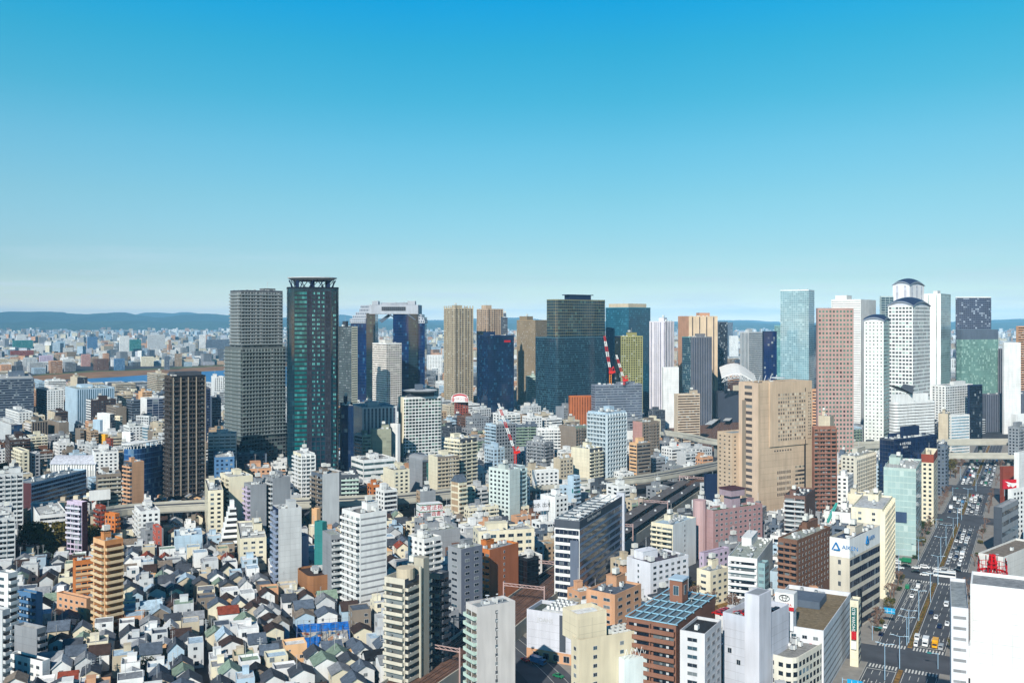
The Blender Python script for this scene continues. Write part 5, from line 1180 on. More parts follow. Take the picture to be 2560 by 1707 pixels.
# blue sheeted building site among houses
def sheet_site():
    X,D,_=P(742,1632); root=bpy.data.objects.new('building_site',None); COL.objects.link(root); root.location=(X,D,0); root.rotation_euler=(0,0,radians(12)); tag(root,'building site wrapped in blue sheets with poles and debris among houses','building site'); REFS.append(('blue sheeted site',800,1575))
    w,d,z=20.5,15,6.0; FOOT.append([(X-1,D-2),(X+20,D+2),(X+17,D+22),(X-5,D+17)]); OCC.append((728,878,1542,1612,D-4,None))
    bl=solid('blue_sheet',(24,104,190),.5,noise=.35,scale=.8); m=MB(); n=14
    def wavy(p,q,z0,z1):
        for k in range(n):
            f0,f1=k/n,(k+1)/n; o0,o1=.25*sin(k*2.1),.25*sin((k+1)*2.1)
            nx,ny=(q[1]-p[1]),-(q[0]-p[0]); l=hypot(nx,ny); nx/=l; ny/=l
            A=(p[0]+(q[0]-p[0])*f0+nx*o0,p[1]+(q[1]-p[1])*f0+ny*o0); B_=(p[0]+(q[0]-p[0])*f1+nx*o1,p[1]+(q[1]-p[1])*f1+ny*o1)
            m.face([(*A,z0),(*B_,z0),(*B_,z1-.3*abs(o1)),(*A,z1-.3*abs(o0))],bl)
    wavy((0,0),(w*.45,0),0,z); wavy((0,d),(0,0),0,z); wavy((w,d),(0,d),0,z+.6); wavy((w,0),(w,d),2,z)
    m.build('blue_sheet',root)
    m=MB(); r2=random.Random(3)
    for x in [w*k/8 for k in range(9)]:
        for y in (0,d): m.cyl(x,y,.07,0,z+2.2,M_METAL,5)
    for zz in (2,4,6,8):
        for y in (0,d): m.bar((0,y,zz),(w,y,zz),.08,M_METAL)
        for x in (0,w): m.bar((x,0,zz),(x,d,zz),.08,M_METAL)
    m.build('scaffold_poles',root,C('grey'))
    m=MB(); m.box(.5,w-.5,.6,d-.5,0,3.2,M_WALL); m.build('floor_slab',root,C((206,200,186)))
    for k in range(26):
        m=MB(); sx_=r2.uniform(.5,2.2); m.box(0,sx_,0,r2.uniform(.4,1.6),3.21,3.4+r2.uniform(.1,.9),M_WALL); m.build('debris',root,C(r2.choice(['white','palegrey','blue','beige','salmon','redbrown',(20,140,210)])),(r2.uniform(1,w-3),r2.uniform(1,d-3),0),r2.random())
    m=MB()
    for k in range(14): x,y=r2.uniform(2,w-2),r2.uniform(2,d-2); m.box(x-.12,x+.12,y-.12,y+.12,3.2,3.2+r2.uniform(2,4.5),M_WALL)
    m.build('steel_columns',root,C('darkgrey'))
sheet_site()
# terraced white pyramid
def pyramid():
    X,D,_=P(545,1386); root=bpy.data.objects.new('terraced_apartments',None); COL.objects.link(root); root.location=(X,D,0); root.rotation_euler=(0,0,radians(20)); tag(root,'white apartment building stepping up in terraces like a pyramid','apartment building'); REFS.append(('white terraced pyramid',570,1330))
    w=px2m(52,D); z=0; FOOT.append([(X,D),(X+w,D),(X+w,D+14),(X,D+14)]); OCC.append((538,598,1272,1365,D,None))
    for k in range(8):
        x0=k*w*.075; m=MB(); m.box(x0,w-.2*k,k*.9,14,z,z+3.0,M_WALL); m.build('storey',root,C('white'))
        m=MB(); m.box(x0+.6,w-.9,k*.9-.06,k*.9,z+.8,z+2.3,M_DARK); m.build('window_band',root)
        z+=3.0
    m=MB(); m.box(w*.6,w*.8,8,12,z,z+4,M_WALL); m.build('penthouse',root,C('white'))
pyramid()
# station roof
def station_roof():
    X,D,_=P(1812,1062); s=D/F; root=bpy.data.objects.new('station_roof_canopy',None); COL.objects.link(root); root.location=(X,D,0); tag(root,'large white curved station canopy on trusses behind the beige hotel','station canopy'); REFS.append(('white station canopy',1850,935))
    m=MB(); n=10; A=[(-8*s,hz(924,D)),(36*s,hz(913,D)),(84*s,hz(942,D))]
    def top(t):
        if t<.45: f=t/.45; return (A[0][0]+(A[1][0]-A[0][0])*f, A[0][1]+(A[1][1]-A[0][1])*(1-(1-f)**2))
        f=(t-.45)/.55; return (A[1][0]+(A[2][0]-A[1][0])*f, A[1][1]+(A[2][1]-A[1][1])*f**1.3)
    for k in range(n):
        p,q=top(k/n),top((k+1)/n)
        m.face([(p[0],0,p[1]-14*s*1.4),(q[0],0,q[1]-14*s*1.4),(q[0]+10,60,q[1]),(p[0]+10,60,p[1])],M_WALL)
        m.face([(p[0],0,p[1]-14*s*1.4-1.5),(q[0],0,q[1]-14*s*1.4-1.5),(q[0],0,q[1]-14*s*1.4),(p[0],0,p[1]-14*s*1.4)],M_WALL)
    m.build('canopy',root,C('white'))
    m=MB()
    for k in range(n):
        p,q=top(k/n),top((k+1)/n); zo=-14*s*1.4-2
        m.bar((p[0],-.5,p[1]+zo-4),(q[0],-.5,q[1]+zo),.8,M_METAL); m.bar((q[0],-.5,q[1]+zo-4),(q[0],-.5,q[1]+zo),.8,M_METAL); m.bar((p[0],-.5,p[1]+zo-4),(q[0],-.5,q[1]+zo-4),.8,M_METAL)
    m.build('truss',root,C('palegrey'))
    m=MB(); m.box(-4*s,96*s,30,58,0,hz(985,D),M_WALL); m.build('station_hall',root,C((60,66,80)))
station_roof()
# ---------------------------------------------------------------- ground, river, hills
def poly_obj(name,pts,z,mat,kind='structure',color=None):
    m=MB(); m.face([(x,y,z) for x,y in pts],mat); o=m.build(name,None,color); tag(o,None,None,None,kind); return o
M_GROUND=solid('ground_asphalt',(62,64,70),.9,noise=.3,scale=.05)
M_ROAD=solid('road_asphalt',(82,85,92),.85,noise=.26,scale=.09)
M_PAVE=solid('pavement_paving',(150,146,140),.85,noise=.14,scale=.3)
M_LINE=solid('road_paint',(222,222,216),.6)
M_KERB=solid('kerb_stone',(170,168,162),.8)
M_GRASS=solid('verge_grass',(138,106,56),.95,noise=.5,scale=.5)
M_BALLAST=solid('track_ballast',(112,84,70),.95,noise=.35,scale=.25)
M_RAIL=solid('rail_steel',(140,110,96),.4,.4)
poly_obj('ground',[(-16000,-2000),(16000,-2000),(16000,27000),(-16000,27000)],0,M_GROUND)
G=lambda x,y:P(x,y)[:2]
M_WATER=solid('river_water',(24,96,168),.3,noise=.12,scale=.01)  # blue of the reflected sky is put into the base colour
river=[G(80,960),G(160,966),G(260,975),G(400,985),G(700,992),G(900,990),G(900,912),G(700,917),G(560,926),G(470,930),G(380,936),G(300,942),G(200,947),G(110,951)]
poly_obj('river_water',river,.06,M_WATER)
bank=[G(-60,966),G(80,960),G(110,952),G(200,948),G(300,943),G(380,937),G(470,931),G(560,927),G(700,918),G(900,913),G(900,902),G(700,905),G(560,911),G(470,916),G(380,921),G(250,926),G(120,935),G(40,943),G(-60,952)]
poly_obj('riverbank_grass',bank,.05,solid('river_bank_soil',(150,112,78),.95,noise=.35,scale=.02))
bank2=[G(40,944),G(120,937),G(250,929),G(380,925),G(470,920),G(560,915),G(700,909),G(700,906),G(560,912),G(470,916),G(380,921),G(250,925),G(120,933)]
poly_obj('riverbank_meadow',bank2,.1,solid('river_meadow',(96,104,66),.95,noise=.3,scale=.03))
def ridge(name,D,prof,depth,col,seed):
    """hill range: silhouette heights from the photo, slopes running back and forth with spurs"""
    rr=random.Random(seed); m=MB(); n=240; x0,x1=prof[0][0],prof[-1][0]
    def hy(x):
        for (a,ya),(b,yb) in zip(prof,prof[1:]):
            if a<=x<=b: t=(x-a)/(b-a); t=t*t*(3-2*t); return ya+(yb-ya)*t
        return prof[-1][1]
    rows=9; ph=[rr.uniform(0,6) for _ in range(6)]
    g=[]
    for i in range(n+1):
        x=x0+(x1-x0)*i/n; y=hy(x)+.5*sin(x*.09+ph[0])+.3*sin(x*.23+ph[1]); Z=max(5,hz(y,D)); X=(x-1280)*D/F; col_=[]
        for j in range(rows+1):
            f=j/rows; t=f*2-1   # -1 front foot, 0 crest, 1 back foot
            k=max(0,1-abs(t)**1.2); sp=1+.22*sin(i*.35+ph[2]+j*1.1)*(1-k)+.12*sin(i*.9+ph[3]+j*2)*(1-k)
            col_.append((X+rr.uniform(-40,40),D+t*depth,max(-1,Z*k*sp)))
        g.append(col_)
    mt=solid(name+'_forest',col,.95,noise=.3,scale=.004)
    for i in range(n):
        for j in range(rows): m.face([g[i][j],g[i+1][j],g[i+1][j+1],g[i][j+1]],mt)
    o=m.build(name); tag(o,None,None,None,'structure'); 
    for p in o.data.polygons: p.use_smooth=True
ridge('hills',15500,[(-300,790),(-120,781),(0,777.5),(60,776.5),(120,777),(180,782),(235,783),(265,780),(295,777.5),(330,786),(380,792),(440,794),(480,783),(510,781),(560,785),(640,790),(760,800),(850,804),(900,796),(1000,800),(1060,803),(1105,804),(1180,800),(1290,796),(1360,803),(1500,806),(1700,806),(1800,802),(1850,803),(1930,808),(2050,810),(2250,806),(2400,803),(2490,799),(2530,797),(2600,795),(2760,790),(2950,800)],2600,(52,70,56),1)
ridge('mountains',19500,[(-200,800),(300,794),(345,786),(375,779),(440,780),(465,777.5),(500,783),(600,795),(780,790),(860,784),(900,794),(1100,799),(1180,795),(1300,792),(1400,802),(1700,803),(1840,799),(2000,806),(2400,806),(2520,801),(2800,799)],2200,(60,76,66),2)
ridge('foothills',12800,[(-300,812),(0,806),(90,803),(170,807),(260,802),(340,800),(420,806),(520,801),(620,808),(1000,812),(1300,808),(1800,812),(2300,812),(2480,806),(2700,802)],1500,(60,80,62),5)
# ---------------------------------------------------------------- ribbons (roads, decks, tracks)
def offset(pts,t):
    out=[]
    for i,p in enumerate(pts):
        a=pts[max(0,i-1)]; b=pts[min(len(pts)-1,i+1)]; dx,dy=b[0]-a[0],b[1]-a[1]; l=hypot(dx,dy) or 1
        out.append((p[0]+dy/l*t,p[1]-dx/l*t,p[2]))
    return out
def smooth(pts,k=4):
    out=[]
    n=len(pts)
    for i in range(n-1):
        p0,p1,p2,p3=pts[max(0,i-1)],pts[i],pts[i+1],pts[min(n-1,i+2)]
        for j in range(k):
            t=j/k; out.append(tuple(.5*((2*p1[c])+(-p0[c]+p2[c])*t+(2*p0[c]-5*p1[c]+4*p2[c]-p3[c])*t*t+(-p0[c]+3*p1[c]-3*p2[c]+p3[c])*t**3) for c in range(3)))
    out.append(pts[-1]); return out
def ribbon(m,pts,t0,t1,z0,z1,mat,top=None):
    A,B_=offset(pts,t0),offset(pts,t1)
    for i in range(len(pts)-1):
        a,b,c,d=A[i],A[i+1],B_[i+1],B_[i]
        m.face([(a[0],a[1],a[2]+z1),(d[0],d[1],d[2]+z1),(c[0],c[1],c[2]+z1),(b[0],b[1],b[2]+z1)],top or mat)
        if z1>z0+.001:
            m.face([(a[0],a[1],a[2]+z0),(a[0],a[1],a[2]+z1),(b[0],b[1],b[2]+z1),(b[0],b[1],b[2]+z0)],mat)
            m.face([(d[0],d[1],d[2]+z1),(d[0],d[1],d[2]+z0),(c[0],c[1],c[2]+z0),(c[0],c[1],c[2]+z1)],mat)
            m.face([(a[0],a[1],a[2]+z0),(b[0],b[1],b[2]+z0),(c[0],c[1],c[2]+z0),(d[0],d[1],d[2]+z0)],mat)
M_CONC=solid('viaduct_concrete',(196,192,178),.8,noise=.12,scale=.15)
M_CONCD=solid('viaduct_girder',(150,152,148),.8,noise=.15,scale=.1)
LINES=[]   # (pts, halfwidth) keep-out corridors for filler buildings
def viaduct(label,ipts,z,w,near_par=1.3,ref=None,piers=26,name='elevated_expressway',ramp=None):
    pts=smooth([P(x,y,z if ramp is None else ramp[i]) for i,(x,y) in enumerate(ipts)])
    root=bpy.data.objects.new(name,None); COL.objects.link(root); tag(root,label,'viaduct')
    m=MB(); ribbon(m,pts,-w/2,w/2,-2.2,-.02,M_CONCD,M_ROAD); m.build('deck',root)
    for s_,nm in ((-1,'parapet'),(1,'parapet')):
        m=MB(); ribbon(m,pts,s_*w/2-.2,s_*w/2+.2,-1.4,near_par,M_CONC); m.build(nm,root)
    m=MB(); ribbon(m,pts,-.2,.2,-.01,.7,M_CONC); m.build('median_barrier',root)
    acc=0
    for i in range(1,len(pts)):
        acc+=hypot(pts[i][0]-pts[i-1][0],pts[i][1]-pts[i-1][1])
        if acc>piers:
            acc=0; m=MB(); x,y,zz=pts[i]; m.box(-1.3,1.3,-1.3,1.3,-zz,-2.25,M_CONCD); m.box(-w*.4,w*.4,-1.2,1.2,-3.6,-2.22,M_CONCD); dx,dy=pts[i][0]-pts[i-1][0],pts[i][1]-pts[i-1][1]
            m.build('pier',root,None,(x,y,zz),atan2(dy,dx)-pi/2)
    LINES.append((pts,w/2+3)); 
    if ref: REFS.append((ref,sum(p[0] for p in ipts)/len(ipts),sum(p[1] for p in ipts)/len(ipts)))
    return pts,root
VA,_=viaduct('cream walled elevated expressway running behind the housing to the station',[(250,1285),(330,1272),(500,1262),(640,1260),(760,1256),(900,1250),(1024,1243),(1200,1225),(1350,1212),(1480,1204)],11,20,1.6,ref=None)
VB,_=viaduct('expressway branch curving up to the station behind the salmon office',[(1480,1206),(1600,1196),(1700,1180),(1800,1160),(1860,1150)],12,15,1.2,'station expressway branch')
VC,_=viaduct('curved white expressway ramp entering from the station yard',[(1650,1080),(1720,1090),(1760,1100),(1830,1109),(1950,1112),(2100,1112),(2220,1108)],14,12,1.8)
VD,_=viaduct('upper white expressway deck crossing over the avenue',[(2090,1118),(2200,1112),(2330,1107),(2450,1105),(2560,1104),(2680,1104)],15,16,2.2,'upper expressway deck')
VE,_=viaduct('lower white expressway deck in front of the upper one',[(2170,1142),(2280,1140),(2400,1139),(2520,1139),(2680,1140)],9,14,1.8)
# ---------------------------------------------------------------- avenue (own frame: s along, t across from its kerb)
O=(123.8,344.0); d_=(.481,.877); n_=(.877,-.481)
R=lambda s,t,z=0:(O[0]+s*d_[0]+t*n_[0],O[1]+s*d_[1]+t*n_[1],z)
WD=25.0
def strip(m,s0,s1,t0,t1,z,mat,h=0):
    if h: 
        A=[R(s0,t0),R(s0,t1),R(s1,t1),R(s1,t0)]
        m.prism([(p[0],p[1]) for p in A][::1],0.0,z,mat)
    else: m.face([R(s0,t0,z),R(s0,t1,z),R(s1,t1,z),R(s1,t0,z)],mat)
m=MB(); strip(m,-260,820,0,WD,.012,M_ROAD)
for s0,s1 in ((24,46),(158,186),(318,343),(437,471)): strip(m,s0,s1,-140 if s0!=437 else -40,0,.012,M_ROAD); strip(m,s0,s1,WD,160,.012,M_ROAD)
m.build('avenue_road').__setitem__('kind','structure')
m=MB()
SEG=[(-260,24),(46,158),(186,318),(343,437),(471,820)]
for s0,s1 in SEG:
    strip(m,s0,s1,-10.5,-.3,.16,M_PAVE,1); strip(m,s0,s1,WD+.3,WD+9,.16,M_PAVE,1)
m.build('pavement').__setitem__('kind','structure')
m=MB()
for s0,s1 in SEG: strip(m,s0,s1,-.3,-.004,.18,M_KERB,1); strip(m,s0,s1,WD+.004,WD+.3,.18,M_KERB,1)
m.build('kerb').__setitem__('kind','structure')
m=MB()
for s0,s1 in SEG: strip(m,s0+3,s1-3,11.2,12.9,.2,M_GRASS,1)
m.build('median_verge_grass').__setitem__('kind','structure')
m=MB(); z=.022
LT=[1.0]; lanes_l=[2.9,5.6,8.3]; lanes_r=[15.8,18.7,21.6]
for s0,s1 in SEG:
    for t in (.5,10.7,13.4,WD-.5): strip(m,s0+5,s1-5,t-.09,t+.09,z,M_LINE)
    for t in lanes_l+lanes_r:
        s=s0+6
        while s<s1-8: strip(m,s,s+4.5,t-.09,t+.09,z,M_LINE); s+=9.5
    if s0==46:
        for t in (2.9,5.6,8.3):
            s=84
            while s<150:
                for dt in (-.45,.45): strip(m,s,s+1.3,t+dt-.14,t+dt+.14,z+.004,M_LINE)
                s+=2.4
    for se in (s0+.2,s1-4.2):
        if abs(se)>250: continue
        t=.8
        while t<WD-.8:
            if not 10.6<t<13: strip(m,se,se+4,t,t+.55,z+.004,M_LINE)
            t+=1.15
    for (se,ta,tb) in ((s1-6.2,.6,10.6),(s0+5.8,13.5,WD-.6)): strip(m,se,se+.45,ta,tb,z+.004,M_LINE)
    for t in (1.7,4.2,7,9.6,14.6,17.2,20.1,23): # arrows
        if s1-s0>60:
            sa=s1-22 if t<11 else s0+20; dr=1 if t<11 else -1
            strip(m,sa-1.6,sa+1.6,t-.1,t+.1,z+.004,M_LINE); m.face([R(sa+dr*1.6,t-.4,z+.005),R(sa+dr*3,t,z+.005),R(sa+dr*1.6,t+.4,z+.005)],M_LINE)
m.build('road_markings').__setitem__('kind','structure')
LINES.append(([R(-260,WD/2),R(820,WD/2)],WD/2+9))
# side street to the sports club
club=find('white windowless sports club')
sp=[P(1290,1585),P(1340,1625),P(1405,1680),P(1480,1760)]
m=MB(); ribbon(m,smooth(sp),-2,15,0,.012,M_ROAD); m.build('side_road').__setitem__('kind','structure')
m=MB(); ribbon(m,smooth(sp),1.2,1.35,0,.02,M_LINE); ribbon(m,smooth(sp),6.2,6.35,0,.021,M_LINE); m.build('side_road_markings').__setitem__('kind','structure')
m=MB(); ribbon(m,smooth(sp),-9,-2,0,.15,M_PAVE); m.build('side_pavement').__setitem__('kind','structure')
# ---------------------------------------------------------------- railway
rail=smooth([P(x,y,5.5) for x,y in ((900,1800),(1040,1700),(1165,1618),(1287,1524),(1390,1446),(1470,1390),(1560,1330),(1650,1270),(1730,1218),(1800,1170),(1840,1130),(1870,1080),(1875,1040))],5)
m=MB(); ribbon(m,rail,-9,9,-5.5,-.3,M_CONCD,M_BALLAST); m.build('railway_embankment').__setitem__('kind','structure')
m=MB()
for t in (-6.6,-5.2,-3,-1.6,1.6,3,5.2,6.6): ribbon(m,rail,t-.1,t+.1,-.3,-.05,M_RAIL)
m.build('railway_rails').__setitem__('kind','structure')
m=MB()
for t in (-9,9): ribbon(m,rail,t-.2,t+.2,-5.5,.8,M_CONC)
m.build('railway_side_wall').__setitem__('kind','structure')
LINES.append((rail,10.5)); REFS.append(('brown railway tracks',1120,1660))
pl=[p for p in rail if 500<p[1]<720]
root=bpy.data.objects.new('platform_roof',None); COL.objects.link(root); tag(root,'long grey platform canopy beside the tracks under the expressway','platform canopy'); REFS.append(('grey platform canopy',1650,1260))
m=MB(); ribbon(m,pl,-9,-1.5,4.2,4.5,solid('platform_roofing',(104,98,96),.8,noise=.2,scale=.3)); m.build('canopy',root)
m=MB(); ribbon(m,pl,3,9,4.4,4.7,solid('platform_roofing_dark',(84,82,84),.8,noise=.2,scale=.3)); m.build('canopy',root)
m=MB()
for i in range(0,len(pl),1):
    for t in (-5,6): p=offset(pl,t)[i]; m.box(p[0]-.2,p[0]+.2,p[1]-.2,p[1]+.2,p[2]-.3,p[2]+4.3,M_METAL)
m.build('canopy_columns',root,C('grey'))
for k,i in enumerate(range(2,len(pl)-1,1)):
    for t in (-5.2,6.1):
        if (i+int(t))%2: continue
        p=offset(pl,t)[i]; m=MB(); m.cyl(0,0,.8,0,.9,M_METAL,10,.5); m.build('roof_vent',root,C('palegrey'),(p[0],p[1],p[2]+4.72))
def gantry(i,label):
    A=offset(rail,-9.6)[i]; B_=offset(rail,9.6)[i]; root=bpy.data.objects.new('catenary_gantry',None); COL.objects.link(root); root.location=A; tag(root,label,'gantry','steel gantries over the railway tracks')
    v=(B_[0]-A[0],B_[1]-A[1])
    for (x,y) in ((0,0),v):
        m=MB(); m.box(x-.25,x+.25,y-.25,y+.25,-5,8.5,M_METAL)
        m.build('post',root,C((188,160,156)))
    m=MB(); m.bar((0,0,8),(v[0],v[1],8),.3,M_METAL); m.bar((0,0,6.9),(v[0],v[1],6.9),.3,M_METAL)
    for k in range(8): f=k/8; m.bar((v[0]*f,v[1]*f,8),(v[0]*(f+.125),v[1]*(f+.125),6.9),.14,M_METAL)
    m.build('beam',root,C((188,160,156)))
def near_i(y): return min(range(len(rail)),key=lambda i:abs(PX(*rail[i])[1]-y))
for y,l in ((1668,'pink grey railway gantry nearest to the viewer at the bottom'),(1590,'railway gantry beside the nearest grey slab tower'),(1500,'railway gantry behind the rust orange apartments'),(1440,'railway gantry in front of the black cube building'),(1345,'railway gantry right of the striped charcoal hotel'),(1280,'railway gantry in the middle of the grey platform canopy'),(1215,'railway gantry under the end of the expressway branch')): gantry(near_i(y),l)
# station yard tracks and platforms behind
m=MB(); yard=[G(1600,1075),G(1760,1120),G(1846,1125),G(1880,1015),G(1790,1000),G(1740,1010)]
poly_obj('railway_yard',[P(1640,1052)[:2],P(1770,1130)[:2],P(1850,1130)[:2],P(1890,1010)[:2],P(1780,1000)[:2]],.03,M_BALLAST)
m=MB()
for k in range(9):
    a,b=P(1770+k*9,1120-k),P(1800+k*10,1006); m.bar((a[0],a[1],.2),(b[0],b[1],.2),.5,M_RAIL)
m.build('yard_rails').__setitem__('kind','structure')
for k,(x0,y0,x1,y1) in enumerate(((1765,1040,1810,1008),(1790,1048,1835,1012),(1815,1052,1855,1018),(1770,1062,1800,1040))):
    a,b=P(x0,y0,5),P(x1,y1,5); m=MB(); ribbon(m,[a,b],-4,4,0,.4,M_WALL); o=m.build('platform_canopy',None,C('palegrey')); tag(o,('nearest left','second','rightmost','shorter front')[k]+' white platform canopy in the station railway yard','platform canopy','white platform canopies in the station yard')
# arched river bridge
def bridge():
    X,D,_=P(88,985); root=bpy.data.objects.new('arch_bridge',None); COL.objects.link(root); root.location=(X,D,0); tag(root,'pinkish white double arched truss bridge at the river edge','bridge'); REFS.append(('pink arched bridge',130,962))
    s=D/F; m=MB()
    for off in (0,44):
        for y in (0,14):
            for k in range(12):
                f0,f1=k/12,(k+1)/12; g=lambda f,h_:((off+44*f)*s,y,6+h_*sin(pi*f)*s)
                for h_ in (20,15): m.bar(g(f0,h_),g(f1,h_),1.4,M_METAL)
                m.bar(g(f0,15),g(f1,20),.8,M_METAL); m.bar(g(f1,15),((off+44*f1)*s,y,6),.8,M_METAL)
    m.build('arch_truss',root,C((232,196,196)))
    m=MB(); m.box(-20*s,120*s,0,14,4,6,M_METAL); m.build('deck',root,C((214,120,110)))
bridge()
m=MB(); a,b=P(200,968,8),P(420,962,8); ribbon(m,[a,b],-4,4,-1.5,.5,M_METAL); o=m.build('railway_bridge',None,C((170,70,66))); tag(o,'long low red railway bridge along the near river side','bridge')
# school yard beside the blue striped office, small park
poly_obj('school_yard_ground',[G(66,1192),G(92,1204),G(92,1182),G(70,1178)],.03,solid('sand_ground',(200,168,124),.95,noise=.1))
# ---------------------------------------------------------------- keep-out tests
def seg_d(p,a,b):
    vx,vy=b[0]-a[0],b[1]-a[1]; t=((p[0]-a[0])*vx+(p[1]-a[1])*vy)/(vx*vx+vy*vy or 1); t=max(0,min(1,t)); return hypot(p[0]-a[0]-t*vx,p[1]-a[1]-t*vy)
GRID={}
def gadd(poly):
    xs=[p[0] for p in poly]; ys=[p[1] for p in poly]
    for i in range(int(min(xs)//40),int(max(xs)//40)+1):
        for j in range(int(min(ys)//40),int(max(ys)//40)+1): GRID.setdefault((i,j),[]).append(poly)
def sat(A,B_):
    for Q in (A,B_):
        n=len(Q)
        for k in range(n):
            ex,ey=Q[(k+1)%n][0]-Q[k][0],Q[(k+1)%n][1]-Q[k][1]; nx,ny=ey,-ex
            a=[p[0]*nx+p[1]*ny for p in A]; b=[p[0]*nx+p[1]*ny for p in B_]
            if max(a)<=min(b) or max(b)<=min(a): return False
    return True
def free(poly):
    xs=[p[0] for p in poly]; ys=[p[1] for p in poly]; seen=set()
    for i in range(int(min(xs)//40),int(max(xs)//40)+1):
        for j in range(int(min(ys)//40),int(max(ys)//40)+1):
            for q in GRID.get((i,j),()):
                if id(q) in seen: continue
                seen.add(id(q))
                if sat(poly,q): return False
    cx,cy=sum(xs)/4,sum(ys)/4; rad=hypot(xs[0]-cx,ys[0]-cy)*.85
    for pts,hw in LINES:
        for a,b in zip(pts,pts[1:]):
            if seg_d((cx,cy),a,b)<hw+rad: return False
    return True
for f in FOOT: gadd(f)
def inpoly(p,Q):
    c=False; n=len(Q)
    for i in range(n):
        a,b=Q[i],Q[i-1]
        if (a[1]>p[1])!=(b[1]>p[1]) and p[0]<(b[0]-a[0])*(p[1]-a[1])/(b[1]-a[1])+a[0]: c=not c
    return c
for x,y,w,dp in ((215,1112,60,12),): pass
KEEP=[river,bank,[G(1090,1630),G(1170,1600),G(1300,1640),G(1300,1900),G(1000,1900)],
 [G(30,1318),G(245,1318),G(245,1400),G(30,1400)],           # park trees
 [G(1640,1050),G(1880,1005),G(1870,1130),G(1640,1150)],     # yard, construction
 [G(1700,1420),G(1830,1420),G(1830,1560),G(1700,1560)],     # little park
 [G(1290,1560),G(1330,1540),G(1450,1640),G(1470,1800),G(1270,1800)],
 [G(2455,1040),G(2560,1040),G(2540,1100),G(2440,1100)],
 [G(2130,1040),G(2210,1040),G(2215,1110),G(2120,1110)],
 [G(2200,1480),G(2330,1480),G(2330,1760),G(2100,1760)]]
OCC+=[(415,562,925,946,2300,None),(225,562,925,962,2200,None),(95,225,925,955,2300,None),(1030,1165,1590,1695,350,None),(1290,1390,1440,1530,430,None),(1565,1730,1210,1400,600,None),(300,500,1255,1288,600,None),(655,785,1250,1284,610,None),
 (1540,1810,1150,1215,740,None),(1700,1815,1085,1125,930,None),(2103,2200,1105,1150,800,None),(2370,2530,1095,1178,800,None),(1755,1845,1005,1110,1100,None),(1700,1830,1470,1550,430,None),(1290,1430,1600,1700,365,None),(2150,2420,1180,1700,360,None),(40,250,1315,1390,540,None)]
def limit(poly,cy,h):
    """highest roof that leaves the tabled buildings behind as visible as in the photograph"""
    D=min(p[1] for p in poly); xs=[1280+p[0]*F/p[1] for p in poly]; x0,x1=min(xs),max(xs)
    yt=HY+(H-h)*F/D
    for xl,xr,ty,yv,Dh,_ in OCC:
        if Dh>D-2 and x1>xl+1 and x0<xr-1 and yt<yv-5: yt=yv-rnd.uniform(2,6)
    return H-(yt-HY)*D/F
rnd=random.Random(11)
def rect(cx,cy,w,d,phi):
    c,s=cos(phi),sin(phi); return [(cx+x*c-y*s,cy+x*s+y*c) for x,y in ((-w/2,-d/2),(w/2,-d/2),(w/2,d/2),(-w/2,d/2))]
# ---------------------------------------------------------------- visibility raster (front to back)
import numpy as np
VB_=np.zeros((427,640),bool)
def hull(pts):
    pts=sorted(set(pts)); 
    if len(pts)<3: return pts
    def half(P_):
        h=[]
        for p in P_:
            while len(h)>1 and (h[-1][0]-h[-2][0])*(p[1]-h[-2][1])-(h[-1][1]-h[-2][1])*(p[0]-h[-2][0])<=0: h.pop()
            h.append(p)
        return h
    a,b=half(pts),half(pts[::-1]); return a[:-1]+b[:-1]
def raster(poly,h,mark=True):
    pts=[]
    for x,y in poly:
        for z in (0,h): u,v=PX(x,y,z); pts.append((u/4,v/4))
    Hh=hull(pts); us=[p[0] for p in Hh]; vs=[p[1] for p in Hh]
    x0,x1=max(0,int(min(us))),min(639,int(max(us))+1); y0,y1=max(0,int(min(vs))),min(426,int(max(vs))+1)
    if x1<=x0 or y1<=y0: return 0
    gx,gy=np.meshgrid(np.arange(x0,x1)+.5,np.arange(y0,y1)+.5); M=np.ones(gx.shape,bool); n=len(Hh)
    for k in range(n):
        a,b=Hh[k],Hh[(k+1)%n]; M&=((b[0]-a[0])*(gy-a[1])-(b[1]-a[1])*(gx-a[0]))>=0
    sub=VB_[y0:y1,x0:x1]; vis=int((M&~sub).sum())
    if mark: sub|=M
    return vis
cand=[]   # (D, kind, poly, h, data)
for o in list(S.objects):
    if o.parent is None and '_h' in o.keys():
        c,s=cos(o.rotation_euler.z),sin(o.rotation_euler.z); a,b=o['_a'],o['_b']
        cand.append((o.location.y,'hero',[(o.location.x+x*c-y*s,o.location.y+x*s+y*c) for x,y in ((0,0),(a,0),(a,b),(0,b))],o['_h'],None))
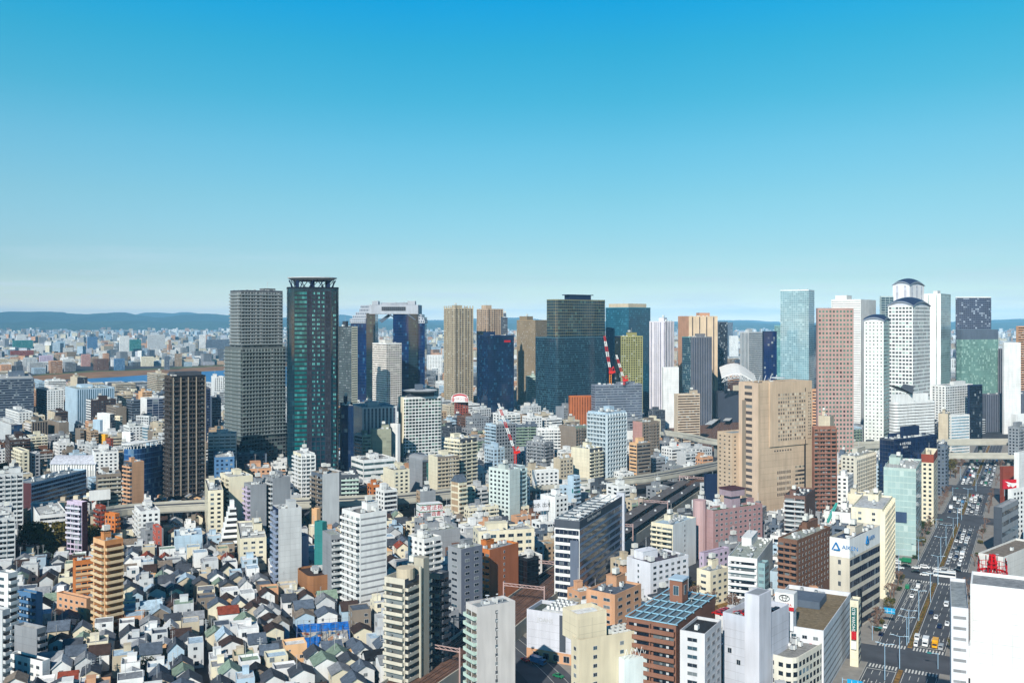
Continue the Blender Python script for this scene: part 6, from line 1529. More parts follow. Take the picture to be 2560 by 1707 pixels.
# ---------------------------------------------------------------- residential quarter: gabled and boxy houses on a street grid
WALLS=['white','cream','palegrey','cream','palegrey','white','cream','beige','palegrey','white','beige','white','palegrey','white','taupe','cream','white','palegrey','salmon','white','paleblue','peach']
ROOFS=['darkgrey','slate','darkbrown','grey','slate','darkgrey','darkgrey','paleblue','grey','taupe','darkgrey','slate','palegrey','darkbrown','grey','black','redbrown','greygreen','darkgrey','slate','darkbrown']
ga=radians(21); gR=(cos(ga),sin(ga)); gL=(-sin(ga),cos(ga))
def grid_pt(u,v): return (-60+u*gR[0]+v*gL[0],330+u*gR[1]+v*gL[1])
def try_house(cx,cy,w,d,phi,force=None):
    poly=rect(cx,cy,w,d,phi)
    if any(inpoly((cx,cy),K) for K in KEEP): return
    if not free(poly): return
    flat=rnd.random()<.34
    h=rnd.uniform(5.6,7.6) if not flat else rnd.uniform(6.5,10.5)
    rf=rnd.uniform(1.6,2.8) if not flat else 0
    lim=limit(poly,cy,h+rf)
    if lim<h+rf:
        if lim<4.2: return
        h=max(3,lim-rf) if not flat else lim; rf=min(rf,lim-h)
    gadd(poly); cand.append((cy,'flat' if flat else 'gable',poly,h+rf,(cx,cy,w,d,phi,h,rf)))
def in_frame(x,y,mg=60):
    mg=max(mg,330)
    return y>285 and -mg<1280+x*F/y<2560+mg
v=-60
row=0
while v<420:
    u=-520
    if row%4==2: v+=5.5      # street across
    while u<260:
        w=rnd.uniform(6.4,9.2); 
        x,y=grid_pt(u+w/2,v+5.2)
        px=1280+x*F/y if y>300 else -999; py=HY+H*F/y
        if in_frame(x,y) and 290<y and ((px<1010 and y<640) or (px<600 and y<760)):
            try_house(x,y,w-1.0,rnd.uniform(6.6,8.6),ga+rnd.uniform(-.03,.03)+(pi/2 if rnd.random()<.0 else 0))
        u+=w+(.4 if int((u+420)//21)%2 else 1.2)
        if int((u+420)//34)!=int((u+420-w)//34): u+=4.6
    v+=9.0; row+=1
# ---------------------------------------------------------------- small and middle blocks elsewhere
def try_block(cx,cy,w,d,phi,h,minh=5):
    poly=rect(cx,cy,w,d,phi)
    if any(inpoly((cx,cy),K) for K in KEEP) or not free(poly): return False
    lim=limit(poly,cy,h)
    if lim<h:
        if lim<minh: return False
        h=lim
    gadd(poly); cand.append((cy,'block',poly,h,(cx,cy,w,d,phi,h))); return True
for (Da,Db,cell,hm) in ((290,640,12.5,(6,13)),(600,900,17,(8,24)),(860,1400,24,(9,30)),(1350,2500,38,(10,34))):
    ph0=radians(32) ; c,s=cos(ph0),sin(ph0)
    n=int(3200/cell)
    for i in range(-n,n):
        for j in range(-n,n):
            gx,gy=i*cell+(j//3%2)*3,j*cell; x=gx*c-gy*s; y=gx*s+gy*c+Da
            if not(Da<=y<Db) or not in_frame(x,y,30): continue
            if (i%4==3 and cell>16) or j%5==4: continue
            px=1280+x*F/y
            phi=radians(60) if (px>1850 and y<900) else ph0 if px>700 else radians(38)
            k=rnd.random(); w=cell*rnd.uniform(.55,.86); d=cell*rnd.uniform(.55,.86)
            hh=rnd.uniform(*hm)*(1.45 if k>.9 else 1)
            try_block(x+rnd.uniform(-1,1),y+rnd.uniform(-1,1),w,d,phi,hh)
# hand-placed visible ones among the gaps: fill every remaining gap with smaller boxes
for t in range(5200):
    y=312000/rnd.uniform(955,1700)*1.0 if t%2 else 312000/(rnd.uniform(160,900))
    px=rnd.uniform(0,2560); x=(px-1280)*y/F
    if px<1000 and y<620: 
        try_house(x,y,rnd.uniform(6.5,9),rnd.uniform(6.5,8.5),ga); continue
    sc=1 if y<700 else 1.5 if y<1200 else 2.2
    try_block(x,y,rnd.uniform(6.5,11)*sc,rnd.uniform(6.5,11)*sc,radians(60 if px>1850 and y<900 else 32),rnd.uniform(5,12)*sc,4)
# far city beyond the river, roofs thinning into the haze
def far_city(n):
    for _ in range(n):
        yy=rnd.uniform(0,1)**1.25*104+821.5; D=312000/(yy-800); px=rnd.uniform(-10,2570); X=(px-1280)*D/F
        if inpoly((X,D),river) or inpoly((X,D),bank): continue
        if px<700 and yy>916: continue
        w=rnd.uniform(9,26)*(1+D/13000); d=rnd.uniform(10,24); h=rnd.uniform(6,20) if rnd.random()<.86 else rnd.uniform(20,46)
        poly=rect(X,D,w,d,rnd.choice([radians(20),radians(35),radians(-10),radians(50)]))
        top=limit(poly,D,h)
        if top<4: continue
        if px<620 and D<4500 and not free(poly): continue
        if D<4500: gadd(poly)
        cand.append((D,'far',poly,min(h,top),(X,D,w,d,0,min(h,top))))
FARH=[(31,82,851,878,'teal slab block far across the river','teal'),(40,66,837,860,'white thin tower beyond the teal slab far away','white'),(26,84,877,898,'long dark red block across the river','redbrown'),(218,244,842,880,'dark blue tower block far across the river','blue'),(298,323,840,888,'tall white block far across the river','white'),(323,353,849,886,'blue glass block beside the tall white far block','teal'),(368,413,837,880,'wide grey beige office far across the river','palegrey'),(498,514,837,880,'slim white tower far across the river','white'),(515,575,849,880,'low wide slate block left of the setback tower','slate'),(285,312,897,926,'blue white block on the far riverbank','blue'),(411,424,891,925,'grey post like tower rising from the far bank','slate'),(203,226,886,916,'pink white tower behind the far bank','pink'),(352,384,892,916,'cream gridded block behind the far bank','cream'),(98,132,889,914,'mauve grey apartments behind the far bank','mauve'),(1063,1075,860,955,'dark slim block in the gap beside the golden tower','slate'),(1068,1106,888,960,'white stepped apartments in the gap beside the golden tower','white'),(2018,2022,850,900,'thin block behind the navy glass','slate'),(1818,1832,806,890,'dark blue balcony tower behind the salmon tower','slate'),(1822,1846,840,900,'white balconied tower below the blue balcony tower','white')]
for xl,xr,yt,yb,l,c_ in FARH:
    B(l,OB,xl,xl+1.5,xr,yt,yb-4,yb,view_phi(xl)+6,'p','w',c_,dep=20,ph=False)
    o=[k for k in S.objects if k.parent is None and k.get('label')==l][0]
    cand.append((o.location.y,'hero',FOOT[-1],o['_h'],None)); gadd(FOOT[-1])
far_city(25000)
cand.sort(key=lambda c:c[0])
VIS=[]
for c_ in cand:
    v=raster(c_[2],c_[3])
    if c_[1]!='hero': VIS.append((v,c_))
print('candidates',len(cand),'visible',sum(1 for v,_ in VIS if v>0))
# ---------------------------------------------------------------- builders
def col_var(k,amt=.08):
    c=C(k); f=1+rnd.uniform(-amt,amt); return tuple(min(.86,x*f) for x in c)
PW=[pat(.5,.42,(34,44,56),(150,160,164),.25),pat(.62,.5,(40,46,56),(160,166,168),.3),pat(1,.46,(36,44,54),(140,150,150),.3),pat(.8,.5,(30,36,46),(160,160,156),.35),pat(.34,.4,(40,46,56),(150,150,150),.2)]
PWA=[pat(.5,.42,(34,44,56),(150,160,164),.25,True),pat(.62,.5,(40,46,56),(160,166,168),.3,True),pat(1,.46,(36,44,54),(140,150,150),.3,True)]
def house(data,kind,vis,px,py):
    cx,cy,w,d,phi,h,rf=data
    wk,rk=rnd.choice(WALLS),rnd.choice(ROOFS)
    root=bpy.data.objects.new('house',None); COL.objects.link(root); root.location=(cx,cy,0); root.rotation_euler=(0,0,phi)
    root['category']='house'; root['group']='small houses of the dense quarter'
    wc=col_var(wk); m=MB()
    x0,x1,y0,y1=-w/2,w/2,-d/2,d/2
    alongx=rnd.random()<.28
    if kind=='flat':
        hp=rnd.choice([.3,.9]); m.prism([(x0,y0),(x1,y0),(x1,y1),(x0,y1)],0,h-hp,M_WALL)
        t=.2
        for (a,b,c,e) in ((x0,x1,y0,y0+t),(x0,x1,y1-t,y1),(x0,x0+t,y0+t,y1-t),(x1-t,x1,y0+t,y1-t)): m.box(a,b,c,e,h-hp,h,M_WALL)
        m.build('wall',root,wc)
        rk=rnd.choice(['palegrey','grey','paleblue','slate','greygreen','white'])
        m=MB(); m.face([(x0+t,y0+t,h-hp+.02),(x1-t,y0+t,h-hp+.02),(x1-t,y1-t,h-hp+.02),(x0+t,y1-t,h-hp+.02)],M_ROOF); m.build('roof',root,col_var(rk))
        if rnd.random()<.5:
            m=MB(); pw=rnd.uniform(2,3.5); m.box(0,pw,0,pw,0,2.3,M_WALL); m.box(-.1,pw+.1,-.1,pw+.1,2.3,2.42,M_WALL,bottom=True); m.build('stair_hut',root,wc,(rnd.uniform(x0+.5,x1-pw-.5),rnd.uniform(0,y1-pw-.3),h-hp+.02))
        desc=f'{cw(wk)} box house, {cw(rk)} roof'
        ztop=h
    else:
        zr=h; he=h; zp=h+rf; e=.45; t=.16
        m.prism([(x0,y0),(x1,y0),(x1,y1),(x0,y1)],0,h,M_WALL)
        if alongx: m.face([(x0,y0,h),(x0,y1,h),(x0,0,zp-.05)][::-1],M_WALL); m.face([(x1,y0,h),(x1,y1,h),(x1,0,zp-.05)],M_WALL)
        else: m.face([(x0,y0,h),(x1,y0,h),(0,y0,zp-.05)],M_WALL); m.face([(x0,y1,h),(x1,y1,h),(0,y1,zp-.05)][::-1],M_WALL)
        m.build('wall',root,wc)
        m=MB()
        if alongx: A=[((x0-e,y0-e),(x1+e,y0-e),(x1+e,0),(x0-e,0)),((x1+e,y1+e),(x0-e,y1+e),(x0-e,0),(x1+e,0))]
        else: A=[((x1+e,y0-e),(x1+e,y1+e),(0,y1+e),(0,y0-e)),((x0-e,y1+e),(x0-e,y0-e),(0,y0-e),(0,y1+e))]
        sl=rf/((d if alongx else w)/2)*e
        for q in A:
            zz=[h-sl,h-sl,zp,zp]; top=[(x,y,z+.1) for (x,y),z in zip(q,zz)]; bot=[(x,y,z-.08) for (x,y),z in zip(q,zz)]
            m.face(top,M_ROOF)
            for k in range(4): a,b=k,(k+1)%4; m.face([bot[a],bot[b],top[b],top[a]],M_ROOF)
        m.build('roof',root,col_var(rk,.15))
        desc=f'{cw(wk)} gabled house, {cw(rk)} roof'
        ztop=h
    nw=0
    for z in (1.0,3.9,6.8):
        if z+1.3>ztop-.3: break
        for side in (0,1,2):
            L_=(w,d,d)[side]; nn=2 if L_>7 else 1
            for k in range(nn):
                if rnd.random()<.14: continue
                tpos=-L_/2+L_*(k+.5)/nn+rnd.uniform(-.4,.4); ww,wh=rnd.choice([(1.5,1.25),(1.0,1.25),(1.75,1.75),(.75,.75)])
                kd=rnd.choices([0,1,2],[.6,.2,.2])[0]
                loc,rt=((tpos,y0,z),0) if side==0 else ((x0,tpos,z),-pi/2) if side==1 else ((x1,tpos,z),pi/2)
                vx=-cx*1.0; vy=-cy
                # only faces turned to the camera side
                nx,ny=((sin(phi),-cos(phi)) if side==0 else (-cos(phi),-sin(phi)) if side==1 else (cos(phi),sin(phi)))
                if nx*vx+ny*vy<-.0: continue
                ob('window',window_mesh(ww,wh,kd),root,(.8,.8,.8),loc,rt); nw+=1
    if rnd.random()<.4:
        bw=q1(w*.5); me=cached(('hb',bw),lambda:balcony_mesh(bw,1.0,1.0,20)); ob('balcony',me,root,wc if rnd.random()<.6 else col_var('grey'),(x0+.3,y0,2.9),0)
    if rnd.random()<.3: ob('aerial_mast',unit_mesh('mast'),root,(.5,.5,.5),(x0+w*.3,0,h+rf*.3),rnd.random())
    auto(root,desc,px,py)
def block(data,vis,px,py,D,name):
    cx,cy,w,d,phi,h=data
    wk=rnd.choice(['white','white','cream','beige','palegrey','palegrey','grey','grey','tan','salmon','brown','palegrey','white','beige','paleblue','darkgrey','taupe','white','slate','grey','white'] if D<2600 else ['white','white','palegrey','paleblue','cream','grey','beige','white','lavender','salmon'])
    fl=3.1; nf=max(1,round(h/fl)); style=rnd.choices(['b','w','s','W'],[.42,.3,.14,.14])[0]
    if h<8: style=rnd.choice('wwWs')
    o=dict(bay=3.0 if style!='b' else 5,nw=480,ph=D<1600,nu=int(1+w*d/70) if D<900 else (2 if D<1300 else 0),m=.4)
    if style=='b': o['pc']=rnd.choice([wk,'palegrey','white','beige','greygreen'])
    root=bpy.data.objects.new(name,None); COL.objects.link(root)
    c,s=cos(phi),sin(phi); root.location=(cx-w/2*c+d/2*s,cy-w/2*s-d/2*c,0); root.rotation_euler=(0,0,phi)
    root['category']=name.replace('_',' '); root['group']='small city blocks between the larger buildings' if D<2400 else 'blocks of the far city'
    side=rnd.choice(['w','w','p','W','n' if D<500 else 'w'])
    build_body(root,[(0,0),(w,0),(w,d),(0,d)],w,d,h,D,side,style,wk,o,(0,0,0,HY+H*F/D+5))
    st={'b':'balconied','w':'plain','s':'band windowed','W':'gridded'}[style]
    ht='low' if nf<=3 else 'mid rise' if nf<=7 else 'tall'
    auto(root,f'{ht} {cw(wk)} {st} block',px,py)
def simple_mass(name,items,label,far):
    m=MB()
    for c_ in items:
        cx,cy=c_[4][0],c_[4][1]; poly=c_[2]; h=c_[3]
        wk=rnd.choice(['white','white','palegrey','cream','grey','beige','paleblue','salmon','slate','lavender','tan','white']); cc=col_var(wk,.12)
        if c_[1]=='gable':
            cx,cy,w,d,phi,he,rf=c_[4]; rc_=col_var(rnd.choice(ROOFS),.15); cs,sn=cos(phi),sin(phi); wc_=col_var(rnd.choice(WALLS),.08)
            m.prism(poly,0,he,rnd.choice(PWA[:2]),3.4,3.2,M_WALLA,wc_,wc_); g=lambda x,y,z:(cx+x*cs-y*sn,cy+x*sn+y*cs,z); w2,d2=w/2,d/2
            m.face([g(-w2,-d2,he),g(w2,-d2,he),g(0,-d2,he+rf-.05)],M_WALLA,None,wc_)
            m.face([g(w2+.3,-d2-.3,he-.1),g(w2+.3,d2+.3,he-.1),g(0,d2+.3,he+rf),g(0,-d2-.3,he+rf)],M_WALLA,None,rc_); m.face([g(-w2-.3,d2+.3,he-.1),g(-w2-.3,-d2-.3,he-.1),g(0,-d2-.3,he+rf),g(0,d2+.3,he+rf)],M_WALLA,None,rc_); continue
        m.prism(poly,0,h,rnd.choice(PWA),3.4,3.2,M_WALLA,cc,col_var(rnd.choice(['palegrey','grey','white','paleblue']),.1))
        if c_[1]!='far':
            cx=sum(q_[0] for q_ in poly)/4; cy=sum(q_[1] for q_ in poly)/4; m.box(cx-1.6,cx+1.6,cy-1.4,cy+1.4,h,h+2.4,M_WALLA,cc)
    o=m.build(name); tag(o,label,'city blocks' if not far else 'far city',None,'stuff')
near=[(v,c) for v,c in VIS if v>0 and c[1] in('gable','flat')]
near.sort(key=lambda k:-k[0]); H_IND=near[:300]; 
blk=[(v,c) for v,c in VIS if v>0 and c[1]=='block']; blk.sort(key=lambda k:-k[0])
far=[(v,c) for v,c in VIS if v>0 and c[1]=='far']; far.sort(key=lambda k:-k[0])
print('houses',len(near),'blocks',len(blk),'far',len(far))
def mid(c_): u,v=PX(c_[4][0],c_[4][1],c_[3]*.5); return u,v
for v,c_ in H_IND: house(c_[4],c_[1],v,*mid(c_))
for i,(v,c_) in enumerate(blk[:560]):
    block(c_[4],v,*mid(c_),c_[0],'apartment_building' if i%2 else 'city_block')
def farblock(c_,v):
    X,D,w,d,_,h=c_[4]; wk=rnd.choice(['white','white','palegrey','paleblue','cream','grey','beige','white','lavender','salmon','slate','tan'])
    m=MB(); q=[(x-X,y-D) for x,y in c_[2]]; m.prism(q,0,h,rnd.choice(PW[:3]),3.4,3.2,M_ROOF); o=m.build('distant_building',None,col_var(wk),(X,D,0)); o['category']='building'; o['group']='buildings of the far city'
    u,y_=mid(c_); auto(o,f'{"small" if v<8 else "larger"} {cw(wk)} far {"tower" if h>22 else "building"}',u,y_)
for v,c_ in far[:270]: farblock(c_,v)
simple_mass('distant_city',[c for v,c in far[270:]],'dense mass of pale far city buildings fading into the haze',True)
simple_mass('city_blocks',[c for v,c in blk[560:]]+[c for v,c in near[300:]]+[c for v,c in VIS if v<=0 and c[1]!='far'],'small city blocks filling the gaps between the larger buildings',False)
# blocks outside the frame or hidden are left out
# ---------------------------------------------------------------- vehicles
def car_body(kind):
    b=MB(); L_,Wd,z0={'car':(4.3,1.74,.3),'van':(4.6,1.85,.32),'kei':(3.4,1.5,.28),'truck':(6.6,2.2,.5),'bus':(10.5,2.5,.4)}[kind]
    w=Wd/2
    def loft(sec):
        for (xa,ha,wa,ba),(xb,hb,wb,bb) in zip(sec,sec[1:]):
            A=[(xa,-wa,ba),(xa,wa,ba),(xa,wa,ha),(xa,-wa,ha)]; B_=[(xb,-wb,bb),(xb,wb,bb),(xb,wb,hb),(xb,-wb,hb)]
            for k in range(4): j=(k+1)%4; b.face([A[k],A[j],B_[j],B_[k]][::-1],M_CAR)
        for sgn,(x,h,ww,bb) in ((1,sec[0]),(-1,sec[-1])): b.face([(x,-ww,bb),(x,-ww,h),(x,ww,h),(x,ww,bb)][::sgn],M_CAR)
    if kind=='car': loft([(-2.15,.75,w*.9,.35),(-1.9,.95,w,.3),(-.9,1.0,w,.3),(1.0,.95,w,.3),(1.9,.8,w*.96,.3),(2.15,.6,w*.85,.35)]); loft([(-1.55,1.0,w*.86,.9),(-1.0,1.42,w*.78,.95),(.25,1.44,w*.78,.95),(.95,.98,w*.86,.9)])
    elif kind in('van','kei'): k=L_/4.6; loft([(-2.3*k,1.7,w*.93,.35),(-2.1*k,1.85,w,.3),(1.1*k,1.85,w,.3),(1.7*k,1.1,w,.3),(2.3*k,.8,w*.9,.35)])
    elif kind=='truck': b.box(-3.3,1.2,-1.1,1.1,.9,3.0,M_CAR); b.box(1.35,3.1,-1.0,1.0,.5,2.3,M_CAR); b.box(-3.2,3.0,-.5,.5,.5,.89,M_DARK)
    else: b.box(-5.2,5.2,-1.25,1.25,.4,3.1,M_CAR)
    return b.mesh('body')
def car_glass(kind):
    b=MB()
    if kind=='car':
        w=.87
        b.face([(.99,-.62,1.0),(.99,.62,1.0),(.30,.58,1.41),(.30,-.58,1.41)],M_GLASS); b.face([(-1.58,.62,1.03),(-1.58,-.62,1.03),(-1.05,-.58,1.40),(-1.05,.58,1.40)],M_GLASS)
        for s_ in (-1,1): b.face([(-1.3,s_*.75,1.04),(.75,s_*.75,1.04),(.2,s_*.70,1.38),(-.95,s_*.70,1.38)][::s_],M_GLASS)
    elif kind in('van','kei'):
        k=1 if kind=='van' else .74; w=.93 if kind=='van' else .76
        b.face([(1.68*k,-w*.85,1.15),(1.68*k,w*.85,1.15),(1.17*k,w*.82,1.76),(1.17*k,-w*.82,1.76)],M_GLASS); b.face([(-2.25*k,w*.8,1.15),(-2.25*k,-w*.8,1.15),(-2.22*k,-w*.8,1.7),(-2.22*k,w*.8,1.7)],M_GLASS)
        for s_ in (-1,1): b.face([(-2.0*k,s_*(w+.01),1.15),(1.2*k,s_*(w+.01),1.15),(.95*k,s_*(w+.01),1.65),(-2.0*k,s_*(w+.01),1.65)][::s_],M_GLASS)
    elif kind=='truck': b.face([(3.11,-.85,1.35),(3.11,.85,1.35),(3.11,.85,2.1),(3.11,-.85,2.1)],M_GLASS)
    else:
        b.face([(5.21,-1.1,1.3),(5.21,1.1,1.3),(5.21,1.1,2.7),(5.21,-1.1,2.7)],M_GLASS)
        for s_ in (-1,1): b.face([(-5,s_*1.26,1.5),(5,s_*1.26,1.5),(5,s_*1.26,2.5),(-5,s_*1.26,2.5)][::s_],M_GLASS)
    return b.mesh('window')
def wheel_mesh():
    b=MB(); n=12
    A=[(.32*cos(2*pi*k/n),-.11,.32+.32*sin(2*pi*k/n)) for k in range(n)]; B_=[(x,.11,z) for x,_,z in A]
    for k in range(n): b.face([A[k],A[(k+1)%n],B_[(k+1)%n],B_[k]],M_TYRE)
    b.face(A,M_TYRE); b.face(B_[::-1],M_TYRE); return b.mesh('wheel')
CARC=dict(white=(236,238,240),silver=(176,180,184),black=(26,28,34),navy=(28,40,78),grey=(96,100,106),red=(190,34,34),yellow=(240,176,30),green=(40,130,90),blue=(60,120,170))
def vehicle(kind,colr,loc,rot,label=None,auto_=None,wheels=True,group='cars on the avenue'):
    nm={'car':'car','van':'van','kei':'small_car','truck':'truck','bus':'bus'}[kind]
    root=bpy.data.objects.new(nm,None); COL.objects.link(root); root.location=loc; root.rotation_euler=(0,0,rot); root['category']=nm.replace('_',' '); root['group']=group
    ob('body',cached(('cb',kind),lambda:car_body(kind)),root,C(CARC[colr])); ob('window',cached(('cg',kind),lambda:car_glass(kind)),root,(.1,.1,.1))
    if wheels:
        a,w={'car':(1.3,.8),'van':(1.4,.85),'kei':(1.05,.68),'truck':(2.1,1.0),'bus':(3.2,1.15)}[kind]
        wm=cached('wheel',wheel_mesh)
        for sx_ in (-1,1):
            for sy_ in (-1,1): ob('wheel',wm,root,(.1,.1,.1),(sx_*a,sy_*w,0))
    if label: root['label']=label
    elif auto_: auto(root,*auto_)
    return root
dirA=atan2(d_[1],d_[0])
SECN={0:'before the nearest crossing',46:'between the first and second crossings',186:'between the second and third crossings',343:'between the third and fourth crossings',471:'beyond the fourth crossing'}
def lane_cars(s0,s1,t,dr,gap,lane,sec,p=1.0):
    s=s0; n=0; cnt={}
    while s<s1:
        if rnd.random()<p:
            c=rnd.choices(['white','silver','black','grey','navy','red','green','blue'],[.34,.20,.16,.12,.07,.03,.03,.05])[0]; k=rnd.choices(['car','van','kei','truck','bus'],[.62,.2,.1,.07,.01])[0]
            if k=='truck': c='white'
            far_=s>360
            nm='small car' if k=='kei' else k
            i=cnt.get((c,nm),0); cnt[(c,nm)]=i+1
            lab=f'{(ORD[i]+" ") if i else ("nearest " )}{c} {nm} in the {lane} {SECN[sec]}'
            vehicle(k,c,R(s+rnd.uniform(-.8,.8),t+rnd.uniform(-.2,.2),.03),dirA if dr>0 else dirA+pi,lab,None,wheels=not far_)
            if k in('truck','bus'): s+=3
        s+=gap*rnd.uniform(.9,1.5)
LN={1.7:'kerb lane going away',4.2:'second lane going away',7.0:'third lane going away',9.6:'median lane going away',14.6:'median lane coming nearer',17.2:'second lane coming nearer',20.1:'third lane coming nearer',23.3:'outer lane coming nearer'}
for t in (14.6,17.2,20.1): lane_cars(192,300,t,-1,7.2,LN[t],186,.9)
for t in (14.6,17.2,20.1): lane_cars(350,428,t,-1,7.0,LN[t],343,.85)
for t in (4.2,7.0,9.6): lane_cars(352,418,t,1,8.2,LN[t],343,.6)
for t in (17.2,20.1,23.3): lane_cars(478,640,t,-1,8.5,LN[t],471,.8)
for t in (4.2,7.0,9.6): lane_cars(478,640,t,1,8,LN[t],471,.85)
def at(kind,c,x,y,rot,label): X,Y,_=P(x,y); vehicle(kind,c,(X,Y,.03),rot,label)
dn=dirA+pi
at('van','white',2293,1597,dn,'white van waiting at the nearest crossing beside the median'); at('car','white',2290,1610,dn,'white car stopped right at the nearest stop line') if 0 else None
at('van','white',2296,1590,dn,'x') if 0 else None
at('kei','white',2290,1614,dn,'small white car at the nearest stop line beside the median')
at('truck','white',2314,1612,dn,'white box truck waiting at the nearest crossing'); at('truck','yellow',2338,1616,dn,'yellow truck waiting at the nearest crossing'); at('van','silver',2352,1622,dn,'silver van beside the yellow truck')
at('car','navy',2349,1568,dn,'dark blue car approaching the nearest crossing'); at('car','white',2340,1545,dn,'white car following the dark blue ones toward the nearest crossing'); at('car','navy',2328,1533,dn,'dark blue car close to the median verge'); at('car','white',2368,1562,dn,'white car at the outer kerb below the white wing'); at('van','white',2366,1514,dn,'white pickup like van in the outer lane')
at('car','white',2280,1492,dirA,'white taxi driving away just before the second crossing'); at('car','white',2291,1475,dirA,'white car behind the second crossing queue'); at('van','white',2296,1468,dirA,'white van at the head of the queue before the second crossing'); at('car','black',2297,1459,dirA,'black car at the stop line before the second crossing')
at('car','white',2214,1568,dirA,'white car parked at the kerb below the blue road sign'); at('car','navy',2203,1587,dirA,'dark car parked beside the kerb planting'); at('van','green',2269,1470,dirA,'green covered truck like van by the tree planting')
cross=dirA-pi/2
for k,(x,y,kd,c,l) in enumerate(((2241,1409,'van','white','white van entering the second crossing from the side street'),(2290,1421,'car','white','white pickup car turning through the second crossing'),(2312,1420,'van','white','white van in the middle of the second crossing'),(2289,1431,'car','black','black car waiting inside the second crossing'),(2311,1438,'car','white','white taxi near the middle of the second crossing'),(2325,1435,'car','white','second white taxi near the middle of the second crossing'),(2342,1424,'car','white','white car crossing beside the tall lamp'),(2362,1443,'bus','white','white minibus leaving the second crossing'),(2360,1423,'car','silver','silver car crossing behind the minibus'),(2378,1430,'car','white','white car at the outer side of the second crossing'),(2372,1436,'car','black','black car beside the minibus'),(2392,1428,'car','black','black car at the outer kerb of the second crossing'),(2262,1407,'truck','green','green cabbed truck waiting on the side street'),(2265,1416,'car','black','black car beside the green truck'),(2250,1421,'car','white','white car with blue stripe on the side street'),(2238,1401,'car','white','white car farthest back on the side street'))):
    at(kd,c,x,y,cross if k%3 else cross+pi,l)
# cars on the car park roof and side road
r,a,b,h=PARK
rr=random.Random(5)
cp=[]
for i in range(3):
    for j in range(3):
        c=rr.choice(['white','black','yellow','white','navy','red','silver']); cp.append(c)
        o=vehicle('car',c,(0,0,0),0,None,('%s car parked on the roof'%c,1850+i*18,1530-j*10),group='cars parked on the pale lavender roof')
        lx,ly=2.2+i*2.5,b*.42+j*5.2; ca,sa=cos(r.rotation_euler.z),sin(r.rotation_euler.z)
        o.location=(r.location.x+lx*ca-ly*sa,r.location.y+lx*sa+ly*ca,h-2.15); o.rotation_euler=(0,0,r.rotation_euler.z+pi/2)
for i in range(4):
    for j in range(2):
        c=['navy','black','navy','white','black','white','black','silver'][i*2+j]
        o=vehicle('car',c,(0,0,0),0,None,('%s car parked on the roof'%c,1940+i*14,1508+j*8),group='cars parked on the pale lavender roof')
        lx,ly=a*.45+i*3.0,b*.25+j*6; ca,sa=cos(r.rotation_euler.z),sin(r.rotation_euler.z)
        o.location=(r.location.x+lx*ca-ly*sa,r.location.y+lx*sa+ly*ca,h-2.15); o.rotation_euler=(0,0,r.rotation_euler.z+pi/2+.1)
at('car','red',1313,1652,radians(120),'small red car turning beside the sports club'); at('truck','blue',1346,1660,radians(-40),'blue covered truck on the side street in shadow'); at('car','green',1396,1692,radians(-40),'green car at the bottom of the side street')
at('car','red',1857,1508,radians(20),'red car parked beside the little park')
# ---------------------------------------------------------------- street lamps, road signs, signals
def lamp(x,y,hgt,label,two=True):
    X,Y,_=P(x,y); root=bpy.data.objects.new('street_lamp',None); COL.objects.link(root); root.location=(X,Y,.2); root.rotation_euler=(0,0,dirA-pi/2); tag(root,label,'street lamp','pale blue street lamps of the avenue')
    m=MB(); m.cyl(0,0,.16,0,hgt,M_METAL,8,.1); m.build('pole',root,C((164,200,226)))
    m=MB(); m.bar((-2.6 if two else 0,0,hgt+.3),(0,0,hgt-.1),.12,M_METAL); m.bar((0,0,hgt-.1),(2.6,0,hgt+.3),.12,M_METAL); m.build('arm',root,C((164,200,226)))
    for s_ in ((-1,1) if two else (1,)): m=MB(); m.box(s_*2.6-.6,s_*2.6+.6,-.18,.18,hgt+.2,hgt+.4,M_METAL); m.build('lamp_head',root,C((190,214,230)))
L_=[(2212,1700,13,'street lamp nearest to the viewer in the brown median'),(2249,1671,12,'street lamp on the median tip before the nearest crossing'),(2267,1612,11,'first of two street lamps on the orange median planting'),(2272,1607,13,'second of two street lamps on the orange median planting'),(2297,1552,13,'street lamp beside the two rows of dotted lane lines'),(2326,1505,13,'street lamp on the median below the second crossing'),(2345,1462,14,'tall street lamp at the near side of the second crossing'),(2352,1404,13,'street lamp just behind the second crossing'),(2365,1365,12,'street lamp left of the grey avenue office'),(2383,1345,12,'street lamp halfway to the third crossing'),(2394,1318,12,'street lamp before the third crossing'),(2404,1300,12,'street lamp at the third crossing'),(2420,1265,12,'street lamp behind the third crossing'),(2440,1228,13,'street lamp at the fourth crossing'),(2402,1200,11,'street lamp on the kerb beside the brown bare trees'),(2296,1400,11,'street lamp on the side street corner by the lattice hotel'),(2247,1432,12,'street lamp in front of the dark restaurant side street')]
for a_ in L_: lamp(*a_)
def roadsign(x,y,hgt,w,hh,label,face=(24,160,214)):
    X,Y,_=P(x,y); root=bpy.data.objects.new('road_sign',None); COL.objects.link(root); root.location=(X,Y,.15); root.rotation_euler=(0,0,dirA-pi/2); tag(root,label,'road sign')
    m=MB(); m.cyl(0,0,.14,0,hgt,M_METAL,8); m.bar((0,0,hgt-.5),(4.2,0,hgt-.5),.12,M_METAL); m.build('pole',root,C((164,200,226)))
    m=MB(); m.box(1.6,1.6+w,-.16,-.08,hgt-hh,hgt,M_METAL); m.build('sign_board',root,C(face))
    m=MB(); 
    for k in (.3,.7): m.bar((1.6+w*k,-.2,hgt-hh+.3),(1.6+w*k,-.2,hgt-.3),.12,M_WHITE)
    m.bar((1.8,-.2,hgt-hh*.6),(1.4+w,-.2,hgt-hh*.6),.12,M_WHITE); m.build('sign_arrows',root)
